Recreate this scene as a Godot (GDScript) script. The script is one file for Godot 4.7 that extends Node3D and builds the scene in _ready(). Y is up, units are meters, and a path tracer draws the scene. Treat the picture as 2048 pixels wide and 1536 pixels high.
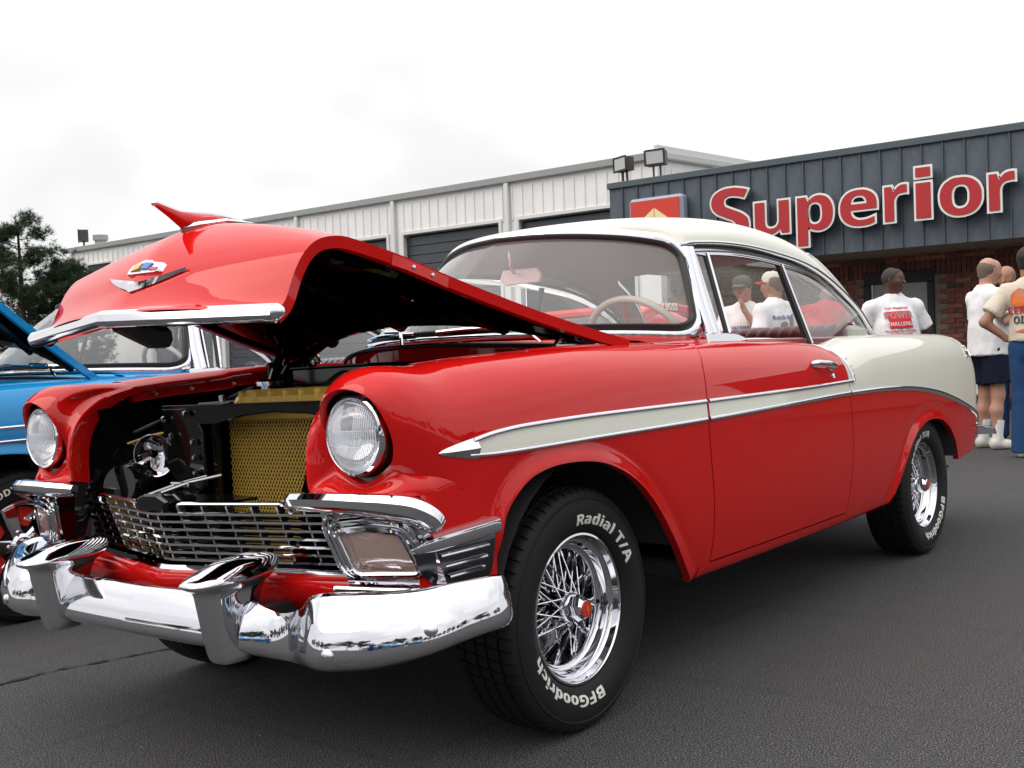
extends Node3D

var M := {}

func _ready() -> void:
	# ---------------- camera, sky, sun, exposure
	var cam := Camera3D.new()
	cam.name = "camera"
	add_child(cam)
	cam.fov = 38.66
	cam.near = 0.05
	cam.far = 900.0
	cam.position = Vector3(-2.4372, 0.9966, 2.5322)
	cam.transform.basis = camera_basis(38.2714, -0.7884, 3.0105)
	cam.current = true
	var env := Environment.new()
	env.background_mode = Environment.BG_SKY
	env.sky = Sky.new()
	env.sky.sky_material = overcast_sky()
	env.background_energy_multiplier = 1.0
	env.tonemap_mode = Environment.TONE_MAPPER_LINEAR
	env.tonemap_exposure = 1.1
	env.sdfgi_enabled = true
	env.ssao_enabled = true
	env.ssil_enabled = true
	var we := WorldEnvironment.new()
	we.name = "world_environment"
	we.environment = env
	add_child(we)
	var sun := DirectionalLight3D.new()
	sun.name = "sun"
	sun.light_energy = 0.42
	sun.light_color = Color(1.0, 0.96, 0.9)
	sun.light_angular_distance = 50.0
	sun.shadow_enabled = true
	add_child(sun)
	sun.look_at_from_position(Vector3(-9, 11, -6), Vector3.ZERO)
	# ---------------- the place
	make_materials()
	ground()
	metal_building()
	brick_building()
	trees()
	# ---------------- the cars and the people
	red_car()
	blue_car()
	red_coupe()
	people()
	small_things()
	behind_the_viewer()

func camera_basis(yaw_deg: float, pitch_deg: float, roll_deg: float) -> Basis:
	var yaw := deg_to_rad(yaw_deg)
	var pi_ := deg_to_rad(pitch_deg)
	var ro := deg_to_rad(roll_deg)
	var fw := Vector3(cos(yaw) * cos(pi_), sin(pi_), -sin(yaw) * cos(pi_))
	var r := Vector3(sin(yaw), 0, cos(yaw))
	var u := r.cross(fw)
	return Basis(r * cos(ro) - u * sin(ro), u * cos(ro) + r * sin(ro), -fw)

# a high, bright, broken overcast: white at the horizon, softly mottled above
func overcast_sky() -> PanoramaSkyMaterial:
	var n := FastNoiseLite.new()
	n.seed = 11
	n.frequency = 0.9
	n.fractal_octaves = 5
	var w := 768
	var h := 384
	var im := Image.create(w, h, false, Image.FORMAT_RGBF)
	for y in h:
		var el := PI / 2 - (y + 0.5) / h * PI
		var up := maxf(sin(el), 0.0)
		for x in w:
			var az := (x + 0.5) / w * TAU
			var d := Vector3(cos(az) * cos(el), sin(el), sin(az) * cos(el))
			# clouds lie on a flat layer, so they close up towards the horizon
			var q := d * (1.0 / (up * 0.75 + 0.25))
			var c := n.get_noise_3d(q.x * 1.3, q.y * 2.2, q.z * 1.3)
			var k := smoothstep(-0.15, 0.4, c) * smoothstep(0.02, 0.2, up)
			var l := (0.90 + 1.12 * pow(up, 1.5)) * (1.0 - 0.15 * k)
			im.set_pixel(x, y, Color(l * (1.0 - 0.012 * k), l * (1.0 - 0.012 * k), l * (1.0 + 0.004 * k)))
	var m := PanoramaSkyMaterial.new()
	m.panorama = ImageTexture.create_from_image(im)
	return m

func make_materials() -> void:
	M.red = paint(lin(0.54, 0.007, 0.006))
	M.cream = paint(lin(0.72, 0.71, 0.63))
	M.blue = paint(lin(0.010, 0.23, 0.52))
	M.white_paint = paint(lin(0.74, 0.75, 0.74))
	M.black_gloss = paint(lin(0.006, 0.006, 0.006))
	M.black = mat(lin(0.020, 0.020, 0.020), 0.55)
	M.dark = mat(lin(0.035, 0.034, 0.033), 0.9)
	M.chrome = mat(Color(0.86, 0.86, 0.88), 0.045, 1.0)
	M.steel = mat(Color(0.72, 0.72, 0.74), 0.22, 1.0)
	M.gunmetal = mat(Color(0.36, 0.36, 0.38), 0.2, 1.0)
	M.rubber = mat(lin(0.011, 0.011, 0.012), 0.62, 0.0, 0.35)
	M.rubber_trim = mat(lin(0.008, 0.008, 0.009), 0.5)
	M.tyre_white = mat(lin(0.72, 0.71, 0.66), 0.7)
	M.gold = mat(lin(0.78, 0.50, 0.09), 0.38, 0.15)
	M.brass_dark = mat(lin(0.03, 0.022, 0.01), 0.7)
	M.maroon = mat(lin(0.16, 0.016, 0.018), 0.42)
	M.vinyl_red = mat(lin(0.42, 0.02, 0.018), 0.4)
	M.ivory = mat(lin(0.58, 0.57, 0.50), 0.45)
	M.headliner = mat(lin(0.46, 0.33, 0.33), 0.9)
	M.red_badge = mat(lin(0.55, 0.03, 0.02), 0.3)
	M.blue_badge = mat(lin(0.04, 0.16, 0.5), 0.3)
	M.badge_gold = mat(lin(0.6, 0.4, 0.12), 0.35, 0.6)
	M.glass = glass(Color(0.92, 0.95, 0.94), 0.08)
	M.glass_side = glass(Color(0.9, 0.93, 0.93), 0.03)
	M.lens = glass(Color(0.97, 0.98, 1.0), 0.16)
	M.lens_rib = glass(Color(0.95, 0.97, 1.0), 0.42)
	M.park_lens = glass(Color(0.80, 0.66, 0.62), 0.42)
	M.tail_lens = mat(lin(0.35, 0.01, 0.01), 0.1)

func paint(c: Color) -> StandardMaterial3D:
	var m := mat(c, 0.5, 0.0, 0.0)
	m.clearcoat_enabled = true
	m.clearcoat = 0.8
	m.clearcoat_roughness = 0.03
	return m

func glass(c: Color, alpha: float) -> StandardMaterial3D:
	var m := mat(Color(c.r, c.g, c.b, alpha), 0.02)
	m.transparency = BaseMaterial3D.TRANSPARENCY_ALPHA
	m.cull_mode = BaseMaterial3D.CULL_DISABLED
	return m

# ---------------------------------------------------------------- mesh builder
class MB:
	var V := PackedVector3Array()
	var xf := Transform3D.IDENTITY
	var flip := false

	func tri(a: Vector3, b: Vector3, c: Vector3) -> void:
		V.append(xf * a)
		if flip:
			V.append(xf * c)
			V.append(xf * b)
		else:
			V.append(xf * b)
			V.append(xf * c)

	func quad(a: Vector3, b: Vector3, c: Vector3, d: Vector3) -> void:
		tri(a, b, c)
		tri(a, c, d)

	func grid(P: Array, cu := false, cv := false) -> void:
		var n: int = P.size()
		var m: int = P[0].size()
		for i in range(n if cu else n - 1):
			var A: PackedVector3Array = P[i]
			var B: PackedVector3Array = P[(i + 1) % n]
			for j in range(m if cv else m - 1):
				var k := (j + 1) % m
				quad(A[j], B[j], B[k], A[k])

	func strip(A: PackedVector3Array, B: PackedVector3Array) -> void:
		grid([A, B])

	func fan(P: PackedVector3Array, rev := false) -> void:
		var c := Vector3.ZERO
		for p in P:
			c += p
		c /= P.size()
		for i in P.size():
			if rev:
				tri(c, P[(i + 1) % P.size()], P[i])
			else:
				tri(c, P[i], P[(i + 1) % P.size()])

	func tube(path: PackedVector3Array, r, sides := 8, closed := false, caps := true) -> void:
		var prof := PackedVector2Array()
		for k in sides:
			var a := TAU * k / sides
			prof.append(Vector2(cos(a), sin(a)))
		var nn := PackedVector3Array()
		var up := Vector3(0.31, 0.87, 0.21).normalized()
		sweep(path, prof, nn, closed, caps, r, up)

	# profile x runs along the binormal, y along the normal
	func sweep(path: PackedVector3Array, prof: PackedVector2Array, nrm: PackedVector3Array, closed := false, caps := true, r = 1.0, up := Vector3.UP) -> void:
		var n := path.size()
		var rows := []
		for i in n:
			var t: Vector3
			if closed:
				t = path[(i + 1) % n] - path[(i + n - 1) % n]
			else:
				t = path[mini(i + 1, n - 1)] - path[maxi(i - 1, 0)]
			t = t.normalized()
			var nv: Vector3
			if nrm.size() == n:
				nv = nrm[i]
			elif nrm.size() == 1:
				nv = nrm[0]
			else:
				nv = up
				up = (up - t * up.dot(t)).normalized()
			nv = (nv - t * nv.dot(t)).normalized()
			var b := t.cross(nv)
			var s: float = r[i] if r is Array or r is PackedFloat32Array else r
			var row := PackedVector3Array()
			for q in prof:
				row.append(path[i] + b * (q.x * s) + nv * (q.y * s))
			rows.append(row)
		var side := rows
		if not Geometry2D.is_polygon_clockwise(prof):
			side = []
			for row in rows:
				var back: PackedVector3Array = row.duplicate()
				back.reverse()
				side.append(back)
		grid(side, closed, true)
		if caps and not closed:
			fan(rows[0], true)
			fan(rows[n - 1])

	func lathe(prof: PackedVector2Array, seg: int, T := Transform3D.IDENTITY, a0 := 0.0, a1 := TAU) -> void:
		# prof: (radius, height along local y)
		var full: bool = abs(a1 - a0 - TAU) < 1e-4
		var rows := []
		for i in range(seg if full else seg + 1):
			var a := a0 + (a1 - a0) * i / seg
			var row := PackedVector3Array()
			for q in prof:
				row.append(T * Vector3(cos(a) * q.x, q.y, sin(a) * q.x))
			rows.append(row)
		grid(rows, full, false)

	func ell(c: Vector3, r: Vector3, seg := 12, rings := 8, T := Transform3D.IDENTITY) -> void:
		var prof := PackedVector2Array()
		for j in rings + 1:
			var a := PI * j / rings - PI / 2
			prof.append(Vector2(cos(a), sin(a)))
		lathe(prof, seg, T * Transform3D(Basis.from_scale(r), c))

	func box(c: Vector3, s: Vector3, bev := 0.0, T := Transform3D.IDENTITY) -> void:
		var h := s / 2
		var poly := PackedVector2Array()
		if bev <= 0.0:
			poly = PackedVector2Array([Vector2(-h.x, -h.y), Vector2(h.x, -h.y), Vector2(h.x, h.y), Vector2(-h.x, h.y)])
		else:
			for k in 4:
				var sx: float = [-1, 1, 1, -1][k]
				var sy: float = [-1, -1, 1, 1][k]
				var p1 := Vector2(sx * h.x, sy * (h.y - bev))
				var p2 := Vector2(sx * (h.x - bev), sy * h.y)
				if k % 2 == 0:
					poly.append(p1)
					poly.append(p2)
				else:
					poly.append(p2)
					poly.append(p1)
		prism(poly, s.z, T * Transform3D(Basis.IDENTITY, c), bev)

	# polygon in xy extruded along z, centred
	func prism(poly: PackedVector2Array, d: float, T := Transform3D.IDENTITY, bev := 0.0) -> void:
		if Geometry2D.is_polygon_clockwise(poly):
			poly = poly.duplicate()
			poly.reverse()
		var rows := []
		var zs := [-d / 2, d / 2]
		var ins := [0.0, 0.0]
		if bev > 0.0:
			zs = [-d / 2, -d / 2 + bev, d / 2 - bev, d / 2]
			ins = [bev, 0.0, 0.0, bev]
		var n := poly.size()
		var inner := PackedVector2Array()
		for i in n:
			var a := (poly[i] - poly[(i + n - 1) % n]).normalized()
			var b := (poly[(i + 1) % n] - poly[i]).normalized()
			var na := Vector2(-a.y, a.x)
			var nb := Vector2(-b.y, b.x)
			var m := (na + nb)
			var dd := maxf(m.dot(na), 0.3)
			inner.append(poly[i] + m / dd * bev)
		for k in zs.size():
			var row := PackedVector3Array()
			for i in n:
				var p: Vector2 = inner[i] if ins[k] > 0.0 else poly[i]
				row.append(T * Vector3(p.x, p.y, zs[k]))
			rows.append(row)
		grid(rows, false, true)
		var cap: PackedVector2Array = inner if bev > 0.0 else poly
		var ids := Geometry2D.triangulate_polygon(cap)
		for k in range(0, ids.size(), 3):
			var q := []
			for e in 3:
				q.append(cap[ids[k + e]])
			var cw: bool = (q[1] - q[0]).cross(q[2] - q[0]) < 0
			for side in [0, 1]:
				var z: float = zs[0] if side == 0 else zs[zs.size() - 1]
				var A: Vector3 = T * Vector3(q[0].x, q[0].y, z)
				var B: Vector3 = T * Vector3(q[1].x, q[1].y, z)
				var C: Vector3 = T * Vector3(q[2].x, q[2].y, z)
				if (side == 1) != cw:
					tri(A, C, B)
				else:
					tri(A, B, C)

	func add(o: MB, T: Transform3D) -> void:
		for p in o.V:
			V.append(T * p)

	func mesh(crease := 40.0) -> ArrayMesh:
		var nt: int = V.size() / 3
		var fn := PackedVector3Array()
		var un := PackedVector3Array()
		fn.resize(nt)
		un.resize(nt)
		var ids := {}
		var idx := PackedInt32Array()
		idx.resize(V.size())
		var adj := []
		for f in nt:
			var a := V[f * 3]
			var b := V[f * 3 + 1]
			var c := V[f * 3 + 2]
			var nn := (c - a).cross(b - a)
			fn[f] = nn
			un[f] = nn.normalized()
			for e in 3:
				var key: Vector3i = Vector3i((V[f * 3 + e] * 20000.0).round())
				var id: int = ids.get(key, -1)
				if id < 0:
					id = adj.size()
					ids[key] = id
					adj.append(PackedInt32Array([f]))
				else:
					adj[id].append(f)
				idx[f * 3 + e] = id
		var N := PackedVector3Array()
		N.resize(V.size())
		var cc := cos(deg_to_rad(crease))
		for i in V.size():
			var u := un[i / 3]
			var s := Vector3.ZERO
			for g in adj[idx[i]]:
				if un[g].dot(u) > cc:
					s += fn[g]
			N[i] = s.normalized() if s.length_squared() > 0.0 else Vector3.UP
		var arr := []
		arr.resize(Mesh.ARRAY_MAX)
		arr[Mesh.ARRAY_VERTEX] = V
		arr[Mesh.ARRAY_NORMAL] = N
		var am := ArrayMesh.new()
		am.add_surface_from_arrays(Mesh.PRIMITIVE_TRIANGLES, arr)
		return am

# ---------------------------------------------------------------- scene helpers
var counts := {}

func fresh(parent: Node, called: String) -> String:
	var key := str(parent.get_instance_id()) + called
	var k: int = counts.get(key, 0)
	counts[key] = k + 1
	return called if k == 0 else "%s_%03d" % [called, k]

func thing(called: String, label: String, category: String, at := Vector3.ZERO, turn := 0.0, group := "") -> Node3D:
	var o := Node3D.new()
	o.name = fresh(self, called)
	add_child(o, true)
	o.position = at
	o.rotation.y = turn
	tag(o, label, category, group)
	return o

func tag(o: Node, label: String, category: String, group := "") -> void:
	o.set_meta("label", label)
	o.set_meta("category", category)
	if group != "":
		o.set_meta("group", group)

func part(called: String, m, mt: Material, parent: Node, label := "", crease := 40.0) -> MeshInstance3D:
	var o := MeshInstance3D.new()
	o.name = fresh(parent, called)
	o.mesh = m.mesh(crease) if m is MB else m
	o.material_override = mt
	parent.add_child(o, true)
	if label != "":
		o.set_meta("label", label)
	return o

func struct(called: String, m, mt: Material) -> MeshInstance3D:
	var o := part(called, m, mt, self)
	o.set_meta("kind", "structure")
	return o

func copy(o: Node3D, label: String) -> Node3D:
	var c: Node3D = o.duplicate()
	var base := String(o.name)
	var rx := RegEx.create_from_string("_[0-9]{3}$")
	base = rx.sub(base, "")
	c.name = fresh(self, base)
	add_child(c, true)
	c.set_meta("label", label)
	return c

# ---------------------------------------------------------------- curves
# y of a table of Vector2 at x, smooth and without overshoot
func ev(t: PackedVector2Array, x: float) -> float:
	var n := t.size()
	if x <= t[0].x:
		return t[0].y
	if x >= t[n - 1].x:
		return t[n - 1].y
	var i := 0
	while t[i + 1].x < x:
		i += 1
	var h := t[i + 1].x - t[i].x
	var d := (t[i + 1].y - t[i].y) / h
	var m0 := d
	var m1 := d
	if i > 0:
		var dp := (t[i].y - t[i - 1].y) / (t[i].x - t[i - 1].x)
		m0 = 0.0 if dp * d <= 0 else (2 * dp * d / (dp + d))
	if i < n - 2:
		var dn := (t[i + 2].y - t[i + 1].y) / (t[i + 2].x - t[i + 1].x)
		m1 = 0.0 if dn * d <= 0 else (2 * dn * d / (dn + d))
	var s := (x - t[i].x) / h
	var s2 := s * s
	var s3 := s2 * s
	return (2 * s3 - 3 * s2 + 1) * t[i].y + (s3 - 2 * s2 + s) * h * m0 + (-2 * s3 + 3 * s2) * t[i + 1].y + (s3 - s2) * h * m1

# point on a Catmull-Rom spline through P, u in 0..1
func cr(P: PackedVector3Array, u: float, closed := false) -> Vector3:
	var n := P.size()
	var k := n if closed else n - 1
	var f := clampf(u, 0.0, 1.0) * k
	var i := mini(int(f), k - 1)
	var s := f - i
	var a: Vector3
	var d: Vector3
	var b := P[i]
	var c := P[(i + 1) % n]
	if closed:
		a = P[(i + n - 1) % n]
		d = P[(i + 2) % n]
	else:
		a = P[i - 1] if i > 0 else b * 2 - c
		d = P[i + 2] if i + 2 < n else c * 2 - b
	return 0.5 * (2 * b + (c - a) * s + (2 * a - 5 * b + 4 * c - d) * s * s + (3 * b - a - 3 * c + d) * s * s * s)

func spl(P: PackedVector3Array, n: int, closed := false) -> PackedVector3Array:
	var o := PackedVector3Array()
	for i in n:
		o.append(cr(P, float(i) / (n if closed else n - 1), closed))
	return o

func pv(a: Array) -> PackedVector3Array:
	var o := PackedVector3Array()
	for q in a:
		o.append(Vector3(q[0], q[1], q[2]))
	return o

func p2(a: Array) -> PackedVector2Array:
	var o := PackedVector2Array()
	for q in a:
		o.append(Vector2(q[0], q[1]))
	return o

func look(pos: Vector3, y_axis: Vector3, hint := Vector3.UP) -> Transform3D:
	# basis whose y axis is y_axis
	var y := y_axis.normalized()
	var x := y.cross(hint)
	if x.length() < 0.01:
		x = y.cross(Vector3.RIGHT)
	x = x.normalized()
	return Transform3D(Basis(x, y, x.cross(y)), pos)

func face(pos: Vector3, z_axis: Vector3, up := Vector3.UP) -> Transform3D:
	# basis whose z axis is z_axis, y close to up
	var z := z_axis.normalized()
	var x := up.cross(z).normalized()
	return Transform3D(Basis(x, z.cross(x), z), pos)

func lin(r: float, g: float, b: float) -> Color:
	return Color(r, g, b).linear_to_srgb()

func mat(c: Color, rough := 0.6, metal := 0.0, spec := 0.5) -> StandardMaterial3D:
	var m := StandardMaterial3D.new()
	m.albedo_color = c
	m.roughness = rough
	m.metallic = metal
	m.metallic_specular = spec
	return m

func noise_tex(seed_: int, freq: float, size: int, ramp: Array, oct := 4, type := FastNoiseLite.TYPE_SIMPLEX_SMOOTH) -> NoiseTexture2D:
	var n := FastNoiseLite.new()
	n.seed = seed_
	n.noise_type = type
	n.frequency = freq
	n.fractal_octaves = oct
	var t := NoiseTexture2D.new()
	t.width = size
	t.height = size
	t.seamless = true
	t.noise = n
	var g := Gradient.new()
	var offs := PackedFloat32Array()
	var cols := PackedColorArray()
	for q in ramp:
		offs.append(q[0])
		cols.append(q[1])
	g.offsets = offs
	g.colors = cols
	t.color_ramp = g
	return t

func bump_tex(seed_: int, freq: float, size: int, strength: float, oct := 4, type := FastNoiseLite.TYPE_SIMPLEX_SMOOTH) -> NoiseTexture2D:
	var n := FastNoiseLite.new()
	n.seed = seed_
	n.noise_type = type
	n.frequency = freq
	n.fractal_octaves = oct
	var t := NoiseTexture2D.new()
	t.width = size
	t.height = size
	t.seamless = true
	t.as_normal_map = true
	t.bump_strength = strength
	t.noise = n
	return t

# lettering as flat-sided solids: text centred on its baseline, cap height about 0.73 of size
func letters(text: String, size: float, depth: float, bold := true, serif := false) -> MB:
	var tm := TextMesh.new()
	var f := SystemFont.new()
	f.font_names = PackedStringArray(["Droid Serif" if serif else "Droid Sans"])
	f.font_weight = 700 if bold else 400
	tm.font = f
	tm.text = text
	tm.font_size = 64
	tm.pixel_size = size / 64.0
	tm.depth = depth
	tm.curve_step = 2.0
	tm.horizontal_alignment = HORIZONTAL_ALIGNMENT_LEFT
	tm.vertical_alignment = VERTICAL_ALIGNMENT_BOTTOM
	var b := MB.new()
	var arr := tm.get_mesh_arrays()
	var vs: PackedVector3Array = arr[Mesh.ARRAY_VERTEX]
	var ix = arr[Mesh.ARRAY_INDEX]
	if ix == null or ix.size() == 0:
		b.V = vs
	else:
		for i in ix:
			b.V.append(vs[i])
	return b

# ---------------------------------------------------------------- ground
func ground() -> void:
	var m := mat(Color(1, 1, 1), 0.86, 0.0, 0.4)
	m.albedo_texture = noise_tex(5, 0.17, 1024, [[0.0, lin(0.012, 0.012, 0.014)], [0.40, lin(0.036, 0.036, 0.039)], [0.52, lin(0.056, 0.055, 0.058)], [0.62, lin(0.10, 0.098, 0.097)], [0.74, lin(0.30, 0.29, 0.28)]], 2)
	m.uv1_triplanar = true
	m.uv1_world_triplanar = true
	m.uv1_scale = Vector3(1.0, 1.0, 1.0)
	m.normal_enabled = true
	m.normal_texture = bump_tex(9, 0.24, 1024, 14.0, 2)
	m.normal_scale = 0.75
	M.asphalt = m
	var b := MB.new()
	b.quad(Vector3(-420, 0, -420), Vector3(420, 0, -420), Vector3(420, 0, 420), Vector3(-420, 0, 420))
	struct("ground", b, m)
	# the open seam between two lanes of asphalt, running under the car from the left
	var r := RandomNumberGenerator.new()
	r.seed = 4
	var L := PackedVector3Array()
	var R := PackedVector3Array()
	var x := -1.6
	while x < 1.6:
		var z := ev(p2([[-1.6, -1.45], [-0.61, -1.232], [-0.43, -1.217], [-0.21, -1.158], [-0.03, -1.108], [0.14, -1.058], [1.6, -0.65]]), x) + r.randf_range(-0.006, 0.006)
		var w := r.randf_range(0.002, 0.010)
		if r.randf() < 0.12:
			w = 0.018
		L.append(Vector3(x, 0.004, z - w))
		R.append(Vector3(x, 0.004, z + w * 0.8))
		x += r.randf_range(0.012, 0.03)
	b = MB.new()
	b.strip(L, R)
	struct("asphalt_crack", b, mat(lin(0.012, 0.011, 0.010), 0.95))
	# short hairline cracks in the open lot at the right
	b = MB.new()
	for q in [[6.2, 1.35, 0.55], [6.9, 0.95, 0.8], [7.4, 1.25, 0.5], [5.6, 1.7, 0.6], [5.1, 1.35, 0.4], [6.5, 1.65, 0.35]]:
		L = PackedVector3Array()
		R = PackedVector3Array()
		var n := int(q[2] / 0.04)
		var off := 0.0
		for i in n + 1:
			off += r.randf_range(-0.012, 0.012)
			var w := 0.007 * sin(PI * clampf((i + 0.3) / (n + 0.6), 0, 1)) * r.randf_range(0.6, 1.2)
			L.append(Vector3(q[0] + off - w, 0.004, q[1] + 0.04 * i))
			R.append(Vector3(q[0] + off + w, 0.004, q[1] + 0.04 * i))
		b.strip(L, R)
	struct("asphalt_cracks", b, mat(lin(0.014, 0.013, 0.013), 0.95))
	# loose stones and grit lying on the asphalt
	b = MB.new()
	for k in 3600:
		var t := r.randf()
		var px := -3.0 + 9.0 * t
		var pz := r.randf_range(-1.2, 3.0)
		var s := r.randf_range(0.0010, 0.0030) * (1.8 if r.randf() < 0.06 else 1.0)
		b.ell(Vector3(px, s * 0.4, pz), Vector3(s, s * 0.6, s * r.randf_range(0.6, 1.3)), 4, 2)
	var g := part("grit", b, mat(lin(0.2, 0.19, 0.18), 0.9), self)
	g.set_meta("kind", "stuff")
	tag(g, "pale grit scattered over the dark asphalt around the car", "grit")

# ---------------------------------------------------------------- white sheet-metal building far behind
const LOT_TILT := 0.0209   # the lot falls towards the right by 1.2 degrees against the buildings

func metal_building() -> void:
	var o := thing("metal_building", "long white sheet metal building with dark roll-up doors behind the cars", "building")
	o.rotation.x = LOT_TILT
	var X := 18.7
	var top := 5.36
	var z0 := -34.0
	var z1 := -9.85
	var head := 4.3
	var wall := mat(Color(1, 1, 1), 0.5)
	wall.albedo_texture = noise_tex(31, 0.01, 512, [[0.3, lin(0.77, 0.755, 0.76)], [0.7, lin(0.81, 0.80, 0.80)]], 3)
	wall.uv1_triplanar = true
	wall.uv1_scale = Vector3(0.2, 0.2, 0.2)
	var trim := mat(lin(0.66, 0.66, 0.65), 0.45)
	var doors := []
	for k in 5:
		doors.append([-13.8 - 3.86 * k + 0.02, -13.8 - 3.86 * k + 3.34])
	# wall with its openings: header band, piers between the doors
	var b := MB.new()
	b.box(Vector3(X + 0.1, (head + top) / 2, (z0 + z1) / 2), Vector3(0.2, top - head, z1 - z0))
	part("header_wall", b, wall, o)
	var edges := [z1]
	for d in doors:
		edges.append(d[1])
		edges.append(d[0])
	edges.append(z0)
	for k in range(0, edges.size(), 2):
		b = MB.new()
		b.box(Vector3(X + 0.1, head / 2, (edges[k] + edges[k + 1]) / 2), Vector3(0.2, head, absf(edges[k] - edges[k + 1])))
		part("pier", b, wall, o)
	# ribs of the siding
	b = MB.new()
	b.prism(p2([[-0.030, 0], [-0.014, 0.028], [0.014, 0.028], [0.030, 0]]), top - head - 0.24, Transform3D(Basis(Vector3(0, 0, 1), Vector3(-1, 0, 0), Vector3(0, -1, 0)), Vector3.ZERO))
	var rib := b.mesh()
	var z := z1 - 0.12
	while z > z0 + 0.1:
		var rm := part("siding_rib", rib, wall, o)
		rm.position = Vector3(X, (top + head) / 2 - 0.10, z)
		z -= 0.305
	# roll doors: slats one by one
	var dark := mat(lin(0.045, 0.052, 0.064), 0.5)
	b = MB.new()
	b.box(Vector3.ZERO, Vector3(0.05, 0.243, 3.3), 0.014)
	var slat := b.mesh()
	for d in doors:
		for k in 17:
			if d[0] > -15 and k < 11:
				continue   # behind the red car
			var s := part("door_slat", slat, dark, o)
			s.position = Vector3(X + 0.14, 0.13 + 0.25 * k, (d[0] + d[1]) / 2)
		b = MB.new()
		b.box(Vector3(X + 0.24, head / 2, (d[0] + d[1]) / 2), Vector3(0.02, head, 3.32))
		part("door_backing", b, M.dark, o)
		for e in [d[0], d[1]]:
			b = MB.new()
			b.box(Vector3(X - 0.02, head / 2 + 0.03, e), Vector3(0.06, head + 0.06, 0.09), 0.008)
			part("door_jamb", b, trim, o)
		b = MB.new()
		b.box(Vector3(X - 0.02, head + 0.05, (d[0] + d[1]) / 2), Vector3(0.055, 0.09, 3.42), 0.008)
		part("door_head", b, trim, o)
	# gutter, downspouts, roof
	b = MB.new()
	var prof := p2([[-0.02, 0.0], [-0.13, 0.02], [-0.16, 0.16], [-0.14, 0.17], [0.0, 0.17]])
	b.prism(prof, z1 - z0 + 0.5, Transform3D(Basis.IDENTITY, Vector3(X, top - 0.13, (z0 + z1) / 2)))
	part("gutter", b, mat(lin(0.40, 0.42, 0.41), 0.5), o)
	for zz in [-14.06, -17.92, -21.78, -25.64, -33.85]:
		b = MB.new()
		b.box(Vector3(X - 0.06, (top - 0.1) / 2, zz), Vector3(0.1, top - 0.1, 0.13), 0.012)
		part("downspout", b, trim, o)
	b = MB.new()
	var roof := p2([[-0.1, top + 0.02], [9.0, top + 0.40], [18.0, top + 0.02], [18.0, top - 0.1], [9.0, top + 0.28], [-0.1, top - 0.1]])
	b.prism(roof, z1 - z0 + 0.24, Transform3D(Basis.IDENTITY, Vector3(X, 0, (z0 + z1) / 2)))
	part("roof", b, mat(lin(0.5, 0.52, 0.52), 0.5), o)
	b = MB.new()
	b.prism(p2([[-0.04, 0], [-0.015, 0.04], [0.015, 0.04], [0.04, 0]]), 9.0, Transform3D(Basis(Vector3(0, 0, 1), Vector3(0, 1, 0), Vector3(-1, 0, 0)), Vector3.ZERO))
	var rr := b.mesh()
	z = z1 - 0.1
	while z > z0:
		var q := part("roof_rib", rr, M.steel, o)
		q.position = Vector3(X + 4.42, top + 0.20, z)
		q.rotation.z = atan2(0.38, 9.1)
		z -= 0.42
	# gable end wall, facing right
	b = MB.new()
	b.prism(p2([[0.2, 0], [17.8, 0], [17.8, top - 0.1], [9.0, top + 0.27], [0.2, top - 0.08]]), 0.2, Transform3D(Basis.IDENTITY, Vector3(X, 0, z1 - 0.1)))
	part("gable_wall", b, wall, o)
	b = MB.new()
	b.box(Vector3.ZERO, Vector3(9.3, 0.30, 0.1), 0.01)
	var rk := part("rake_trim", b, trim, o)
	rk.position = Vector3(X + 4.5, top + 0.21, z1 + 0.05)
	rk.rotation.z = atan2(0.36, 9.1)
	b = MB.new()
	b.prism(p2([[-0.022, 0], [-0.01, 0.02], [0.01, 0.02], [0.022, 0]]), 5.0, Transform3D(Basis(Vector3(1, 0, 0), Vector3(0, 0, 1), Vector3(0, -1, 0)), Vector3.ZERO))
	rib = b.mesh()
	for k in 22:
		var rm := part("siding_rib", rib, wall, o)
		rm.position = Vector3(X + 0.3 + 0.305 * k, 2.6, z1)
	# dark window near the far left corner
	b = MB.new()
	b.box(Vector3(X - 0.005, 4.2, -32.2), Vector3(0.05, 1.0, 1.3), 0.01)
	part("window", b, M.dark, o)
	b = MB.new()
	b.box(Vector3(X - 0.02, 4.74, -32.2), Vector3(0.09, 0.08, 1.46), 0.01)
	b.box(Vector3(X - 0.02, 4.2, -32.89), Vector3(0.09, 1.0, 0.08), 0.01)
	part("window_frame", b, trim, o)
	# end cap of the gutter and the little vent on the roof
	b = MB.new()
	b.lathe(p2([[0.0, 0], [0.20, 0], [0.20, 0.22], [0.26, 0.22], [0.26, 0.40], [0.0, 0.40]]), 16, Transform3D(Basis.IDENTITY, Vector3(X + 0.6, top + 0.06, -33.0)))
	part("roof_vent", b, mat(lin(0.3, 0.3, 0.31), 0.5), o)
	b = MB.new()
	b.tube(pv([[X - 0.1, top + 0.06, z1 + 0.1], [X - 0.1, top - 0.12, z1 + 0.16]]), 0.09, 10)
	part("gutter_end", b, mat(lin(0.12, 0.10, 0.10), 0.6), o)

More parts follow.
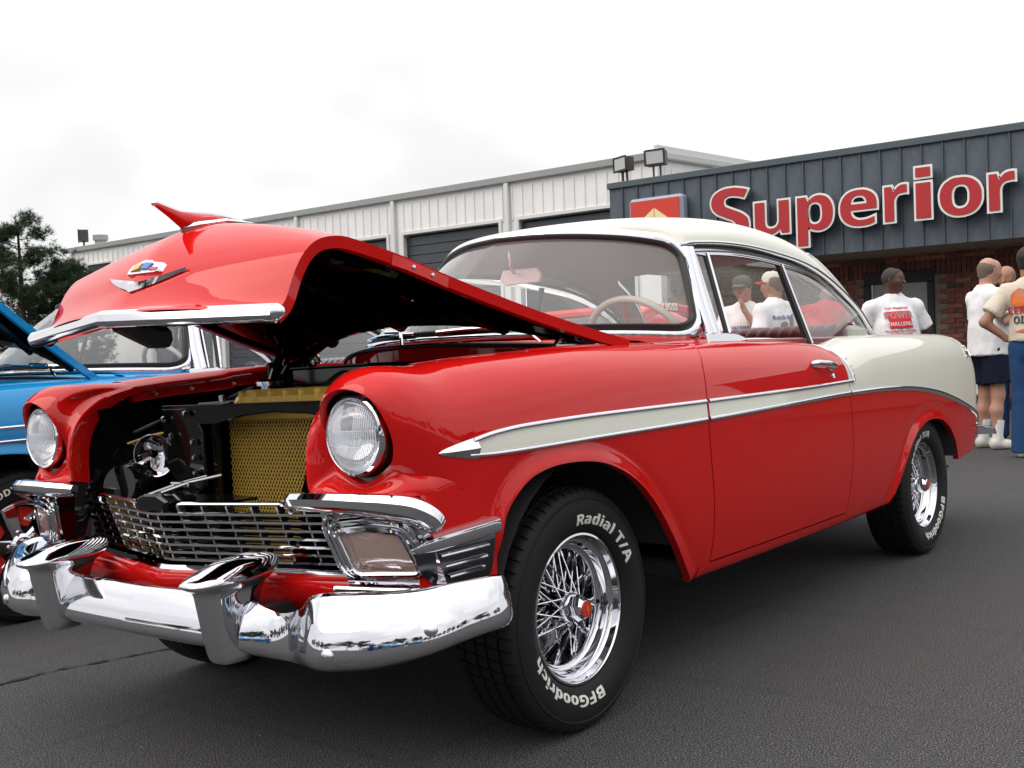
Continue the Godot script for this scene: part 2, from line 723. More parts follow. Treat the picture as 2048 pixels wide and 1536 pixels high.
func flood_light(label: String, at: Vector3, aim: float, s := 1.0) -> void:
	var o := thing("flood_light", label, "flood light", at, aim, "flood lights on the roof edges")
	var body := mat(lin(0.06, 0.045, 0.042), 0.5)
	var b := MB.new()
	b.prism(p2([[-0.16, -0.12], [0.16, -0.12], [0.16, 0.12], [-0.16, 0.12]]), 0.2 * s, Transform3D(Basis.from_scale(Vector3(s, s, 1)), Vector3(0, 0.33 * s, 0)), 0.012)
	part("housing", b, body, o)
	b = MB.new()
	b.box(Vector3(0, 0.33 * s, 0.103 * s), Vector3(0.29, 0.205, 0.014) * s, 0.004)
	part("lens", b, mat(lin(0.42, 0.44, 0.43), 0.12), o)
	b = MB.new()
	for x in [-0.17, 0.17]:
		b.box(Vector3(x * s, 0.33 * s, 0.108 * s), Vector3(0.02, 0.26, 0.02) * s)
	for y in [0.205, 0.455]:
		b.box(Vector3(0, y * s, 0.108 * s), Vector3(0.32, 0.02, 0.02) * s)
	part("door_frame", b, M.rubber_trim, o)
	b = MB.new()
	for x in [-0.06, 0.06]:
		b.box(Vector3(x * s, 0.10 * s, 0), Vector3(0.025, 0.24, 0.04) * s)
	b.box(Vector3(0, 0.0, 0), Vector3(0.2, 0.03, 0.1) * s)
	part("bracket", b, body, o)

# ---------------------------------------------------------------- brick dealership with its dark fascia
const BX := 16.02
const FX := 14.09

func brick_building() -> void:
	var o := thing("brick_building", "brick building with a dark blue metal fascia and a grey door at right", "building")
	o.rotation.x = LOT_TILT
	var zl := -8.15
	var zr := 7.5
	var soff := 2.46
	var r := RandomNumberGenerator.new()
	r.seed = 77
	# mortar wall behind the bricks
	var mortar := mat(Color(1, 1, 1), 0.95)
	mortar.albedo_texture = noise_tex(41, 0.05, 256, [[0.3, lin(0.19, 0.16, 0.13)], [0.7, lin(0.28, 0.24, 0.20)]])
	mortar.uv1_triplanar = true
	mortar.uv1_scale = Vector3(2, 2, 2)
	var dz0 := -4.26    # door opening
	var dz1 := -3.20
	var dtop := 2.13
	var b := MB.new()
	b.box(Vector3(BX + 0.1, 2.0, (zl + dz0) / 2), Vector3(0.2, 4.0, dz0 - zl))
	b.box(Vector3(BX + 0.1, 2.0, (dz1 + zr) / 2), Vector3(0.2, 4.0, zr - dz1))
	b.box(Vector3(BX + 0.1, (dtop + 4.0) / 2, (dz0 + dz1) / 2), Vector3(0.2, 4.0 - dtop, dz1 - dz0))
	part("mortar_wall", b, mortar, o)
	# bricks: 81 mm courses, 254 mm long, in running bond, a soldier course under the soffit
	var kinds := []
	var tones := [[0.27, 0.092, 0.066], [0.22, 0.080, 0.060], [0.33, 0.12, 0.080], [0.17, 0.070, 0.056], [0.090, 0.062, 0.060], [0.062, 0.054, 0.058], [0.37, 0.15, 0.098]]
	for t in tones:
		var bm := mat(Color(1, 1, 1), 0.9)
		var base := Vector3(t[0], t[1], t[2])
		var lo := base * 0.72
		var hi := base * 1.2
		bm.albedo_texture = noise_tex(50 + kinds.size(), 0.03, 128, [[0.25, lin(lo.x, lo.y, lo.z)], [0.75, lin(hi.x, hi.y, hi.z)]])
		bm.uv1_triplanar = true
		bm.uv1_scale = Vector3(4, 4, 4)
		kinds.append(bm)
	var bricks := []
	for k in 3:
		b = MB.new()
		b.box(Vector3.ZERO, Vector3(0.05, 0.0705 - 0.001 * k, 0.243 - 0.002 * k), 0.004)
		bricks.append(b.mesh())
	b = MB.new()
	b.box(Vector3.ZERO, Vector3(0.05, 0.243, 0.0705), 0.004)
	var soldier := b.mesh()
	var rest := []
	for k in kinds.size():
		rest.append(MB.new())
	var made := 0
	for row in 31:
		var y := 0.041 + 0.0813 * row
		var is_soldier: bool = row >= 26 and row < 29
		if is_soldier and row != 26:
			continue
		var step := 0.0813 if is_soldier else 0.254
		var z := zl + (0.127 if row % 2 == 1 else 0.0)
		while z < 2.6:
			var yy := y + (0.0813 if is_soldier else 0.0)
			var z2 := z + step / 2
			z += step
			if yy < dtop + 0.07 and z2 > dz0 - 0.14 and z2 < dz1 + 0.14:
				continue
			var kk: int = r.randi() % 7 if r.randf() < 0.5 else r.randi() % 3
			if is_soldier:
				kk = [1, 3, 1, 4, 3][r.randi() % 5]
			var px := BX - 0.004 + r.randf_range(-0.003, 0.003)
			if yy > 1.25 and z2 > -5.0 and z2 < -1.75 and made < 300:
				var q := part("brick", soldier if is_soldier else bricks[r.randi() % 3], kinds[kk], o)
				q.position = Vector3(px, yy, z2)
				made += 1
			elif yy > 0.0 and z2 > -8.1:
				rest[kk].box(Vector3(px, yy, z2), Vector3(0.05, 0.243, 0.0705) if is_soldier else Vector3(0.05, 0.0705, 0.243))
	for k in kinds.size():
		part("brickwork", rest[k], kinds[k], o).set_meta("kind", "stuff")
	# door
	b = MB.new()
	b.box(Vector3(BX + 0.06, dtop / 2, (dz0 + dz1) / 2), Vector3(0.05, dtop - 0.14, dz1 - dz0 - 0.14), 0.004)
	part("door", b, mat(lin(0.40, 0.385, 0.39), 0.5), o, "plain grey door in a black frame")
	b = MB.new()
	b.box(Vector3(BX + 0.02, dtop - 0.02, (dz0 + dz1) / 2), Vector3(0.12, 0.20, dz1 - dz0 + 0.10), 0.01)
	b.box(Vector3(BX + 0.02, dtop / 2 - 0.06, dz0), Vector3(0.118, dtop - 0.12, 0.11), 0.01)
	b.box(Vector3(BX + 0.02, dtop / 2 - 0.06, dz1), Vector3(0.118, dtop - 0.12, 0.11), 0.01)
	part("door_frame", b, mat(lin(0.012, 0.011, 0.012), 0.5), o)
	# soffit boards
	var sof := mat(lin(0.30, 0.25, 0.19), 0.8)
	var z := zl + 0.1
	while z < 3.0:
		b = MB.new()
		b.box(Vector3((FX + BX) / 2 + 0.05, soff + 0.02, z + 0.30), Vector3(BX - FX - 0.02, 0.03, 0.594), 0.004)
		part("soffit_board", b, sof, o)
		z += 0.6
	# fascia panels, each 0.305 m wide with a raised rib, and the cap
	var fm := mat(Color(1, 1, 1), 0.5)
	fm.albedo_texture = noise_tex(61, 0.012, 512, [[0.3, lin(0.058, 0.076, 0.098)], [0.7, lin(0.078, 0.098, 0.122)]], 6)
	fm.uv1_triplanar = true
	fm.uv1_scale = Vector3(0.6, 0.25, 0.6)
	var top := 3.92
	b = MB.new()
	b.prism(p2([[0, 0], [0.262, 0], [0.262, 0.0], [0.266, 0.03], [0.284, 0.03], [0.288, 0.0], [0.304, 0], [0.304, -0.02], [0, -0.02]]), top - soff + 0.03, Transform3D(Basis(Vector3(0, 0, 1), Vector3(-1, 0, 0), Vector3(0, -1, 0)), Vector3.ZERO))
	var pan := b.mesh()
	z = zl
	while z < zr - 0.3:
		var q := part("fascia_panel", pan, fm, o)
		q.position = Vector3(FX, (top + soff) / 2 - 0.01, z)
		z += 0.305
	b = MB.new()
	b.box(Vector3(FX + 0.02, top + 0.055, (zl + zr) / 2), Vector3(0.14, 0.11, zr - zl + 0.06), 0.01)
	part("fascia_cap", b, mat(lin(0.062, 0.084, 0.098), 0.5), o)
	b = MB.new()
	b.box(Vector3(FX + 0.05 + 1.2, (top + soff) / 2, zl - 0.02), Vector3(2.4, top - soff, 0.03))
	part("fascia_end", b, fm, o)
	b = MB.new()
	b.box(Vector3(FX + 6, top - 0.12, (zl + zr) / 2), Vector3(11.8, 0.1, zr - zl - 0.1))
	b.box(Vector3(FX + 7, 1.9, zl + 0.1), Vector3(10.0, 3.8, 0.16))
	part("roof", b, mat(lin(0.1, 0.1, 0.1), 0.8), o)
	sign_lettering()
	flood_light("box flood light above the logo panel, turned to the left", Vector3(FX + 0.16, 4.19, -7.83), -1.9, 1.0)
	flood_light("box flood light above the logo panel, its wide lens facing forward", Vector3(FX + 0.16, 4.18, -7.17), -1.35, 1.05)
	flood_light("box flood light at the far left corner of the white metal building", Vector3(18.9, 5.98, -33.3), -2.1, 1.6)

func sign_lettering() -> void:
	var back := mat(lin(0.20, 0.22, 0.26), 0.5)
	var white := mat(lin(0.78, 0.77, 0.74), 0.5)
	var red := mat(lin(0.42, 0.012, 0.018), 0.4)
	var s := thing("sign_lettering", "large red letters with white edges reading Superior on the fascia", "sign")
	s.rotation.x = LOT_TILT
	# each letter: grey can, white face, red inlay. z positions of the letters' left edges
	var zs := [-6.06, -5.28, -4.56, -3.87, -3.19, -2.73, -2.39, -1.72]
	var word := "Superior"
	var base := 2.81
	for k in 8:
		var ch := word[k]
		var g := letters(ch, 1.0, 0.02)
		if ch == "i":   # square dot over a plain stem
			g = MB.new()
			g.prism(p2([[0, 0.25], [0.24, 0.25], [0.24, 0.80], [0, 0.80]]), 0.02)
			g.prism(p2([[0, 0.87], [0.24, 0.87], [0.24, 1.03], [0, 1.03]]), 0.02)
		var lo := Vector3.ONE * 99
		var hi := -lo
		for p in g.V:
			lo = lo.min(p)
			hi = hi.max(p)
		var w: float = [0.69, 0.60, 0.59, 0.58, 0.35, 0.23, 0.59, 0.36][k]
		var sx := w / (hi.x - lo.x)
		var sy := 1.13 if k == 0 else 0.97
		var y0 := base - 0.25 * sy
		var can := part("letter", letter_can(g, lo, sx, sy), back, s)
		can.position = Vector3(FX - 0.06, y0, zs[k])
		can.set_meta("label", "letter %s of the sign" % ch)
		var fw := part("letter_face", letter_outline(g, lo, sx, sy, -0.022, 0.0), white, can)
		fw.position = Vector3(-0.14, 0, 0)
		var fr := part("letter_inlay", letter_outline(g, lo, sx, sy, 0.010, 0.0), red, can)
		fr.position = Vector3(-0.152, 0, 0)
	# logo panel: red square in a grey box, pale pentagon of five facets
	var l := thing("logo_panel", "red square sign with a pale five-part emblem left of the letters", "sign")
	l.rotation.x = LOT_TILT
	var b := MB.new()
	var T := Transform3D(Basis(Vector3(0, 0, 1), Vector3(0, 1, 0), Vector3(-1, 0, 0)), Vector3(FX - 0.12, 3.13, -7.10))
	b.box(Vector3.ZERO, Vector3(1.06, 1.06, 0.22), 0.05, T)
	part("box", b, mat(lin(0.30, 0.33, 0.40), 0.5), l)
	b = MB.new()
	b.box(Vector3(0, 0, 0.115), Vector3(0.95, 0.95, 0.02), 0.0, T)
	part("panel", b, mat(lin(0.60, 0.035, 0.02), 0.4), l)
	for k in 5:
		var a := PI / 2 + TAU * k / 5
		# five flat facets meeting at the middle, thin gaps along the radii
		var v0 := Vector2(cos(a), sin(a)) * 0.36
		var v1 := Vector2(cos(a + TAU / 5), sin(a + TAU / 5)) * 0.36
		var c := (v0 + v1) / 3
		b = MB.new()
		var poly := PackedVector2Array()
		for q in [v0, v1, Vector2.ZERO]:
			poly.append(c + (q - c) * 0.93)
		b.prism(poly, 0.02, T * Transform3D(Basis.IDENTITY, Vector3(0, -0.02, 0.128)))
		part("logo_facet", b, mat(lin(0.80, 0.72, 0.36), 0.5), l)

func letter_can(g: MB, lo: Vector3, sx: float, sy: float) -> MB:
	var o := MB.new()
	for p in g.V:
		o.V.append(Vector3(-0.07 + (-0.07 if p.z > 0 else 0.07), p.y * sy, (p.x - lo.x) * sx))
	return o

# the letter's face moved inwards by d (d > 0 leaves a rim): contour found from the front triangles
func letter_outline(g: MB, lo: Vector3, sx: float, sy: float, d: float, _x: float) -> MB:
	var pts := {}
	var edges := {}
	var tris := []
	for f in range(0, g.V.size(), 3):
		var q := []
		var front := true
		for e in 3:
			var p := g.V[f + e]
			if p.z < 0.005:
				front = false
			q.append(Vector2((p.x - lo.x) * sx, p.y * sy).snapped(Vector2(0.0001, 0.0001)))
		if not front:
			continue
		if (q[1] - q[0]).cross(q[2] - q[0]) < 0:
			q = [q[0], q[2], q[1]]
		if absf((q[1] - q[0]).cross(q[2] - q[0])) < 1e-9:
			continue
		tris.append(q)
		for e in 3:
			var a: Vector2 = q[e]
			var b2: Vector2 = q[(e + 1) % 3]
			if edges.has([b2, a]):
				edges.erase([b2, a])
			else:
				edges[[a, b2]] = true
	# inward normal at each contour point
	for e in edges:
		var t: Vector2 = (e[1] - e[0]).normalized()
		var nn := Vector2(-t.y, t.x)
		for p in e:
			if not pts.has(p):
				pts[p] = []
			pts[p].append(nn)
	var o := MB.new()
	for q in tris:
		var w := []
		for p in q:
			var v: Vector2 = p
			if pts.has(p) and d != 0.0:
				var m: Vector2 = pts[p][0] + pts[p][pts[p].size() - 1]
				var k := maxf(m.dot(pts[p][0]), 0.35)
				v = p + m / k * d
			w.append(v)
		for side in 2:
			var x := -0.006 if side == 0 else 0.006
			var A := Vector3(x, w[0].y, w[0].x)
			var B := Vector3(x, w[1].y, w[1].x)
			var C := Vector3(x, w[2].y, w[2].x)
			if side == 0:
				o.tri(A, B, C)
			else:
				o.tri(A, C, B)
	return o

# ---------------------------------------------------------------- 1950s hardtop body
# x runs back from the front axle, y up, z towards the driver's side
var WX := p2([[-0.86, 0.80], [-0.70, 0.832], [-0.4, 0.862], [0, 0.88], [0.6, 0.892], [1.2, 0.895], [1.7, 0.892], [2.2, 0.883], [2.9, 0.865], [3.4, 0.842], [3.75, 0.818], [4.0, 0.795]])
var CREST := p2([[-0.6, 1.004], [-0.46, 1.020], [-0.24, 1.036], [0.25, 1.052], [0.78, 1.054], [1.4, 1.056], [1.63, 1.050], [1.77, 1.037], [1.86, 1.024], [1.95, 1.035], [2.16, 1.060], [2.9, 1.068], [3.6, 1.066], [3.8, 1.056], [3.9, 1.034], [3.99, 0.98]])
# height (for a crest of 1.055) and inset of the body side, from the sill to the top
var PROF := [Vector2(0.300, -0.080), Vector2(0.318, -0.058), Vector2(0.36, -0.042), Vector2(0.46, -0.020), Vector2(0.57, -0.006), Vector2(0.70, 0.0), Vector2(0.82, -0.001), Vector2(0.90, -0.011), Vector2(0.96, -0.030), Vector2(1.005, -0.060), Vector2(1.037, -0.100), Vector2(1.052, -0.150), Vector2(1.055, -0.205)]
var PT := PackedFloat32Array()

var ARCH_F := p2([[-0.400, 0.590], [-0.392, 0.625], [-0.365, 0.668], [-0.294, 0.720], [-0.194, 0.744], [-0.067, 0.744], [0.045, 0.725], [0.164, 0.675], [0.269, 0.597], [0.391, 0.470], [0.488, 0.365], [0.549, 0.306]])
var ARCH_R := p2([[2.36, 0.330], [2.42, 0.40], [2.49, 0.50], [2.56, 0.57], [2.65, 0.620], [2.76, 0.648], [2.88, 0.655], [3.02, 0.642], [3.15, 0.602], [3.27, 0.54], [3.36, 0.465], [3.41, 0.41]])
var DOOR_F := p2([[0.30, 0.668], [0.47, 0.660], [0.66, 0.632], [0.80, 0.622], [0.87, 0.630], [0.96, 0.661], [1.044, 0.748], [1.06, 0.76]])
var DOOR_R := p2([[0.30, 1.80], [0.40, 1.822], [0.64, 1.822], [0.81, 1.812], [0.92, 1.835], [0.972, 1.842], [1.015, 1.838], [1.06, 1.83]])
var TAIL := p2([[0.38, 3.90], [0.44, 3.94], [0.6, 3.985], [0.80, 3.985], [0.90, 3.978], [0.96, 3.955], [1.0, 3.92], [1.03, 3.87], [1.055, 3.79], [1.07, 3.70]])
# the two chrome strips: lower edge of the upper one, upper edge of the lower one ... centre lines
var TRIM_U := p2([[-0.48, 0.830], [-0.386, 0.845], [-0.28, 0.853], [0.03, 0.860], [0.62, 0.863], [1.31, 0.868], [1.87, 0.876]])
var TRIM_L := p2([[-0.50, 0.799], [-0.40, 0.795], [0.02, 0.801], [0.60, 0.808], [1.30, 0.821], [1.79, 0.829], [2.14, 0.828], [2.5, 0.818], [2.75, 0.802], [3.05, 0.770], [3.29, 0.733], [3.55, 0.685], [3.75, 0.643], [3.90, 0.605], [3.985, 0.580]])

func init_profile() -> void:
	ARCH_F = dense(ARCH_F, 40)
	ARCH_R = dense(ARCH_R, 40)
	PT.clear()
	for k in PROF.size():
		PT.append(float(k) / (PROF.size() - 1))

func dense(t: PackedVector2Array, n: int) -> PackedVector2Array:
	var P := PackedVector3Array()
	for q in t:
		P.append(Vector3(q.x, q.y, 0))
	var o := PackedVector2Array()
	for p in spl(P, n):
		o.append(Vector2(p.x, p.y))
	return o

func prof_at(t: float) -> Vector2:
	var n := PROF.size() - 1
	var f := clampf(t, 0, 1) * n
	var i := mini(int(f), n - 1)
	var s := f - i
	var b: Vector2 = PROF[i]
	var c: Vector2 = PROF[i + 1]
	var a: Vector2 = PROF[i - 1] if i > 0 else b * 2 - c
	var d: Vector2 = PROF[i + 2] if i + 2 <= n else c * 2 - b
	return 0.5 * (2 * b + (c - a) * s + (2 * a - 5 * b + 4 * c - d) * s * s + (3 * b - a - 3 * c + d) * s * s * s)

func yscale(x: float, y: float) -> float:
	if y <= 0.8:
		return y
	return 0.8 + (y - 0.8) * (ev(CREST, x) - 0.8) / 0.255

func yun(x: float, y: float) -> float:
	if y <= 0.8:
		return y
	return 0.8 + (y - 0.8) * 0.255 / (ev(CREST, x) - 0.8)

func t_of_y(x: float, y: float) -> float:
	var w := yun(x, y)
	var lo := 0.0
	var hi := 1.0
	for k in 24:
		var m := (lo + hi) / 2
		if prof_at(m).y * 0 + prof_at(m).x < w:
			lo = m
		else:
			hi = m
	return (lo + hi) / 2

# point of the body side
func side(x: float, t: float, out := 0.0, arch := PackedVector2Array()) -> Vector3:
	var q := prof_at(t)
	var y := yscale(x, q.x)
	var z := ev(WX, x) + q.y + out
	# the rear of the fin turns in
	if x > 3.80:
		z -= 0.035 * pow((x - 3.80) / 0.19, 2.0)
	if arch.size() > 0:
		var d := 9.0
		if y > 0.82:
			arch = PackedVector2Array()
		for k in arch.size() - 1:
			var c := Geometry2D.get_closest_point_to_segment(Vector2(x, y), arch[k], arch[k + 1])
			d = minf(d, c.distance_to(Vector2(x, y)))
		z += 0.013 * exp(-pow(d / 0.026, 2.0)) - 0.004 * exp(-pow((d - 0.05) / 0.02, 2.0))
	return Vector3(x, y, z)

func side_xy(x: float, y: float, out := 0.0) -> Vector3:
	return side(x, t_of_y(x, y), out)

# a body panel between curves xa(y), xb(y) and ya(x), yb(x); a curve with no points means the fixed number
func panel(b: MB, xa, xb, ya, yb, nx: int, ny: int, out := 0.0, arch := PackedVector2Array(), pw := 1.0, flange := 0.016) -> void:
	var rows := []
	for i in nx + 1:
		var s := float(i) / nx
		var row := PackedVector3Array()
		for j in ny + 1:
			var r := pow(float(j) / ny, pw)
			var x := 0.0
			var y := 0.8
			var t := 0.0
			x = lerpf(ev(xa, y) if xa is PackedVector2Array else xa, ev(xb, y) if xb is PackedVector2Array else xb, s)
			for it in 4:
				var t0: float = t_of_y(x, ev(ya, x)) if ya is PackedVector2Array else (t_of_y(x, ya) if ya < 5 else ya - 10.0)
				var t1: float = t_of_y(x, ev(yb, x)) if yb is PackedVector2Array else (t_of_y(x, yb) if yb < 5 else yb - 10.0)
				t = lerpf(t0, t1, r)
				y = yscale(x, prof_at(t).x)
				x = lerpf(ev(xa, y) if xa is PackedVector2Array else xa, ev(xb, y) if xb is PackedVector2Array else xb, s)
			row.append(side(x, t, out, arch))
		rows.append(row)
	b.grid(rows)
	if flange > 0:
		var A: PackedVector3Array = rows[0]
		var Z: PackedVector3Array = rows[nx]
		var lo := PackedVector3Array()
		var hi := PackedVector3Array()
		for row in rows:
			lo.append(row[0])
			hi.append(row[ny])
		edge(b, A, Vector3(0.002, 0, -flange), true)
		edge(b, Z, Vector3(-0.002, 0, -flange), false)
		edge(b, lo, Vector3(0, 0.002, -flange * (1.6 if arch.size() > 0 else 1.0)), false)
		if yb is PackedVector2Array or yb < 10.8:
			edge(b, hi, Vector3(0, -0.002, -flange), true)
		else:
			edge(b, hi, Vector3(0, -flange, 0), true)

func edge(b: MB, P: PackedVector3Array, d: Vector3, rev: bool) -> void:
	var Q := PackedVector3Array()
	for p in P:
		Q.append(p + d)
	if rev:
		b.strip(P, Q)
	else:
		b.strip(Q, P)

func side_builder(s: int) -> MB:
	var b := MB.new()
	if s < 0:
		b.xf = Transform3D(Basis.from_scale(Vector3(1, 1, -1)), Vector3.ZERO)
		b.flip = true
	return b

# a raised trim strip that follows the body side along the curve y(x)
func trim(b: MB, curve: PackedVector2Array, x0: float, x1: float, n: int, w0: float, w1: float, h: float) -> void:
	var path := PackedVector3Array()
	var nr := PackedVector3Array()
	var ws := PackedFloat32Array()
	for i in n + 1:
		var x := lerpf(x0, x1, float(i) / n)
		var y := ev(curve, x)
		var p := side_xy(x, y, 0.0)
		var e1 := side_xy(x, y + 0.01) - side_xy(x, y - 0.01)
		var e2 := side_xy(x + 0.02, ev(curve, x + 0.02)) - side_xy(x - 0.02, ev(curve, x - 0.02))
		path.append(p)
		nr.append(e2.cross(e1).normalized() * signf(e2.cross(e1).z))
		ws.append(lerpf(w0, w1, float(i) / n))
	var rows := []
	for i in n + 1:
		var tt := (path[mini(i + 1, n)] - path[maxi(i - 1, 0)]).normalized()
		var up := nr[i].cross(tt).normalized()
		if up.y < 0:
			up = -up
		var row := PackedVector3Array()
		for k in 9:
			var a := PI * k / 8.0
			row.append(path[i] + up * (-cos(a) * ws[i] / 2) + nr[i] * (sin(a) * h - 0.001))
		rows.append(row)
	b.grid(rows)
	b.fan(rows[0], true)
	b.fan(rows[n])

# nose of the fender: a patch between the headlight opening and the fender's own section
var HEAD_O := pv([[-0.722, 0.968, 0.690], [-0.708, 0.948, 0.757], [-0.688, 0.897, 0.786], [-0.668, 0.838, 0.790], [-0.664, 0.790, 0.768], [-0.668, 0.753, 0.690], [-0.665, 0.788, 0.614], [-0.668, 0.838, 0.596], [-0.700, 0.900, 0.596], [-0.716, 0.946, 0.625]])
const HEAD_C := Vector3(-0.69, 0.862, 0.690)

func head_opening(a: float) -> Vector3:
	# a: angle in the z-y plane, 0 outward, counter-clockwise seen from behind
	var best := Vector3.ZERO
	var bd := 99.0
	for k in 241:
		var p := cr(HEAD_O, k / 240.0, true)
		var q := atan2(p.y - HEAD_C.y, p.z - HEAD_C.z)
		var d := absf(wrapf(q - a, -PI, PI))
		if d < bd:
			bd = d
			best = p
	return HEAD_C + Vector3(best.x - HEAD_C.x - 0.004, (best.y - HEAD_C.y) * 1.10, (best.z - HEAD_C.z) * 1.10)

func nose(b: MB, x0: float) -> PackedVector3Array:
	var L := PackedVector3Array()
	var T := PackedVector3Array()
	var ts := [1.0, 0.94, 0.88, 0.81, 0.74, 0.66, 0.58, 0.50, t_of_y(x0, 0.722)]
	for t in ts:
		L.append(side(x0, t, 0.0, ARCH_F))
		T.append((side(x0 - 0.03, t) - side(x0, t)).normalized())
	for q in [[-0.50, 0.722, 0.8505, -0.7, 0.5, 0], [-0.56, 0.722, 0.846, -0.4, 0.8, 0], [-0.62, 0.722, 0.839, -0.3, 0.9, 0], [-0.655, 0.722, 0.812, -0.25, 0.9, 0], [-0.695, 0.722, 0.75, -0.2, 1, 0], [-0.712, 0.722, 0.69, -0.1, 1, 0], [-0.705, 0.725, 0.63, 0, 1, 0.1], [-0.705, 0.728, 0.575, 0, 0.9, 0.4], [-0.700, 0.732, 0.530, -0.1, 0.6, 0.7], [-0.703, 0.78, 0.527, -0.3, 0.1, 1], [-0.698, 0.84, 0.527, -0.35, -0.05, 1], [-0.680, 0.89, 0.528, -0.4, -0.1, 0.9], [-0.640, 0.935, 0.534, -0.5, -0.1, 0.8], [-0.560, 0.978, 0.553, -0.7, -0.1, 0.5]]:
		L.append(Vector3(q[0], q[1], q[2]))
		T.append(Vector3(q[3], q[4], q[5]).normalized())
	var e := Vector3(x0, ev(CREST, x0) - 0.018, 0.572)
	L.append(e)
	T.append(Vector3(-1, 0, 0.1).normalized())
	L.append(e.lerp(L[0], 0.5) + Vector3(0, 0.006, 0))
	T.append(Vector3(-1, 0, 0))
	var N := 96
	var rows := []
	var ring := PackedVector3Array()
	for i in N:
		var u := float(i) / N
		var l := cr(L, u, true)
		var tl := cr(T, u, true).normalized()
		var a := atan2(l.y - HEAD_C.y, l.z - HEAD_C.z)
		var o := head_opening(a)
		var rad := (o - HEAD_C)
		rad.x = 0
		rad = rad.normalized()
		var d := l.distance_to(o)
		var to := (rad * 0.75 + Vector3(1, 0, 0) * 0.75).normalized()
		var row := PackedVector3Array()
		for j in 17:
			var s := j / 16.0
			var p0 := l
			var p1 := l + tl * d * 0.42
			var p2_ := o + to * d * 0.36
			row.append(p0 * pow(1 - s, 3) + p1 * 3 * s * (1 - s) * (1 - s) + p2_ * 3 * s * s * (1 - s) + o * s * s * s)
		# rolled lip into the opening
		row.append(o + Vector3(-0.004, 0, 0) - rad * 0.007)
		row.append(o + Vector3(0.006, 0, 0) - rad * 0.012)
		row.append(o + Vector3(0.030, 0, 0) - rad * 0.013)
		ring.append(o + Vector3(0.012, 0, 0) - rad * 0.0125)
		rows.append(row)
	b.grid(rows, true, false)
	return ring

func fender(s: int, root: Node3D, pm: Material) -> void:
	var b := side_builder(s)
	var seam := DOOR_F.duplicate()
	for k in seam.size():
		seam[k].y -= 0.003
	var low := p2([[-0.7, 0.47], [-0.405, 0.47]])
	# behind the wheel and above it
	var bottom := ARCH_F.duplicate()
	bottom.append(Vector2(0.60, 0.305))
	bottom.append(Vector2(0.9, 0.305))
	panel(b, -0.40, seam, bottom, 10.96, 64, 34, 0.0, ARCH_F, 1.5)
	# between the nose and the wheel arch
	panel(b, -0.462, -0.40, 0.62, 10.96, 5, 30, 0.0, ARCH_F, 1.0, 0.0)
	# lower front corner
	panel(b, -0.62, -0.40, low, 0.722, 16, 12, 0.0, ARCH_F, 1.0)
	var corner := []
	for j in 13:
		var y := lerpf(0.47, 0.722, j / 12.0)
		var p := side_xy(-0.62, y)
		var row := PackedVector3Array()
		for q in [[0, 0], [-0.006, -0.003], [-0.010, -0.010], [-0.011, -0.022]]:
			row.append(p + Vector3(q[0], 0, q[1]))
		corner.append(row)
	b.grid(corner)
	# top of the fender towards the hood gap, then down into the gutter
	var rows := []
	for i in 31:
		var x := lerpf(-0.46, 0.70, i / 30.0)
		var p := side(x, 0.96)
		var zi := ev(p2([[-0.46, 0.572], [-0.34, 0.60], [-0.10, 0.640], [0.2, 0.690], [0.43, 0.715], [0.70, 0.70]]), x)
		var e := Vector3(x, p.y - (0.018 if x < 0 else 0.010), zi)
		var row := PackedVector3Array()
		for j in 7:
			var q := p.lerp(e, j / 6.0)
			q.y += 0.010 * sin(PI * j / 6.0) * (1.0 if j < 6 else 0.0)
			row.append(q)
		row.append(e + Vector3(0, -0.008, -0.004))
		row.append(e + Vector3(0, -0.045, -0.006))
		row.append(e + Vector3(0, -0.047, -0.022))
		rows.append(row)
	b.grid(rows)
	nose(b, -0.46)
	# inner edge of the front opening turns back
	var e2 := pv([[-0.46, 1.002, 0.572], [-0.56, 0.978, 0.553], [-0.640, 0.935, 0.534], [-0.680, 0.89, 0.528], [-0.698, 0.84, 0.527], [-0.703, 0.78, 0.527], [-0.700, 0.732, 0.530]])
	var L := spl(e2, 30)
	var P2 := PackedVector3Array()
	var P3 := PackedVector3Array()
	for p in L:
		P2.append(p + Vector3(0.010, -0.002, -0.006))
		P3.append(p + Vector3(0.06, -0.012, -0.004))
	b.grid([L, P2, P3])
	part("front_fender", b, pm, root)

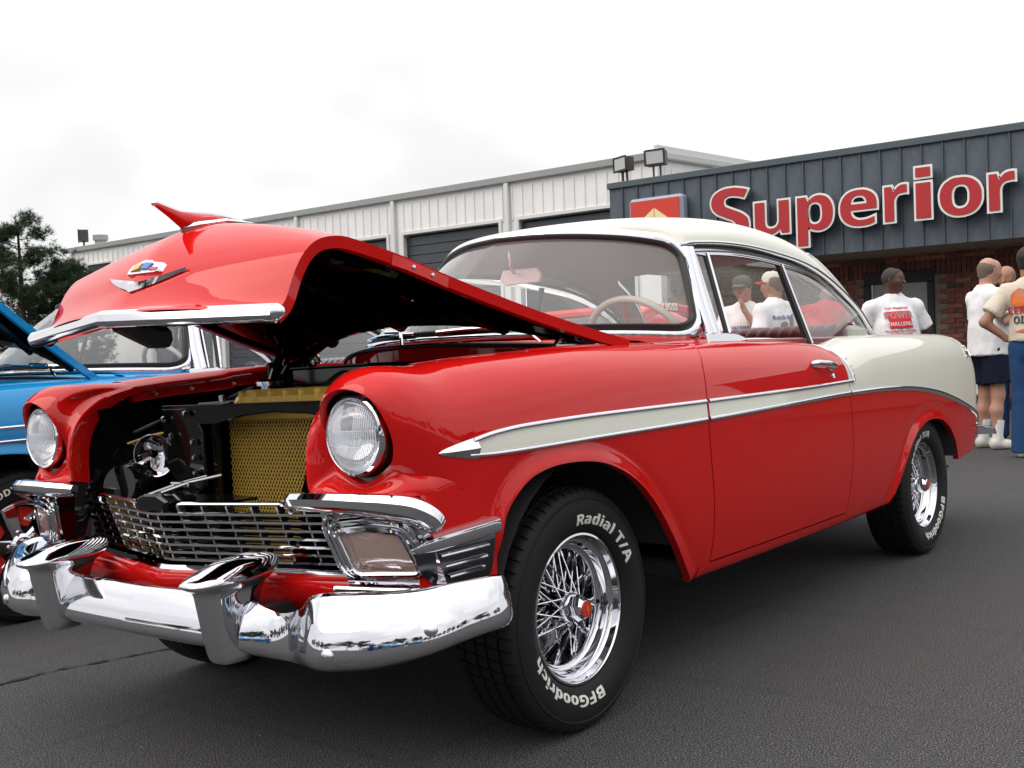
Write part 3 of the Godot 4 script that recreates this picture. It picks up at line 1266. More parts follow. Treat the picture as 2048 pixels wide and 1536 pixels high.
func headlight(s: int, root: Node3D, sealed := true) -> void:
	var b := side_builder(s)
	var bez := MB.new()
	# bezel: from the egg-shaped opening to the round ring
	var c := Vector3(-0.695, 0.862, 0.689)
	b = side_builder(s)
	var rows := []
	for i in 72:
		var a := TAU * i / 72
		var o := head_opening(a)
		var rad := Vector3(0, o.y - HEAD_C.y, o.z - HEAD_C.z)
		o -= rad.normalized() * 0.012
		o.x += 0.012
		var rp := c + Vector3(0.012, sin(a) * 0.095, cos(a) * 0.095)
		var row := PackedVector3Array([o])
		row.append(o.lerp(rp, 0.5) + Vector3(0.012, 0, 0))
		row.append(rp)
		row.append(rp + Vector3(0.03, 0, 0) - Vector3(0, sin(a), cos(a)) * 0.004)
		rows.append(row)
	b.grid(rows, true, false)
	var bz := part("headlight_bezel", b, M.gunmetal, root)
	var A := Transform3D(Basis(Vector3(0, 0, 1), Vector3(-1, 0, 0), Vector3(0, -1, 0)), c)   # local y points forward
	if s < 0:
		A.origin.z = -A.origin.z
	b = MB.new()
	b.lathe(p2([[0.0935, -0.03], [0.0950, -0.008], [0.0930, 0.003], [0.088, 0.006], [0.084, 0.001], [0.0835, -0.01]]), 48, A)
	part("headlight_ring", b, M.chrome, root)
	b = MB.new()
	b.lathe(p2([[0.0, -0.060], [0.03, -0.056], [0.058, -0.040], [0.076, -0.020], [0.0835, -0.004]]), 40, A)
	var refl := part("headlight_reflector", b, M.chrome, root)
	b = MB.new()
	b.lathe(p2([[0.0, 0.026], [0.025, 0.0245], [0.05, 0.0195], [0.067, 0.012], [0.078, 0.003], [0.0835, -0.004]]), 40, A)
	var ln := part("headlight_lens", b, M.lens, root)
	# moulded flutes of the lens
	b = MB.new()
	for row in 3:
		var y0: float = [-0.080, -0.022, 0.014][row]
		var y1: float = [-0.026, 0.010, 0.072][row]
		for k in range(-15, 16):
			var x := k * 0.0054
			if row == 2 and absf(x) < 0.02:
				continue
			var lim := sqrt(maxf(0.0, 0.079 * 0.079 - x * x))
			var ya := maxf(y0, -lim)
			var yb := minf(y1, lim)
			if yb - ya < 0.008:
				continue
			var path := PackedVector3Array()
			for j in 6:
				var y := lerpf(ya, yb, j / 5.0)
				var r2 := x * x + y * y
				path.append(A * Vector3(x, 0.0255 - r2 * 3.3, -y))
			b.tube(path, 0.0017, 5, false, false)
	for y in [-0.024, 0.012]:
		var path := PackedVector3Array()
		for j in 9:
			var x := lerpf(-0.076, 0.076, j / 8.0)
			path.append(A * Vector3(x, 0.0255 - (x * x + y * y) * 3.3, -y))
		b.tube(path, 0.0015, 5, false, false)
	part("lens_flute", b, M.lens_rib, ln)
	b = MB.new()
	b.lathe(p2([[0.0, -0.022], [0.010, -0.022], [0.013, -0.03], [0.013, -0.055]]), 12, A)
	part("bulb_shield", b, M.steel, refl)

# ---------------------------------------------------------------- hood (shown open)
const HOOD_PIVOT := Vector3(0.43, 1.066, 0)
var HOOD_E := pv([[0.436, 1.066, 0.736], [0.308, 1.096, 0.713], [0.11, 1.146, 0.675], [-0.071, 1.199, 0.640], [-0.24, 1.252, 0.608], [-0.395, 1.304, 0.578], [-0.513, 1.336, 0.556], [-0.575, 1.346, 0.545], [-0.632, 1.335, 0.536], [-0.672, 1.304, 0.530], [-0.705, 1.255, 0.527], [-0.738, 1.187, 0.527], [-0.772, 1.155, 0.527]])
var HOOD_M := pv([[0.27, 1.185, 0], [0.16, 1.225, 0], [0.0, 1.285, 0], [-0.16, 1.340, 0], [-0.30, 1.388, 0], [-0.42, 1.426, 0], [-0.53, 1.448, 0], [-0.61, 1.430, 0], [-0.69, 1.386, 0], [-0.755, 1.326, 0], [-0.805, 1.262, 0], [-0.85, 1.212, 0], [-0.878, 1.190, 0]])

func hood(u: float, v: float, out := 0.0) -> Vector3:
	if out != 0.0:
		var p := hood(u, v)
		var e := 0.01
		var du := hood(minf(u + e, 1.0), v) - hood(maxf(u - e, -1.0), v)
		var dv := hood(u, minf(v + e, 1.0)) - hood(u, maxf(v - e, 0.0))
		var n := dv.cross(du).normalized()
		if n.y < 0 and v < 0.6:
			n = -n
		return p + n * out
	var E := cr(HOOD_E, v)
	var C := cr(HOOD_M, v)
	var a := absf(u)
	var k := pow(a, 2.3)
	var y := lerpf(C.y, E.y, k) - 0.075 * a * (1.0 - a) * smoothstep(0.0, 0.4, v) * (1.0 - smoothstep(0.82, 1.0, v))
	return Vector3(lerpf(C.x, E.x, pow(a, 2.0)), y, E.z * u)

func hood_assembly(root: Node3D, pm: Material, extra_deg: float, detailed: bool) -> void:
	# every piece of the hood is turned about the hinge line
	var R := Transform3D(Basis(Vector3(0, 0, 1), deg_to_rad(-extra_deg)), Vector3.ZERO)
	var T := Transform3D(Basis.IDENTITY, HOOD_PIVOT) * R * Transform3D(Basis.IDENTITY, -HOOD_PIVOT)
	var b := MB.new()
	b.xf = T
	var rows := []
	var NU := 48
	var NV := 60
	for j in NV + 1:
		var row := PackedVector3Array()
		for i in NU + 1:
			var u := lerpf(-1, 1, float(i) / NU)
			row.append(hood(signf(u) * pow(absf(u), 0.8), float(j) / NV))
		rows.append(row)
	b.grid(rows)
	# down-turned side flanges and rear edge
	for s in [-1, 1]:
		var P := PackedVector3Array()
		var Q := PackedVector3Array()
		var Q2 := PackedVector3Array()
		for j in NV + 1:
			var v := float(j) / NV
			var p := hood(s, v)
			var tan := (hood(s, minf(v + 0.02, 1.0)) - hood(s, maxf(v - 0.02, 0.0))).normalized()
			var inw := tan.cross(Vector3(0, 0, 1)).normalized()   # in the side plane, towards the underside
			if inw.dot(Vector3(-0.25, -1, 0) if v < 0.6 else Vector3(1, -0.2, 0)) < 0:
				inw = -inw
			var w := 0.030
			P.append(p)
			Q.append(p + inw * w + Vector3(0, 0, -s * 0.004))
			Q2.append(p + inw * w + Vector3(0, 0, -s * 0.03))
		b.grid([P, Q, Q2])
	part("hood", b, pm, root, "", 50.0)
	# hinge plate on the side flange, with its two screws
	for s in [-1, 1]:
		b = MB.new()
		b.xf = T
		var lo := PackedVector3Array()
		var hi := PackedVector3Array()
		for j in 9:
			var v := lerpf(0.335, 0.43, j / 8.0)
			var p := hood(s, v)
			var k := 0.006 * minf(1.0, minf(j, 8 - j) / 1.5)
			hi.append(p + Vector3(-0.001, -0.005, s * (0.0005 + k * 0.4)))
			lo.append(p + Vector3(-0.008, -0.033, s * (0.0005 + k)))
		b.grid([hi, lo])
		part("hinge_plate", b, pm, root)
		for v in [0.362, 0.393]:
			b = MB.new()
			b.xf = T
			var p := hood(s, v) + Vector3(-0.006, -0.018, s * 0.004)
			b.lathe(p2([[0.0065, 0.0], [0.006, 0.003], [0.0, 0.0045]]), 12, look(p, Vector3(0, 0, s)))
			part("hinge_screw", b, M.chrome, root)
	# underside
	b = MB.new()
	b.xf = T
	rows = []
	for j in NV + 1:
		var row := PackedVector3Array()
		for i in NU + 1:
			var u := lerpf(-0.985, 0.985, float(i) / NU)
			row.append(hood(u, lerpf(0.01, 0.86, float(j) / NV), -0.022))
		rows.append(row)
	b.grid(rows)
	part("hood_underside", b, M.black_gloss, root)
	b = MB.new()
	b.xf = T
	rows = []
	for j in 13:
		var row := PackedVector3Array()
		for i in NU + 1:
			var u := lerpf(-0.985, 0.985, float(i) / NU)
			row.append(hood(u, lerpf(0.86, 0.995, j / 12.0), -0.022))
		rows.append(row)
	b.grid(rows)
	part("hood_nose_lining", b, pm, root)
	# stiffening ribs and latch hardware under the hood
	b = MB.new()
	b.xf = T
	for u0 in [-0.55, 0.0, 0.55]:
		var path := PackedVector3Array()
		for j in 24:
			path.append(hood(u0, lerpf(0.04, 0.86, j / 23.0), -0.045))
		b.tube(path, 0.026, 8)
	for v0 in [0.06, 0.40, 0.80]:
		var path := PackedVector3Array()
		for j in 24:
			path.append(hood(lerpf(-0.95, 0.95, j / 23.0), v0, -0.04))
		b.tube(path, 0.022, 8)
	part("hood_brace", b, M.black_gloss, root)
	b = MB.new()
	b.xf = T
	b.tube(PackedVector3Array([hood(0.02, 0.97, -0.03), hood(0.02, 0.90, -0.13), hood(0.02, 0.87, -0.16)]), 0.03, 8)
	part("hood_latch_hook", b, M.black, root)
	# chrome lip along the front edge
	b = MB.new()
	b.xf = T
	var path := PackedVector3Array()
	for i in 41:
		var u := lerpf(-1.0, 1.0, i / 40.0)
		var z := u * 0.538
		path.append(Vector3(-0.888 + 0.108 * absf(u), 1.178 - 0.021 * absf(u), z))
	var prof := p2([[-0.022, -0.012], [-0.020, 0.006], [-0.006, 0.018], [0.012, 0.017], [0.022, 0.006], [0.023, -0.012]])
	b.sweep(path, prof, PackedVector3Array([Vector3(-0.9, 0.25, 0)]))
	for s in [-1, 1]:
		b.ell(Vector3(-0.778, 1.156, s * 0.543), Vector3(0.020, 0.022, 0.024), 14, 8)
	part("hood_lip_molding", b, M.chrome, root)
	if not detailed:
		return
	# bird-shaped ornament, body coloured red in place of the red it reflects
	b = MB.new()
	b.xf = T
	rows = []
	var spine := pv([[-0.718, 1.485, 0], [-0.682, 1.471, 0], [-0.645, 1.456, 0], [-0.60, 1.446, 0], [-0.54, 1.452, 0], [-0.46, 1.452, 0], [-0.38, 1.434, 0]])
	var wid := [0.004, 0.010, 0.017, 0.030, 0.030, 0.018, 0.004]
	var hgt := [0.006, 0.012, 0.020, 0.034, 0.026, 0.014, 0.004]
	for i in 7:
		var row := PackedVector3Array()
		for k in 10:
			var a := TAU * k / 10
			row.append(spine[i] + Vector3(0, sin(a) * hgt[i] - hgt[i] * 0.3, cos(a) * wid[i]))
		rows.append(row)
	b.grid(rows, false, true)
	part("hood_ornament", b, pm, root, "hood ornament shaped like a bird in flight, red reflection painted on, chrome along its back")
	b = MB.new()
	b.xf = T
	var sp := PackedVector3Array()
	for i in 25:
		var q := cr(spine, i / 24.0)
		var hh: float = hgt[mini(int(i / 4.0), 6)] * 0.0
		var f := i / 4.0
		var i0 := mini(int(f), 5)
		hh = lerpf(hgt[i0], hgt[i0 + 1], f - i0)
		sp.append(q + Vector3(0, hh * 0.72, 0))
	b.tube(sp, 0.0075, 8)
	for s in [-1, 1]:
		b.tube(pv([[-0.63, 1.425, 0], [-0.60, 1.432, s * 0.03], [-0.53, 1.445, s * 0.055], [-0.45, 1.444, s * 0.065]]), [0.012, 0.013, 0.009, 0.003], 8)
	b.ell(Vector3(-0.720, 1.486, 0), Vector3(0.009, 0.008, 0.008), 8, 6)
	part("ornament_trim", b, M.chrome, root.get_node("hood_ornament"))
	# V and crest on the nose
	b = MB.new()
	b.xf = T
	for s in [-1, 1]:
		rows = []
		for i in 13:
			var f := i / 12.0
			var uc: float = 0.03 + s * lerpf(0.0, 0.32, f)
			var vc := lerpf(0.838, 0.772, f)
			var w := lerpf(0.020, 0.004, f)
			var row := PackedVector3Array()
			for k in 5:
				var q := (k - 2) / 2.0
				row.append(hood(uc, vc - q * w, 0.004 + 0.012 * (1.0 - absf(q)) * lerpf(1.0, 0.5, f)))
			rows.append(row)
		b.grid(rows)
	part("hood_v_emblem", b, M.chrome, root)
	b = MB.new()
	b.xf = T
	var cb := MB.new()
	cb.xf = T
	var bb := MB.new()
	bb.xf = T
	var gb := MB.new()
	gb.xf = T
	emblem_plate(b, [[-0.085, 0.785], [0.14, 0.785], [0.165, 0.777], [0.165, 0.754], [0.09, 0.752], [0.07, 0.747], [0.01, 0.747], [-0.01, 0.752], [-0.085, 0.756], [-0.095, 0.77]], 0.009)
	part("hood_crest", b, M.chrome, root)
	var crest := root.get_node("hood_crest")
	emblem_plate(bb, [[0.015, 0.776], [0.07, 0.776], [0.085, 0.757], [0.025, 0.757]], 0.0100)
	part("crest_bow", bb, M.blue_badge, crest)
	emblem_plate(gb, [[-0.065, 0.778], [0.0, 0.778], [0.01, 0.759], [-0.06, 0.759]], 0.0100)
	part("crest_field", gb, M.badge_gold, crest)
	emblem_plate(cb, [[0.085, 0.779], [0.14, 0.779], [0.145, 0.770], [0.09, 0.770]], 0.0100)
	part("crest_field", cb, M.red_badge, crest)

func emblem_plate(b: MB, uv: Array, h: float) -> void:
	var top := PackedVector3Array()
	var low := PackedVector3Array()
	for q in uv:
		top.append(hood(q[0], q[1], h))
		low.append(hood(q[0] * 1.06, q[1], 0.0))
	b.fan(top)
	b.grid([top, low], false, true)

# ---------------------------------------------------------------- front end
func grille_x(y: float, z: float) -> float:
	return -0.782 + 0.25 * absf(z) + (0.68 - y) * 0.36

func grille(root: Node3D) -> void:
	var b := MB.new()
	# vertical bars first, slightly behind
	var k := 0
	for i in range(-7, 8):
		var z := i * 0.076 + (0.0 if i != 0 else 0.0)
		b = MB.new()
		var path := PackedVector3Array()
		for j in 5:
			var y := lerpf(0.535, 0.688, j / 4.0)
			path.append(Vector3(grille_x(y, z) + 0.020, y, z))
		b.sweep(path, p2([[-0.010, -0.0028], [0.010, -0.0028], [0.010, 0.0028], [-0.010, 0.0028]]), PackedVector3Array([Vector3(0, 0, 1)]))
		part("grille_upright", b, M.steel, root)
	for i in 7:
		var y := 0.666 - i * 0.0212
		b = MB.new()
		var path := PackedVector3Array()
		for j in 41:
			var z := lerpf(-0.545, 0.545, j / 40.0)
			# a soft bend in the middle
			path.append(Vector3(grille_x(y, sqrt(z * z + 0.0004)), y, z))
		b.sweep(path, p2([[-0.0055, -0.012], [-0.0060, 0.0], [-0.003, 0.006], [0.003, 0.006], [0.0060, 0.0], [0.0055, -0.012]]), PackedVector3Array([Vector3(-1, 0, 0)]))
		part("grille_bar", b, M.chrome, root)
	# upper frame in two halves beside the latch
	for s in [-1, 1]:
		b = MB.new()
		var path := PackedVector3Array()
		for q in [[0.668, 0.085], [0.690, 0.085], [0.693, 0.10], [0.693, 0.40], [0.690, 0.415], [0.668, 0.425]]:
			path.append(Vector3(grille_x(q[0], q[1]) + 0.004, q[0], q[1] * s))
		b.tube(path, 0.0052, 8)
		part("grille_frame", b, M.chrome, root)
	# lower molding
	b = MB.new()
	var path := PackedVector3Array()
	for j in 61:
		var z := lerpf(-0.62, 0.62, j / 60.0)
		path.append(Vector3(-0.752 + 0.25 * sqrt(z * z + 0.0003), 0.507, z))
	b.sweep(path, p2([[-0.022, -0.01], [-0.020, 0.004], [-0.008, 0.012], [0.004, 0.005], [0.012, 0.010], [0.018, 0.002], [0.018, -0.01]]), PackedVector3Array([Vector3(-1, 0.25, 0)]))
	part("lower_grille_molding", b, M.chrome, root)

func valance(root: Node3D, pm: Material) -> void:
	# painted apron under the grille, above the bumper
	var b := MB.new()
	var rows := []
	for j in 61:
		var z := lerpf(-0.80, 0.80, j / 60.0)
		var a := absf(z)
		var x := ev(p2([[0, -0.775], [0.5, -0.675], [0.70, -0.645], [0.80, -0.625]]), a)
		rows.append(PackedVector3Array([Vector3(x + 0.06, 0.515, z), Vector3(x + 0.004, 0.508, z), Vector3(x, 0.50, z), Vector3(x + 0.004, 0.47, z), Vector3(x + 0.02, 0.44, z), Vector3(x + 0.10, 0.40, z)]))
	b.grid(rows)
	part("front_apron", b, pm, root)
	b = MB.new()
	rows = []
	for j in 41:
		var z := lerpf(-0.62, 0.62, j / 40.0)
		rows.append(PackedVector3Array([Vector3(-0.60 + 0.12 * absf(z), 0.53, z), Vector3(-0.30, 0.52, z)]))
	b.grid(rows)
	part("lower_tray", b, M.black, root)

func parking_lamp(s: int, root: Node3D) -> void:
	# chrome housing beside the grille with a stepped frame and a square lens
	var c := func(z: float, y: float) -> Vector3:
		return Vector3(-0.728 + 0.28 * maxf(0, z - 0.60) + 0.20 * maxf(0.0, z - 0.78) + (0.68 - y) * 0.20, y, z)
	var b := side_builder(s)
	# backing plate
	var rows := []
	for i in 13:
		var row := PackedVector3Array()
		for j in 9:
			var f := i / 12.0
			var y := lerpf(0.500, 0.716, j / 8.0)
			var z0 := lerpf(0.628, 0.575, (y - 0.5) / 0.216)
			var z1 := lerpf(0.862, 0.835, (y - 0.5) / 0.216)
			var p: Vector3 = c.call(lerpf(z0, z1, f), y)
			p.x += 0.012
			row.append(p)
		rows.append(row)
	b.grid(rows)
	part("parking_lamp_housing", b, M.chrome, root)
	# nested frames, stepping outwards
	var frame := func(grow: float, lift: float, r: float) -> MB:
		var mb := side_builder(s)
		var cs := [[0.640 - grow, 0.640 + grow * 0.8], [0.795 + grow * 0.35, 0.640 + grow * 0.8], [0.826 + grow * 0.25, 0.545 - grow * 0.25], [0.670 - grow * 0.9, 0.541 - grow * 0.25]]
		var path := PackedVector3Array()
		for k in 4:
			var a := Vector2(cs[k][0], cs[k][1])
			var p0 := Vector2(cs[(k + 3) % 4][0], cs[(k + 3) % 4][1])
			var p1 := Vector2(cs[(k + 1) % 4][0], cs[(k + 1) % 4][1])
			var rr := 0.018 + grow * 0.5
			for j in 7:
				var t := j / 6.0
				var q0 := a + (p0 - a).normalized() * rr
				var q1 := a + (p1 - a).normalized() * rr
				var q := q0 * (1 - t) * (1 - t) + a * 2 * t * (1 - t) + q1 * t * t
				# small peak in the middle of the upper edge
				var p: Vector3 = c.call(q.x, q.y)
				path.append(p + Vector3(-lift, 0, 0))
			if k == 0:
				var mid: Vector3 = c.call((a.x + p1.x) / 2, a.y + 0.006)
				path.append(mid + Vector3(-lift, 0, 0))
		mb.tube(path, r, 8, true)
		return mb
	var fr := part("parking_lamp_frame", frame.call(0.006, 0.010, 0.0075), M.chrome, root)
	part("frame_step", frame.call(0.026, 0.004, 0.0065), M.chrome, fr)
	part("frame_step", frame.call(0.046, 0.000, 0.0065), M.chrome, fr)
	b = side_builder(s)
	rows = []
	for i in 15:
		var row := PackedVector3Array()
		for j in 11:
			var u := lerpf(-1, 1, i / 14.0)
			var v := lerpf(-1, 1, j / 10.0)
			var y := 0.592 + v * 0.049
			var z := 0.733 + u * 0.078 - v * 0.015
			var r := sqrt(u * u + v * v)
			var p: Vector3 = c.call(z, y)
			p.x -= 0.006 + 0.010 * (1 - u * u) * (1 - v * v) + 0.0012 * cos(r * 22.0)
			row.append(p)
		rows.append(row)
	b.grid(rows)
	part("parking_lamp_lens", b, M.park_lens, root)
	# lower trim below the lamp
	b = side_builder(s)
	var path := PackedVector3Array()
	for i in 13:
		var z := lerpf(0.60, 0.868, i / 12.0)
		var p: Vector3 = c.call(z, 0.503)
		path.append(p + Vector3(-0.006, 0, 0))
	b.tube(path, 0.007, 8)
	part("parking_lamp_trim", b, M.chrome, root)
	# eyebrow molding above, wrapping round the corner
	b = side_builder(s)
	var sp := spl(pv([[-0.722, 0.708, 0.478], [-0.742, 0.712, 0.53], [-0.755, 0.716, 0.60], [-0.757, 0.717, 0.67], [-0.745, 0.715, 0.74], [-0.715, 0.708, 0.80], [-0.672, 0.694, 0.842], [-0.635, 0.668, 0.862], [-0.622, 0.645, 0.866]]), 48)
	var rad := PackedFloat32Array()
	var nr := PackedVector3Array()
	for i in 48:
		var f := i / 47.0
		rad.append(ev(p2([[0, 0.8], [0.08, 1.0], [0.5, 1.1], [0.75, 1.5], [0.92, 1.3], [1.0, 0.6]]), f))
		nr.append(Vector3(-1, 0.35, 0).lerp(Vector3(-0.35, 0.25, 1), smoothstep(0.5, 1.0, f)).normalized())
	b.sweep(sp, p2([[-0.021, -0.02], [-0.021, 0.000], [-0.015, 0.013], [0.0, 0.020], [0.014, 0.014], [0.020, 0.0], [0.020, -0.02]]), nr, false, true, rad)
	part("eyebrow_molding", b, M.chrome, root)
	# dark side piece with three chrome ribs on the fender corner
	b = side_builder(s)
	rows = []
	for i in 17:
		var row := PackedVector3Array()
		for j in 9:
			var f := i / 16.0
			var v := j / 8.0
			var y := lerpf(0.505, 0.612, v)
			var x0 := lerpf(-0.575, -0.665, sqrt(v)) - 0.02 * sin(PI * v)
			var x1 := lerpf(-0.432, -0.418, v)
			var x := lerpf(x0, x1, f)
			var p := side_xy(x, y, 0.004)
			p.z += 0.006 * (1.0 - pow(absf(2 * v - 1), 6.0)) * minf(1.0, f * 8.0)
			row.append(p)
		rows.append(row)
	b.grid(rows)
	for i in rows.size():
		pass
	var fin := part("fender_side_grille", b, M.gunmetal, root)
	for k in 3:
		b = side_builder(s)
		path = PackedVector3Array()
		var y0 := 0.580 - k * 0.026
		for i in 9:
			var x := lerpf(-0.602 + 0.014 * k, -0.448 - 0.006 * k, i / 8.0)
			path.append(side_xy(x, y0 + 0.004 * i / 8.0, 0.013))
		b.tube(path, 0.0048, 8)
		part("chrome_rib", b, M.chrome, fin)
	b = side_builder(s)
	path = PackedVector3Array()
	rad = PackedFloat32Array()
	nr = PackedVector3Array()
	for i in 20:
		var f := i / 19.0
		var x := lerpf(-0.690, -0.415, f)
		path.append(side_xy(x, lerpf(0.604, 0.626, f), 0.010))
		rad.append(ev(p2([[0, 0.12], [0.12, 0.7], [0.35, 1.0], [1.0, 0.95]]), f))
		nr.append(Vector3(-0.3, 0.35, 1).normalized())
	b.sweep(path, p2([[-0.019, -0.012], [-0.021, 0.006], [-0.010, 0.018], [0.006, 0.016], [0.018, 0.006], [0.019, -0.012]]), nr, false, true, rad)
	part("side_grille_cap", b, M.chrome, root)

func bumper(root: Node3D) -> void:
	var X := p2([[0, -0.862], [0.30, -0.850], [0.42, -0.835], [0.50, -0.812], [0.57, -0.808], [0.64, -0.812], [0.74, -0.792], [0.84, -0.752], [0.90, -0.710], [0.945, -0.645], [0.962, -0.580]])
	var TOP := p2([[0, 0.490], [0.36, 0.490], [0.44, 0.474], [0.50, 0.452], [0.55, 0.462], [0.60, 0.500], [0.65, 0.512], [0.80, 0.520], [0.95, 0.530]])
	var BOT := p2([[0, 0.366], [0.36, 0.362], [0.5, 0.345], [0.62, 0.340], [0.75, 0.350], [0.88, 0.376], [0.962, 0.405]])
	var PUF := p2([[0, 0.040], [0.36, 0.040], [0.46, 0.020], [0.53, 0.012], [0.60, 0.030], [0.68, 0.045], [0.9, 0.045], [0.962, 0.03]])
	var zs := []
	for i in 131:
		zs.append(lerpf(-0.962, 0.962, i / 130.0))
	var b := MB.new()
	var rows := []
	for z in zs:
		rows.append(bumper_row(absf(z), z, X, TOP, BOT, PUF, 0.0))
	# wrap round the corners and end
	var close := func(s: int) -> Array:
		var base: PackedVector3Array = bumper_row(0.962, 0.962 * s, X, TOP, BOT, PUF, 0.0)
		var out := []
		for q in [[0.035, 0.006, 0.99], [0.07, 0.004, 0.96], [0.095, -0.006, 0.90], [0.105, -0.02, 0.82]]:
			var row := PackedVector3Array()
			var c := Vector3(-0.56, 0.467, 0.962 * s)
			for p in base:
				var w: Vector3 = p
				w.y = c.y + (w.y - c.y) * q[2]
				w.x += q[0]
				w.z += q[1] * s
				row.append(w)
			out.append(row)
		return out
	var left: Array = close.call(-1)
	left.reverse()
	b.grid(left + rows + close.call(1))
	part("bumper_bar", b, M.chrome, root, "", 60.0)
	# bolts
	for q in [[0.70, 0.392], [0.905, 0.447]]:
		for s in [-1, 1]:
			b = MB.new()
			var rw := bumper_row(q[0], q[0] * s, X, TOP, BOT, PUF, 0.0)
			var best := 3
			for k in range(3, 17):
				if absf(rw[k].y - q[1]) < absf(rw[best].y - q[1]):
					best = k
			var rw2 := bumper_row(q[0] + 0.01, (q[0] + 0.01) * s, X, TOP, BOT, PUF, 0.0)
			var nrm := (rw[best + 1] - rw[best - 1]).cross(rw2[best] - rw[best]).normalized()
			if nrm.x > 0:
				nrm = -nrm
			var T := look(rw[best], nrm)
			b.lathe(p2([[0.016, -0.004], [0.0155, 0.003], [0.011, 0.007], [0.0, 0.009]]), 20, T)
			part("bumper_bolt", b, M.chrome, root)
	# guards with their forward horns
	for s in [-1, 1]:
		b = MB.new()
		b.xf = Transform3D(Basis.IDENTITY, Vector3(0, 0, 0.375 * s))
		rows = []
		var st := [
			# y, front x, back x, half width
			[0.338, -0.868, -0.800, 0.026], [0.345, -0.880, -0.790, 0.038], [0.37, -0.890, -0.780, 0.041], [0.43, -0.904, -0.770, 0.042], [0.480, -0.914, -0.755, 0.044], [0.512, -0.922, -0.740, 0.047], [0.524, -0.944, -0.730, 0.056], [0.534, -0.952, -0.715, 0.062], [0.546, -0.938, -0.700, 0.061], [0.562, -0.895, -0.695, 0.053], [0.576, -0.850, -0.705, 0.040], [0.583, -0.810, -0.73, 0.020]]
		for qi in 45:
			var fi := qi / 44.0 * (st.size() - 1)
			var i0 := mini(int(fi), st.size() - 2)
			var q := []
			for e in 4:
				var pa: float = st[maxi(i0 - 1, 0)][e]
				var pb: float = st[i0][e]
				var pc: float = st[i0 + 1][e]
				var pd: float = st[mini(i0 + 2, st.size() - 1)][e]
				var s_ := fi - i0
				q.append(0.5 * (2 * pb + (pc - pa) * s_ + (2 * pa - 5 * pb + 4 * pc - pd) * s_ * s_ + (3 * pb - pa - 3 * pc + pd) * s_ * s_ * s_))
			var row := PackedVector3Array()
			for k in 28:
				var a := TAU * k / 28
				var cx: float = (q[1] + q[2]) / 2
				var hx: float = (q[2] - q[1]) / 2
				var ca := cos(a)
				var sa := sin(a)
				var pz: float = signf(sa) * pow(absf(sa), 0.62) * q[3]
				var px: float = cx + signf(ca) * pow(absf(ca), 0.75) * hx
				row.append(Vector3(px, q[0], pz))
			rows.append(row)
		b.grid(rows, false, true)
		b.fan(rows[0])
		b.fan(rows[rows.size() - 1])
		part("bumper_guard", b, M.chrome, root, "", 50.0)
	# brackets behind
	b = MB.new()
	for s in [-1, 1]:
		b = MB.new()
		b.box(Vector3(-0.62, 0.42, s * 0.40), Vector3(0.40, 0.07, 0.03), 0.004)
		part("bumper_bracket", b, M.black, root)

func bumper_row(a: float, z: float, X, TOP, BOT, PUF, _o: float) -> PackedVector3Array:
	var x := ev(X, a)
	var yt := ev(TOP, a)
	var yb := ev(BOT, a)
	var pf := ev(PUF, a)
	# direction the face points to
	var dx := (ev(X, minf(a + 0.01, 0.962)) - ev(X, maxf(a - 0.01, 0.0))) / 0.02
	var n := Vector3(-1, 0, clampf(dx, 0, 2.5) * signf(z)).normalized()
	var row := PackedVector3Array()
	var base := Vector3(x, 0, z)
	row.append(base - n * 0.055 + Vector3(0, yt - 0.012, 0))
	row.append(base - n * 0.045 + Vector3(0, yt - 0.001, 0))
	for k in 17:
		var f := k / 16.0
		var y := lerpf(yt, yb, f)
		# full, low-slung face: bulge strongest below the middle, tucked under at the bottom
		var g := sin(PI / 2 * minf(f / 0.80, 1.0))
		var bul := (pow(g, 0.85) if f < 0.80 else 1.0 - pow((f - 0.80) / 0.20, 2.2) * 0.55) * pf * 1.35
		row.append(base + n * (bul - 0.034) + Vector3(0, y, 0))
	row.append(base - n * 0.03 + Vector3(0, yb + 0.002, 0))
	row.append(base - n * 0.05 + Vector3(0, yb + 0.010, 0))
	return row

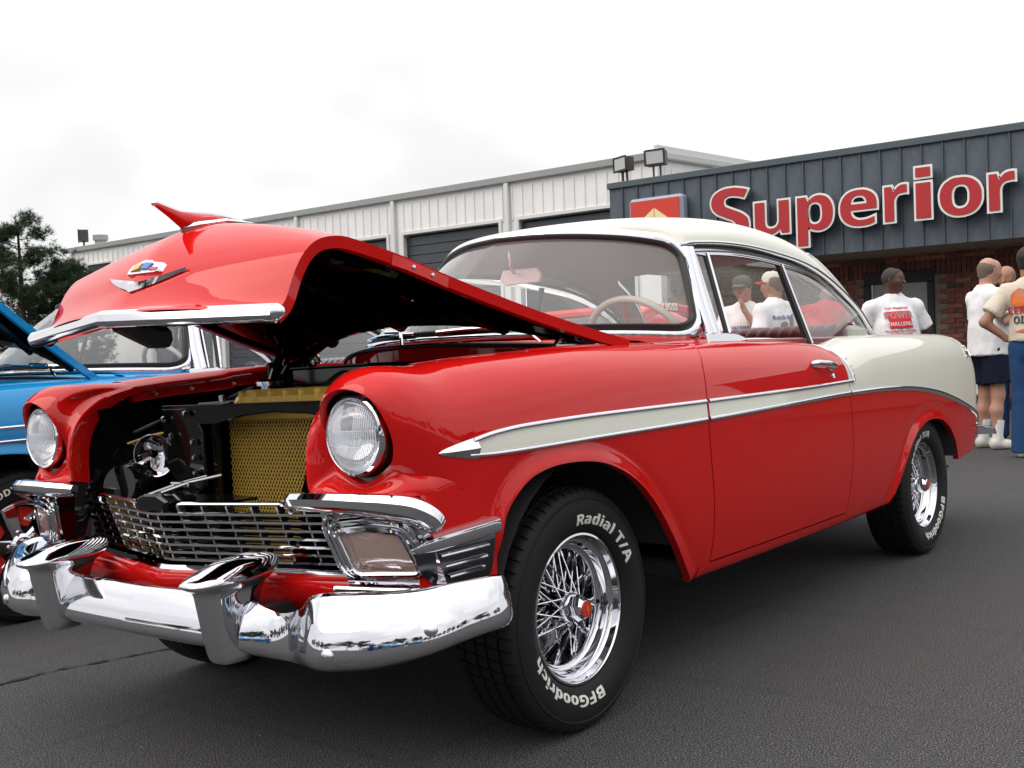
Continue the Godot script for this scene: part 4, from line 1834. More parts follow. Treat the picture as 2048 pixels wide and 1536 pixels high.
func engine_bay(root: Node3D, rich: bool) -> void:
	var b := MB.new()
	# inner fenders, firewall, floor
	for s in [-1, 1]:
		b = MB.new()
		var rows := []
		for i in 21:
			var x := lerpf(-0.62, 0.72, i / 20.0)
			var zi: float = ev(p2([[-0.62, 0.50], [-0.34, 0.585], [-0.10, 0.625], [0.2, 0.675], [0.72, 0.69]]), x) * s
			rows.append(PackedVector3Array([Vector3(x, ev(CREST, x) - 0.066, zi), Vector3(x, 0.84, zi * 0.93), Vector3(x, 0.70, zi * 0.80), Vector3(x, 0.42, zi * 0.74)]))
		b.grid(rows)
		part("inner_fender", b, M.black_gloss, root)
	b = MB.new()
	b.box(Vector3(0.70, 0.68, 0), Vector3(0.03, 0.62, 1.36))
	b.box(Vector3(0.2, 0.36, 0), Vector3(1.5, 0.02, 1.0))
	part("firewall", b, M.black, root)
	# cowl: painted top between hood and windscreen
	if not rich:
		return
	# radiator support
	b = MB.new()
	b.prism(p2([[-0.36, 0.0], [0.56, 0.0], [0.56, -0.052], [0.42, -0.055], [0.30, -0.030], [0.16, -0.024], [0.02, -0.032], [-0.10, -0.055], [-0.36, -0.055]]), 0.02, Transform3D(Basis(Vector3(0, 0, 1), Vector3(0, 1, 0), Vector3(-1, 0, 0)), Vector3(-0.48, 0.936, 0)), 0.003)
	b.box(Vector3(-0.465, 0.937, 0.10), Vector3(0.05, 0.006, 0.92), 0.001)
	part("radiator_support", b, M.black_gloss, root)
	b = MB.new()
	b.box(Vector3(-0.40, 0.74, -0.235), Vector3(0.16, 0.38, 0.05), 0.008)
	b.box(Vector3(-0.44, 0.74, -0.185), Vector3(0.03, 0.40, 0.05), 0.006)
	part("radiator_side_plate", b, M.black_gloss, root)
	b = MB.new()
	b.box(Vector3(-0.40, 0.74, 0.46), Vector3(0.16, 0.38, 0.04), 0.008)
	part("radiator_side_plate", b, M.black_gloss, root)
	b = MB.new()
	b.prism(p2([[-0.36, 0.93], [-0.21, 0.93], [-0.165, 0.86], [-0.165, 0.70], [-0.24, 0.66], [-0.36, 0.76]]), 0.012, Transform3D(Basis(Vector3(0, 0, 1), Vector3(0, 1, 0), Vector3(-1, 0, 0)), Vector3(-0.485, 0, 0)), 0.002)
	part("radiator_side_plate", b, M.black_gloss, root)
	b = MB.new()
	for q in [[-0.50, 0.915, -0.225], [-0.50, 0.90, -0.335], [-0.50, 0.83, -0.195], [-0.50, 0.785, -0.19], [-0.50, 0.74, -0.19], [-0.50, 0.85, -0.30]]:
		b.lathe(p2([[0.0, 0.012], [0.006, 0.011], [0.010, 0.004], [0.011, 0.0]]), 6, look(Vector3(q[0], q[1], q[2]), Vector3(-1, 0, 0)))
	part("support_bolt", b, M.steel, root)
	# radiator: brass tank, dark core, diamond guard
	b = MB.new()
	b.box(Vector3(-0.36, 0.755, 0.13), Vector3(0.04, 0.29, 0.60), 0.004)
	var rad := part("radiator", b, M.brass_dark, root)
	b = MB.new()
	b.prism(p2([[-0.165, 0.905], [-0.135, 0.955], [-0.08, 0.975], [0.36, 0.975], [0.42, 0.955], [0.44, 0.905]]), 0.09, Transform3D(Basis(Vector3(0, 0, 1), Vector3(0, 1, 0), Vector3(-1, 0, 0)), Vector3(-0.36, 0, 0)), 0.02)
	for i in 8:
		b.box(Vector3(-0.36, 0.938, -0.09 + 0.066 * i), Vector3(0.102, 0.070, 0.012), 0.005)
	b.box(Vector3(-0.372, 0.898, 0.13), Vector3(0.07, 0.02, 0.60), 0.004)
	part("radiator_tank", b, M.gold, rad)
	b = MB.new()
	var X := -0.392
	var lines := 30
	var y0 := 0.605
	var y1 := 0.888
	var za := -0.165
	var zb := 0.425
	var run := (y1 - y0) * 0.62
	var step := 0.0135
	for d in [-1, 1]:
		var k := 0
		var z: float = za - run
		while z < zb + run:
			var A := Vector2(z if d > 0 else z + run, y0)
			var B := Vector2(z + run if d > 0 else z, y1)
			# clip to the frame
			var t0 := 0.0
			var t1 := 1.0
			var dz := B.x - A.x
			var ta := (za - A.x) / dz
			var tb := (zb - A.x) / dz
			t0 = maxf(t0, minf(ta, tb))
			t1 = minf(t1, maxf(ta, tb))
			if t1 - t0 > 0.03:
				var p := A.lerp(B, t0)
				var q := A.lerp(B, t1)
				b.tube(PackedVector3Array([Vector3(X - 0.001 * d, p.y, p.x), Vector3(X - 0.001 * d, q.y, q.x)]), 0.0017, 4, false, false)
			z += step
	part("radiator_guard", b, M.gold, rad)
	b = MB.new()
	b.lathe(p2([[0.034, 0.0], [0.034, 0.012], [0.024, 0.018], [0.0, 0.02]]), 16, Transform3D(Basis.IDENTITY, Vector3(-0.36, 0.985, -0.02)))
	b.lathe(p2([[0.02, -0.04], [0.02, 0.0]]), 12, Transform3D(Basis.IDENTITY, Vector3(-0.36, 0.985, -0.02)))
	part("radiator_cap", b, M.chrome, rad)
	# horn trumpet left of the radiator
	b = MB.new()
	b.lathe(p2([[0.018, -0.14], [0.02, -0.09], [0.028, -0.05], [0.046, -0.02], [0.064, 0.0], [0.066, 0.003], [0.062, 0.002], [0.044, -0.018], [0.02, -0.05], [0.0, -0.06]]), 28, look(Vector3(-0.515, 0.792, -0.375), Vector3(-0.85, -0.1, 0.5)))
	part("horn", b, M.chrome, root)
	# hoses, wiring and the battery
	b = MB.new()
	b.tube(spl(pv([[-0.36, 0.96, 0.22], [-0.28, 1.0, 0.22], [-0.18, 0.98, 0.16], [-0.05, 0.93, 0.10]]), 14), 0.019, 10)
	part("radiator_hose", b, M.rubber, root)
	b = MB.new()
	b.tube(spl(pv([[-0.50, 0.86, -0.50], [-0.42, 0.90, -0.44], [-0.30, 0.92, -0.46], [-0.10, 0.95, -0.50], [0.2, 0.97, -0.52]]), 24), 0.006, 6)
	part("wiring_loom", b, M.black, root)
	b = MB.new()
	b.tube(spl(pv([[-0.55, 0.83, -0.46], [-0.48, 0.855, -0.40], [-0.42, 0.86, -0.30], [-0.40, 0.875, -0.24]]), 16), 0.004, 6)
	part("fuel_line", b, M.badge_gold, root)
	b = MB.new()
	b.box(Vector3(-0.16, 0.84, -0.40), Vector3(0.24, 0.20, 0.18), 0.01)
	var bat := part("battery", b, M.black, root)
	for x in [-0.24, -0.08]:
		b = MB.new()
		b.lathe(p2([[0.012, 0.0], [0.011, 0.02], [0.0, 0.021]]), 10, Transform3D(Basis.IDENTITY, Vector3(x, 0.94, -0.40)))
		part("battery_post", b, M.steel, bat)
	b = MB.new()
	b.lathe(p2([[0.0, 0.05], [0.06, 0.05], [0.075, 0.03], [0.075, -0.02], [0.03, -0.05], [0.0, -0.05]]), 24, look(Vector3(-0.56, 0.70, -0.44), Vector3(-1, 0.2, 0.3)))
	part("horn", b, M.black_gloss, root)
	# baffles between the lamps and the radiator
	for s in [-1, 1]:
		b = side_builder(s)
		b.grid([pv([[-0.655, 0.46, 0.61], [-0.655, 0.60, 0.60], [-0.655, 0.735, 0.59]]), pv([[-0.52, 0.44, 0.55], [-0.52, 0.60, 0.54], [-0.52, 0.78, 0.52]]), pv([[-0.36, 0.42, 0.46], [-0.36, 0.60, 0.50], [-0.36, 0.90, 0.56]])])
		b.grid([pv([[-0.655, 0.72, 0.55], [-0.645, 0.83, 0.535], [-0.60, 0.90, 0.54]]), pv([[-0.50, 0.74, 0.50], [-0.50, 0.84, 0.505], [-0.48, 0.93, 0.535]])])
		part("lamp_baffle", b, M.black_gloss, root)
	# hood latch on the grille frame
	b = MB.new()
	b.prism(p2([[-0.075, 0.012], [-0.03, 0.028], [0.03, 0.028], [0.075, 0.010], [0.05, -0.02], [-0.05, -0.02]]), 0.10, Transform3D(Basis(Vector3(0, 0, 1), Vector3(0, 1, 0), Vector3(-1, 0, 0)), Vector3(-0.735, 0.690, 0)), 0.006)
	b.box(Vector3(-0.63, 0.684, 0), Vector3(0.16, 0.008, 0.30), 0.002)
	part("hood_latch", b, M.black_gloss, root)
	b = MB.new()
	b.tube(pv([[-0.77, 0.722, 0.03], [-0.70, 0.742, 0.06], [-0.62, 0.752, 0.085]]), 0.006, 8)
	b.tube(pv([[-0.775, 0.716, -0.02], [-0.70, 0.738, 0.01], [-0.63, 0.750, 0.035]]), 0.005, 8)
	b.box(Vector3(-0.70, 0.735, 0.03), Vector3(0.03, 0.014, 0.08), 0.003)
	part("latch_lever", b, M.steel, root)
	# air box and hoses on the engine
	b = MB.new()
	b.box(Vector3(-0.03, 1.005, 0.05), Vector3(0.30, 0.055, 0.34), 0.006)
	b.box(Vector3(-0.03, 1.034, 0.05), Vector3(0.31, 0.006, 0.35), 0.002)
	b.box(Vector3(0.15, 0.80, 0.03), Vector3(0.55, 0.34, 0.46), 0.03)
	part("engine", b, M.black_gloss, root)
	# hinges: left one at the near fender, right one with its spring
	for s in [-1, 1]:
		b = MB.new()
		b.xf = Transform3D(Basis.from_scale(Vector3(1, 1, s)), Vector3.ZERO)
		b.flip = s < 0
		b.tube(pv([[0.165, 1.02, 0.635], [0.235, 1.115, 0.635]]), 0.012, 8)
		b.tube(pv([[0.195, 1.02, 0.625], [0.262, 1.112, 0.625]]), 0.010, 8)
		b.tube(pv([[0.27, 1.0, 0.64], [0.33, 1.085, 0.64]]), 0.012, 8)
		b.box(Vector3(0.27, 1.02, 0.655), Vector3(0.22, 0.09, 0.012), 0.004)
		part("hood_hinge", b, M.steel if s > 0 else M.black_gloss, root)
	b = MB.new()
	var coil := PackedVector3Array()
	for i in 90:
		var a := i * 0.7
		var f := i / 89.0
		coil.append(Vector3(lerpf(0.16, 0.36, f), lerpf(0.985, 1.08, f), -0.60) + Vector3(-0.4, 0.9, 0) * cos(a) * 0.022 + Vector3(0, 0, 1) * sin(a) * 0.022)
	b.tube(coil, 0.004, 5)
	b.tube(spl(pv([[0.03, 0.96, -0.50], [0.07, 1.05, -0.50], [0.11, 1.12, -0.50], [0.15, 1.145, -0.50], [0.23, 1.14, -0.52]]), 14), 0.010, 8)
	part("hinge_spring", b, M.black_gloss, root)
	# fender bolts along the gutter
	for s in [-1, 1]:
		for x in [-0.5, -0.36, -0.2, 0.0, 0.2]:
			b = MB.new()
			var zi: float = ev(p2([[-0.46, 0.572], [-0.34, 0.60], [-0.10, 0.640], [0.2, 0.690], [0.43, 0.715]]), x) * s
			b.lathe(p2([[0.0, 0.008], [0.006, 0.007], [0.009, 0.0]]), 6, look(Vector3(x, ev(CREST, x) - 0.05, zi - 0.010 * s), Vector3(0, 0.2, -s)))
			part("gutter_bolt", b, M.steel, root)

# ---------------------------------------------------------------- doors, quarters, deck, roof, glass, cabin
func body_sides(root: Node3D, c: Dictionary) -> void:
	for s in [1, -1]:
		fender(s, root, c.main)
		headlight(s, root)
		parking_lamp(s, root)
		# door
		var b := side_builder(s)
		var f := DOOR_F.duplicate()
		for k in f.size():
			f[k].y += 0.003
		var r := DOOR_R.duplicate()
		for k in r.size():
			r[k].y -= 0.003
		panel(b, f, r, 0.352, 10.955, 40, 34)
		# rolled top edge towards the glass
		var rows := []
		for i in 31:
			var x := lerpf(0.752, 1.826, i / 30.0)
			var p := side(x, 0.955)
			rows.append(PackedVector3Array([p, p + Vector3(0, 0.002, -0.015), p + Vector3(0, -0.001, -0.024), p + Vector3(0, -0.04, -0.026)]))
		b.grid(rows)
		var door := part("door", b, c.main, root)
		# sill below the door
		b = side_builder(s)
		panel(b, 0.60, 1.90, 0.303, 0.347, 30, 6)
		part("sill", b, c.main, root)
		# rear quarter: pale above the strip, painted below
		b = side_builder(s)
		var rr := DOOR_R.duplicate()
		for k in rr.size():
			rr[k].y += 0.003
		var tail := TAIL
		panel(b, rr, tail, TRIM_L, 10.999, 60, 26, 0.0, PackedVector2Array(), 1.0, 0.012)
		# top of the fin, inboard
		rows = []
		for i in 46:
			var x := lerpf(1.846, 3.93, i / 45.0)
			var p := side(x, 0.995)
			var zi := ev(p2([[1.84, 0.690], [2.2, 0.672], [2.7, 0.655], [3.0, 0.62], [3.93, 0.57]]), x)
			var e := Vector3(x, p.y - ev(p2([[1.84, 0.002], [2.6, 0.004], [3.2, 0.012], [3.93, 0.03]]), x), zi)
			var row := PackedVector3Array()
			for j in 6:
				row.append(p.lerp(e, j / 5.0) + Vector3(0, 0.004 * sin(PI * j / 5.0), 0))
			row.append(e + Vector3(0, -0.03, -0.003))
			rows.append(row)
		b.grid(rows)
		part("rear_quarter", b, c.upper, root)
		b = side_builder(s)
		var bot := p2([[1.70, 0.303], [2.30, 0.308]])
		for q in ARCH_R:
			bot.append(q)
		bot.append(Vector2(3.45, 0.405))
		bot.append(Vector2(3.95, 0.425))
		panel(b, rr, tail, bot, TRIM_L, 70, 22, 0.0, ARCH_R, 1.4)
		part("lower_quarter", b, c.main, root)
		# pale band on fender and door between the strips
		if c.band:
			b = side_builder(s)
			panel(b, -0.46, 0.619, TRIM_L, TRIM_U, 30, 4, 0.0015, PackedVector2Array(), 1.0, 0.0)
			part("fender_band", b, c.upper, root)
			b = side_builder(s)
			panel(b, 0.633, 1.812, TRIM_L, TRIM_U, 30, 4, 0.0015, PackedVector2Array(), 1.0, 0.0)
			part("door_band", b, c.upper, door)
		# chrome strips
		b = side_builder(s)
		trim(b, TRIM_U, -0.47, 0.617, 40, 0.016, 0.017, 0.009)
		trim(b, TRIM_L, -0.49, 0.610, 40, 0.014, 0.017, 0.009)
		# the spear point where the two join
		rows = []
		for i in 17:
			var g := i / 16.0
			var x := lerpf(-0.585, -0.46, g)
			var yc := lerpf(0.812, 0.814, g)
			var hw := lerpf(0.001, 0.026, pow(g, 0.7))
			var row := PackedVector3Array()
			for k in 9:
				var q := (k - 4) / 4.0
				row.append(side_xy(x, yc + q * hw, 0.002 + 0.011 * (1 - absf(q)) * minf(1.0, g * 3)))
			rows.append(row)
		b.grid(rows)
		part("side_molding", b, M.chrome, root)
		b = side_builder(s)
		trim(b, TRIM_U, 0.634, 1.862, 40, 0.017, 0.017, 0.009)
		trim(b, TRIM_L, 0.628, 1.808, 40, 0.018, 0.020, 0.009)
		part("side_molding", b, M.chrome, door)
		b = side_builder(s)
		trim(b, TRIM_L, 1.822, 3.975, 70, 0.020, 0.030, 0.010)
		# upright strip with notches between door top and fin
		var up := spl(pv([[1.79, 1.043, 0], [1.835, 1.022, 0], [1.858, 0.99, 0], [1.868, 0.95, 0], [1.872, 0.91, 0], [1.872, 0.872, 0]]), 24)
		var path := PackedVector3Array()
		for p in up:
			path.append(side_xy(p.x, p.y, 0.002))
		b.sweep(path, p2([[-0.010, -0.004], [-0.010, 0.004], [-0.003, 0.007], [0.004, 0.006], [0.010, 0.004], [0.010, -0.004]]), PackedVector3Array([Vector3(0, 0.25, 1)]))
		for y in [0.965, 0.935, 0.90]:
			var p := side_xy(1.877, y, 0.004)
			b.box(p, Vector3(0.012, 0.018, 0.012), 0.003)
		part("quarter_molding", b, M.chrome, root)
		# door handle and lock
		b = side_builder(s)
		var h0 := side_xy(1.50, 0.955, 0.0)
		var h1 := side_xy(1.68, 0.945, 0.0)
		b.tube(PackedVector3Array([h0 + Vector3(0, 0, 0.004), h0 + Vector3(0.01, 0.004, 0.022), h0.lerp(h1, 0.5) + Vector3(0, 0.004, 0.032), h1 + Vector3(-0.02, 0, 0.026), h1 + Vector3(0.004, -0.003, 0.010)]), [0.010, 0.012, 0.012, 0.012, 0.009], 10)
		b.ell(h0 + Vector3(0.02, 0, 0.004), Vector3(0.03, 0.014, 0.008), 12, 6)
		b.ell(h1 + Vector3(-0.01, -0.006, 0.006), Vector3(0.024, 0.016, 0.012), 12, 6)
		var hd := part("door_handle", b, M.chrome, door)
		b = side_builder(s)
		b.lathe(p2([[0.012, 0.0], [0.011, 0.005], [0.0, 0.006]]), 14, look(side_xy(1.675, 0.905, 0.001), Vector3(0, 0.1, 1)))
		part("door_lock", b, M.chrome, door)
		# gear at the tail: lamp housing, bumper end, exhaust
		b = side_builder(s)
		b.lathe(p2([[0.0, 0.05], [0.03, 0.045], [0.05, 0.02], [0.055, 0.0], [0.055, -0.05]]), 18, Transform3D(Basis(Vector3(0, 0, 1), Vector3(1, 0, 0), Vector3(0, 1.6, 0)), Vector3(3.965, 0.80, 0.70)))
		part("tail_lamp", b, M.tail_lens, root)
		b = side_builder(s)
		b.tube(pv([[3.5, 0.30, 0.55], [4.0, 0.30, 0.55], [4.09, 0.29, 0.55]]), 0.026, 12)
		part("exhaust_pipe", b, M.chrome, root)
		# dark wheel houses
		b = side_builder(s)
		for wx in [0.03, 2.89]:
			b = side_builder(s)
			var rows2 := []
			for i in 17:
				var a := lerpf(0.22, PI - 0.27, i / 16.0)
				var R := 0.44
				var p := Vector3(wx - cos(a) * R, 0.32 + sin(a) * R, 0)
				rows2.append(PackedVector3Array([p + Vector3(0, 0, 0.845), p + Vector3(0, 0, 0.45)]))
			b.grid(rows2)
			var disc := PackedVector3Array()
			for i in 17:
				var a := lerpf(0.22, PI - 0.27, i / 16.0)
				disc.append(Vector3(wx - cos(a) * 0.44, 0.32 + sin(a) * 0.44, 0.45))
			b.fan(disc)
			part("wheel_house", b, M.dark, root)
	# script on the left fin
	var g := letters("Bel Air", 0.075, 0.004, true, true)
	var sb := MB.new()
	for p in g.V:
		var q := side_xy(3.70 + p.x * 0.95 + p.y * 0.25, 0.912 + p.y * 1.1, 0.003 + p.z)
		sb.V.append(q)
	if c.band:
		part("fin_script", sb, M.chrome, root)
		sb = MB.new()
		sb.lathe(p2([[0.022, 0.0], [0.018, 0.008], [0.0, 0.01]]), 16, look(side_xy(3.955, 0.935, 0.0), Vector3(0.1, 0.05, 1)))
		part("fin_badge", sb, M.gunmetal, root)
	deck(root, c)
	# rear bumper
	var b := MB.new()
	var rows := []
	var path := spl(pv([[3.90, 0.52, -0.80], [3.97, 0.52, -0.785], [4.02, 0.52, -0.73], [4.05, 0.51, -0.5], [4.07, 0.50, 0], [4.05, 0.51, 0.5], [4.02, 0.52, 0.73], [3.97, 0.52, 0.785], [3.90, 0.52, 0.80]]), 60)
	b.sweep(path, p2([[-0.085, -0.02], [-0.075, 0.012], [-0.03, 0.022], [0.03, 0.020], [0.08, 0.0], [0.07, -0.02]]), PackedVector3Array())
	for s in [-1, 1]:
		b.box(Vector3(4.00, 0.585, 0.745 * s), Vector3(0.07, 0.09, 0.05), 0.018)
	part("rear_bumper", b, M.chrome, root)
	# underbody
	b = MB.new()
	b.box(Vector3(1.75, 0.34, 0), Vector3(4.1, 0.10, 0.96), 0.01)
	b.box(Vector3(1.30, 0.34, 0), Vector3(1.5, 0.06, 1.62), 0.01)
	part("underbody", b, M.dark, root)

func deck(root: Node3D, c: Dictionary) -> void:
	# trunk lid and tail panel, with the panel below the rear glass
	var b := MB.new()
	var rows := []
	for i in 25:
		var f := i / 24.0
		var x := lerpf(3.02, 3.93, f)
		var w := ev(p2([[2.7, 0.652], [3.0, 0.617], [3.93, 0.567]]), x)
		var ye := ev(p2([[2.86, 1.062], [3.3, 1.05], [3.93, 1.005]]), x)
		var row := PackedVector3Array()
		for j in 21:
			var u := lerpf(-1, 1, j / 20.0)
			row.append(Vector3(x + 0.05 * (1 - u * u) * f, ye + 0.035 * (1 - u * u) * (1 - 0.4 * f), u * w))
		rows.append(row)
	for q in [[0.02, -0.02], [0.035, -0.06], [0.04, -0.30], [0.03, -0.52]]:
		var row := PackedVector3Array()
		for p in rows[24]:
			row.append(Vector3(p.x + q[0], lerpf(p.y, 1.0, 0.5) + q[1], p.z * 1.1))
		rows.append(row)
	b.grid(rows)
	part("trunk_lid", b, c.upper, root)

var ROOF_C := pv([[0.775, 1.506, 0], [0.95, 1.535, 0], [1.2, 1.560, 0], [1.55, 1.577, 0], [1.9, 1.570, 0], [2.25, 1.536, 0], [2.55, 1.475, 0], [2.80, 1.375, 0], [3.0, 1.245, 0], [3.14, 1.100, 0]])
var ROOF_E := pv([[1.035, 1.410, 0.585], [1.12, 1.421, 0.598], [1.32, 1.430, 0.607], [1.55, 1.428, 0.611], [1.80, 1.412, 0.614], [2.05, 1.385, 0.617], [2.26, 1.338, 0.620], [2.46, 1.264, 0.628], [2.605, 1.180, 0.645], [2.69, 1.082, 0.664]])

func roof_pt(u: float, v: float, out := 0.0) -> Vector3:
	var C := cr(ROOF_C, v)
	var E := cr(ROOF_E, v)
	var a := absf(u)
	# squarer section over the cabin
	var pw := 4.2
	var k := pow(maxf(0.0, 1.0 - pow(a, pw)), 0.5)
	var y := lerpf(E.y, C.y, k)
	var x := lerpf(C.x, E.x, pow(a, 2.0))
	var z := E.z * u
	var p := Vector3(x, y, z)
	if v < 0.09:
		# the front edge of the roof lies on the top of the windscreen
		var lo := 0.0
		var hi := 1.0
		for it in 18:
			var m := (lo + hi) / 2
			if wind(m, 1.0).z < absf(z):
				lo = m
			else:
				hi = m
		var w := wind(lo, 0.99)
		p = p.lerp(Vector3(w.x + 0.005, w.y + 0.004, z), 1.0 - smoothstep(0.0, 0.09, v))
	if out != 0.0:
		p -= (p - Vector3(p.x * 0.6 + 0.7, 0.9, 0)).normalized() * out
	return p

func roof(root: Node3D, c: Dictionary) -> void:
	var us := []
	for i in 57:
		var a := PI * i / 56.0
		us.append(-signf(cos(a)) * pow(absf(cos(a)), 0.75))
	var b := MB.new()
	var rows := []
	for j in 34:
		var row := PackedVector3Array()
		for u in us:
			row.append(roof_pt(u, 0.66 * j / 33.0))
		rows.append(row)
	b.grid(rows)
	# leading edge: down to the top of the windscreen
	var lead := PackedVector3Array()
	var first := PackedVector3Array()
	for u in us:
		var p := roof_pt(u, 0.0)
		var best := wind(1.0, 1.0)
		var bd := 9.0
		for k in 101:
			var q := wind(k / 100.0, 0.985)
			if absf(q.z - absf(p.z)) < bd:
				bd = absf(q.z - absf(p.z))
				best = q
		first.append(p)
		lead.append(Vector3(best.x + 0.004, best.y, p.z))
	var mid := PackedVector3Array()
	for i in first.size():
		mid.append(first[i].lerp(lead[i], 0.5) + Vector3(-0.008, 0.006, 0))
	b.grid([lead, mid, first])
	# pillars beside the rear glass
	for s in [-1, 1]:
		rows = []
		for j in 22:
			var v := lerpf(0.66, 1.0, j / 21.0)
			var u0 := lerpf(0.86, 0.92, j / 21.0)
			var row := PackedVector3Array()
			for i in 15:
				var f := i / 14.0
				var u := 1.0 - (1.0 - u0) * pow(1.0 - f, 1.6)
				row.append(roof_pt(s * u, v))
			rows.append(row)
		b.grid(rows)
	var rf := part("roof", b, c.roof, root, "", 60.0)
	# headliner
	b = MB.new()
	rows = []
	for j in 30:
		var row := PackedVector3Array()
		for i in 31:
			var u := lerpf(-0.985, 0.985, i / 30.0)
			row.append(roof_pt(u, lerpf(0.012, 0.66, j / 29.0), 0.035))
		rows.append(row)
	b.grid(rows)
	for s in [-1, 1]:
		rows = []
		for j in 16:
			var v := lerpf(0.66, 0.99, j / 15.0)
			var row := PackedVector3Array()
			for i in 9:
				row.append(roof_pt(s * lerpf(lerpf(0.86, 0.92, j / 15.0), 0.99, i / 8.0), v, 0.03))
			rows.append(row)
		b.grid(rows)
	part("headliner", b, M.headliner, rf)
	# rear glass
	b = MB.new()
	rows = []
	for j in 15:
		var v := lerpf(0.67, 0.985, j / 14.0)
		var u0 := lerpf(0.86, 0.92, j / 14.0)
		var row := PackedVector3Array()
		for i in 25:
			row.append(roof_pt(lerpf(-u0, u0, i / 24.0), v, 0.008))
		rows.append(row)
	b.grid(rows)
	part("rear_window", b, M.glass_side, root)
	b = MB.new()
	var loop := PackedVector3Array()
	for i in 25:
		loop.append(roof_pt(lerpf(-0.84, 0.84, i / 24.0), 0.662, 0.0))
	for j in 13:
		var f := (j + 1) / 14.0
		loop.append(roof_pt(lerpf(0.86, 0.92, f), lerpf(0.67, 0.985, f), 0.0))
	for i in 25:
		loop.append(roof_pt(lerpf(0.91, -0.91, i / 24.0), 0.992, 0.0))
	for j in 13:
		var f := (13 - j) / 14.0
		loop.append(roof_pt(-lerpf(0.86, 0.92, f), lerpf(0.67, 0.985, f), 0.0))
	b.tube(loop, 0.014, 8, true)
	part("rear_window_frame", b, M.chrome, root)
	# drip rails and the chrome round the side windows
	for s in [1, -1]:
		b = side_builder(s)
		var path := PackedVector3Array()
		for i in 60:
			path.append(cr(ROOF_E, i / 59.0) + Vector3(0, -0.004, 0.002))
		b.sweep(path, p2([[-0.004, -0.006], [-0.008, 0.010], [-0.003, 0.013], [0.004, 0.008], [0.008, -0.004], [0.004, -0.008]]), PackedVector3Array([Vector3(0, 0.2, 1)]))
		part("drip_rail", b, M.chrome, root)
		# dark gap under the rail, then the window channel
		b = side_builder(s)
		var p1 := PackedVector3Array()
		var p2_ := PackedVector3Array()
		for i in 60:
			var q := cr(ROOF_E, i / 59.0)
			p1.append(q + Vector3(-0.004, -0.010, -0.006))
			p2_.append(q + Vector3(-0.022 * smoothstep(0.3, 0.9, i / 59.0), -0.034, -0.004))
		b.strip(p1, p2_)
		part("rail_gap", b, M.rubber_trim, root)
		b = side_builder(s)
		path = PackedVector3Array()
		for i in 60:
			var f := i / 59.0
			var q := cr(ROOF_E, f)
			path.append(q + Vector3(-0.026 * smoothstep(0.3, 0.9, f), -0.036, 0.0))
		b.sweep(path, p2([[-0.012, -0.004], [-0.012, 0.006], [-0.004, 0.010], [0.004, 0.006], [0.012, 0.006], [0.012, -0.004]]), PackedVector3Array([Vector3(0, 0.2, 1)]))
		part("window_channel", b, M.chrome, root)

func wind(u: float, v: float) -> Vector3:
	# panoramic windscreen: u across, v up
	var a := absf(u)
	var B := cr(WB, a)
	var T := cr(WT, a)
	var p := B.lerp(T, v)
	# slight belly
	p.x -= 0.02 * sin(PI * clampf(v, 0, 1)) * (1 - a)
	p.z += 0.012 * sin(PI * clampf(v, 0, 1)) * a
	if u < 0:
		p.z = -p.z
	return p

var WB := pv([[0.285, 1.105, 0], [0.325, 1.104, 0.22], [0.445, 1.100, 0.42], [0.640, 1.094, 0.575], [0.830, 1.088, 0.655], [0.990, 1.084, 0.684]])
var WT := pv([[0.772, 1.498, 0], [0.800, 1.494, 0.15], [0.868, 1.484, 0.29], [0.950, 1.468, 0.41], [1.010, 1.444, 0.505], [1.040, 1.412, 0.588]])

func round_rect(n: int, k: float, hx := 1.0, hy := 1.0) -> PackedVector2Array:
	# n points round a square with rounded corners, -1..1
	var o := PackedVector2Array()
	var rx := 0.13 * k
	var ry := 0.26 * k
	for q in [[1, 1, 0], [-1, 1, 1], [-1, -1, 2], [1, -1, 3]]:
		for j in 12:
			var a: float = PI / 2 * (q[2] + j / 11.0)
			o.append(Vector2(q[0] * (hx - rx) + cos(a) * rx, q[1] * (hy - ry) + sin(a) * ry))
	# even spacing
	var L := PackedFloat32Array([0.0])
	for i in o.size():
		L.append(L[i] + o[i].distance_to(o[(i + 1) % o.size()]))
	var out := PackedVector2Array()
	var i := 0
	for k2 in n:
		var t := L[o.size()] * k2 / n
		while L[i + 1] < t:
			i += 1
		out.append(o[i].lerp(o[(i + 1) % o.size()], (t - L[i]) / maxf(L[i + 1] - L[i], 1e-6)))
	return out

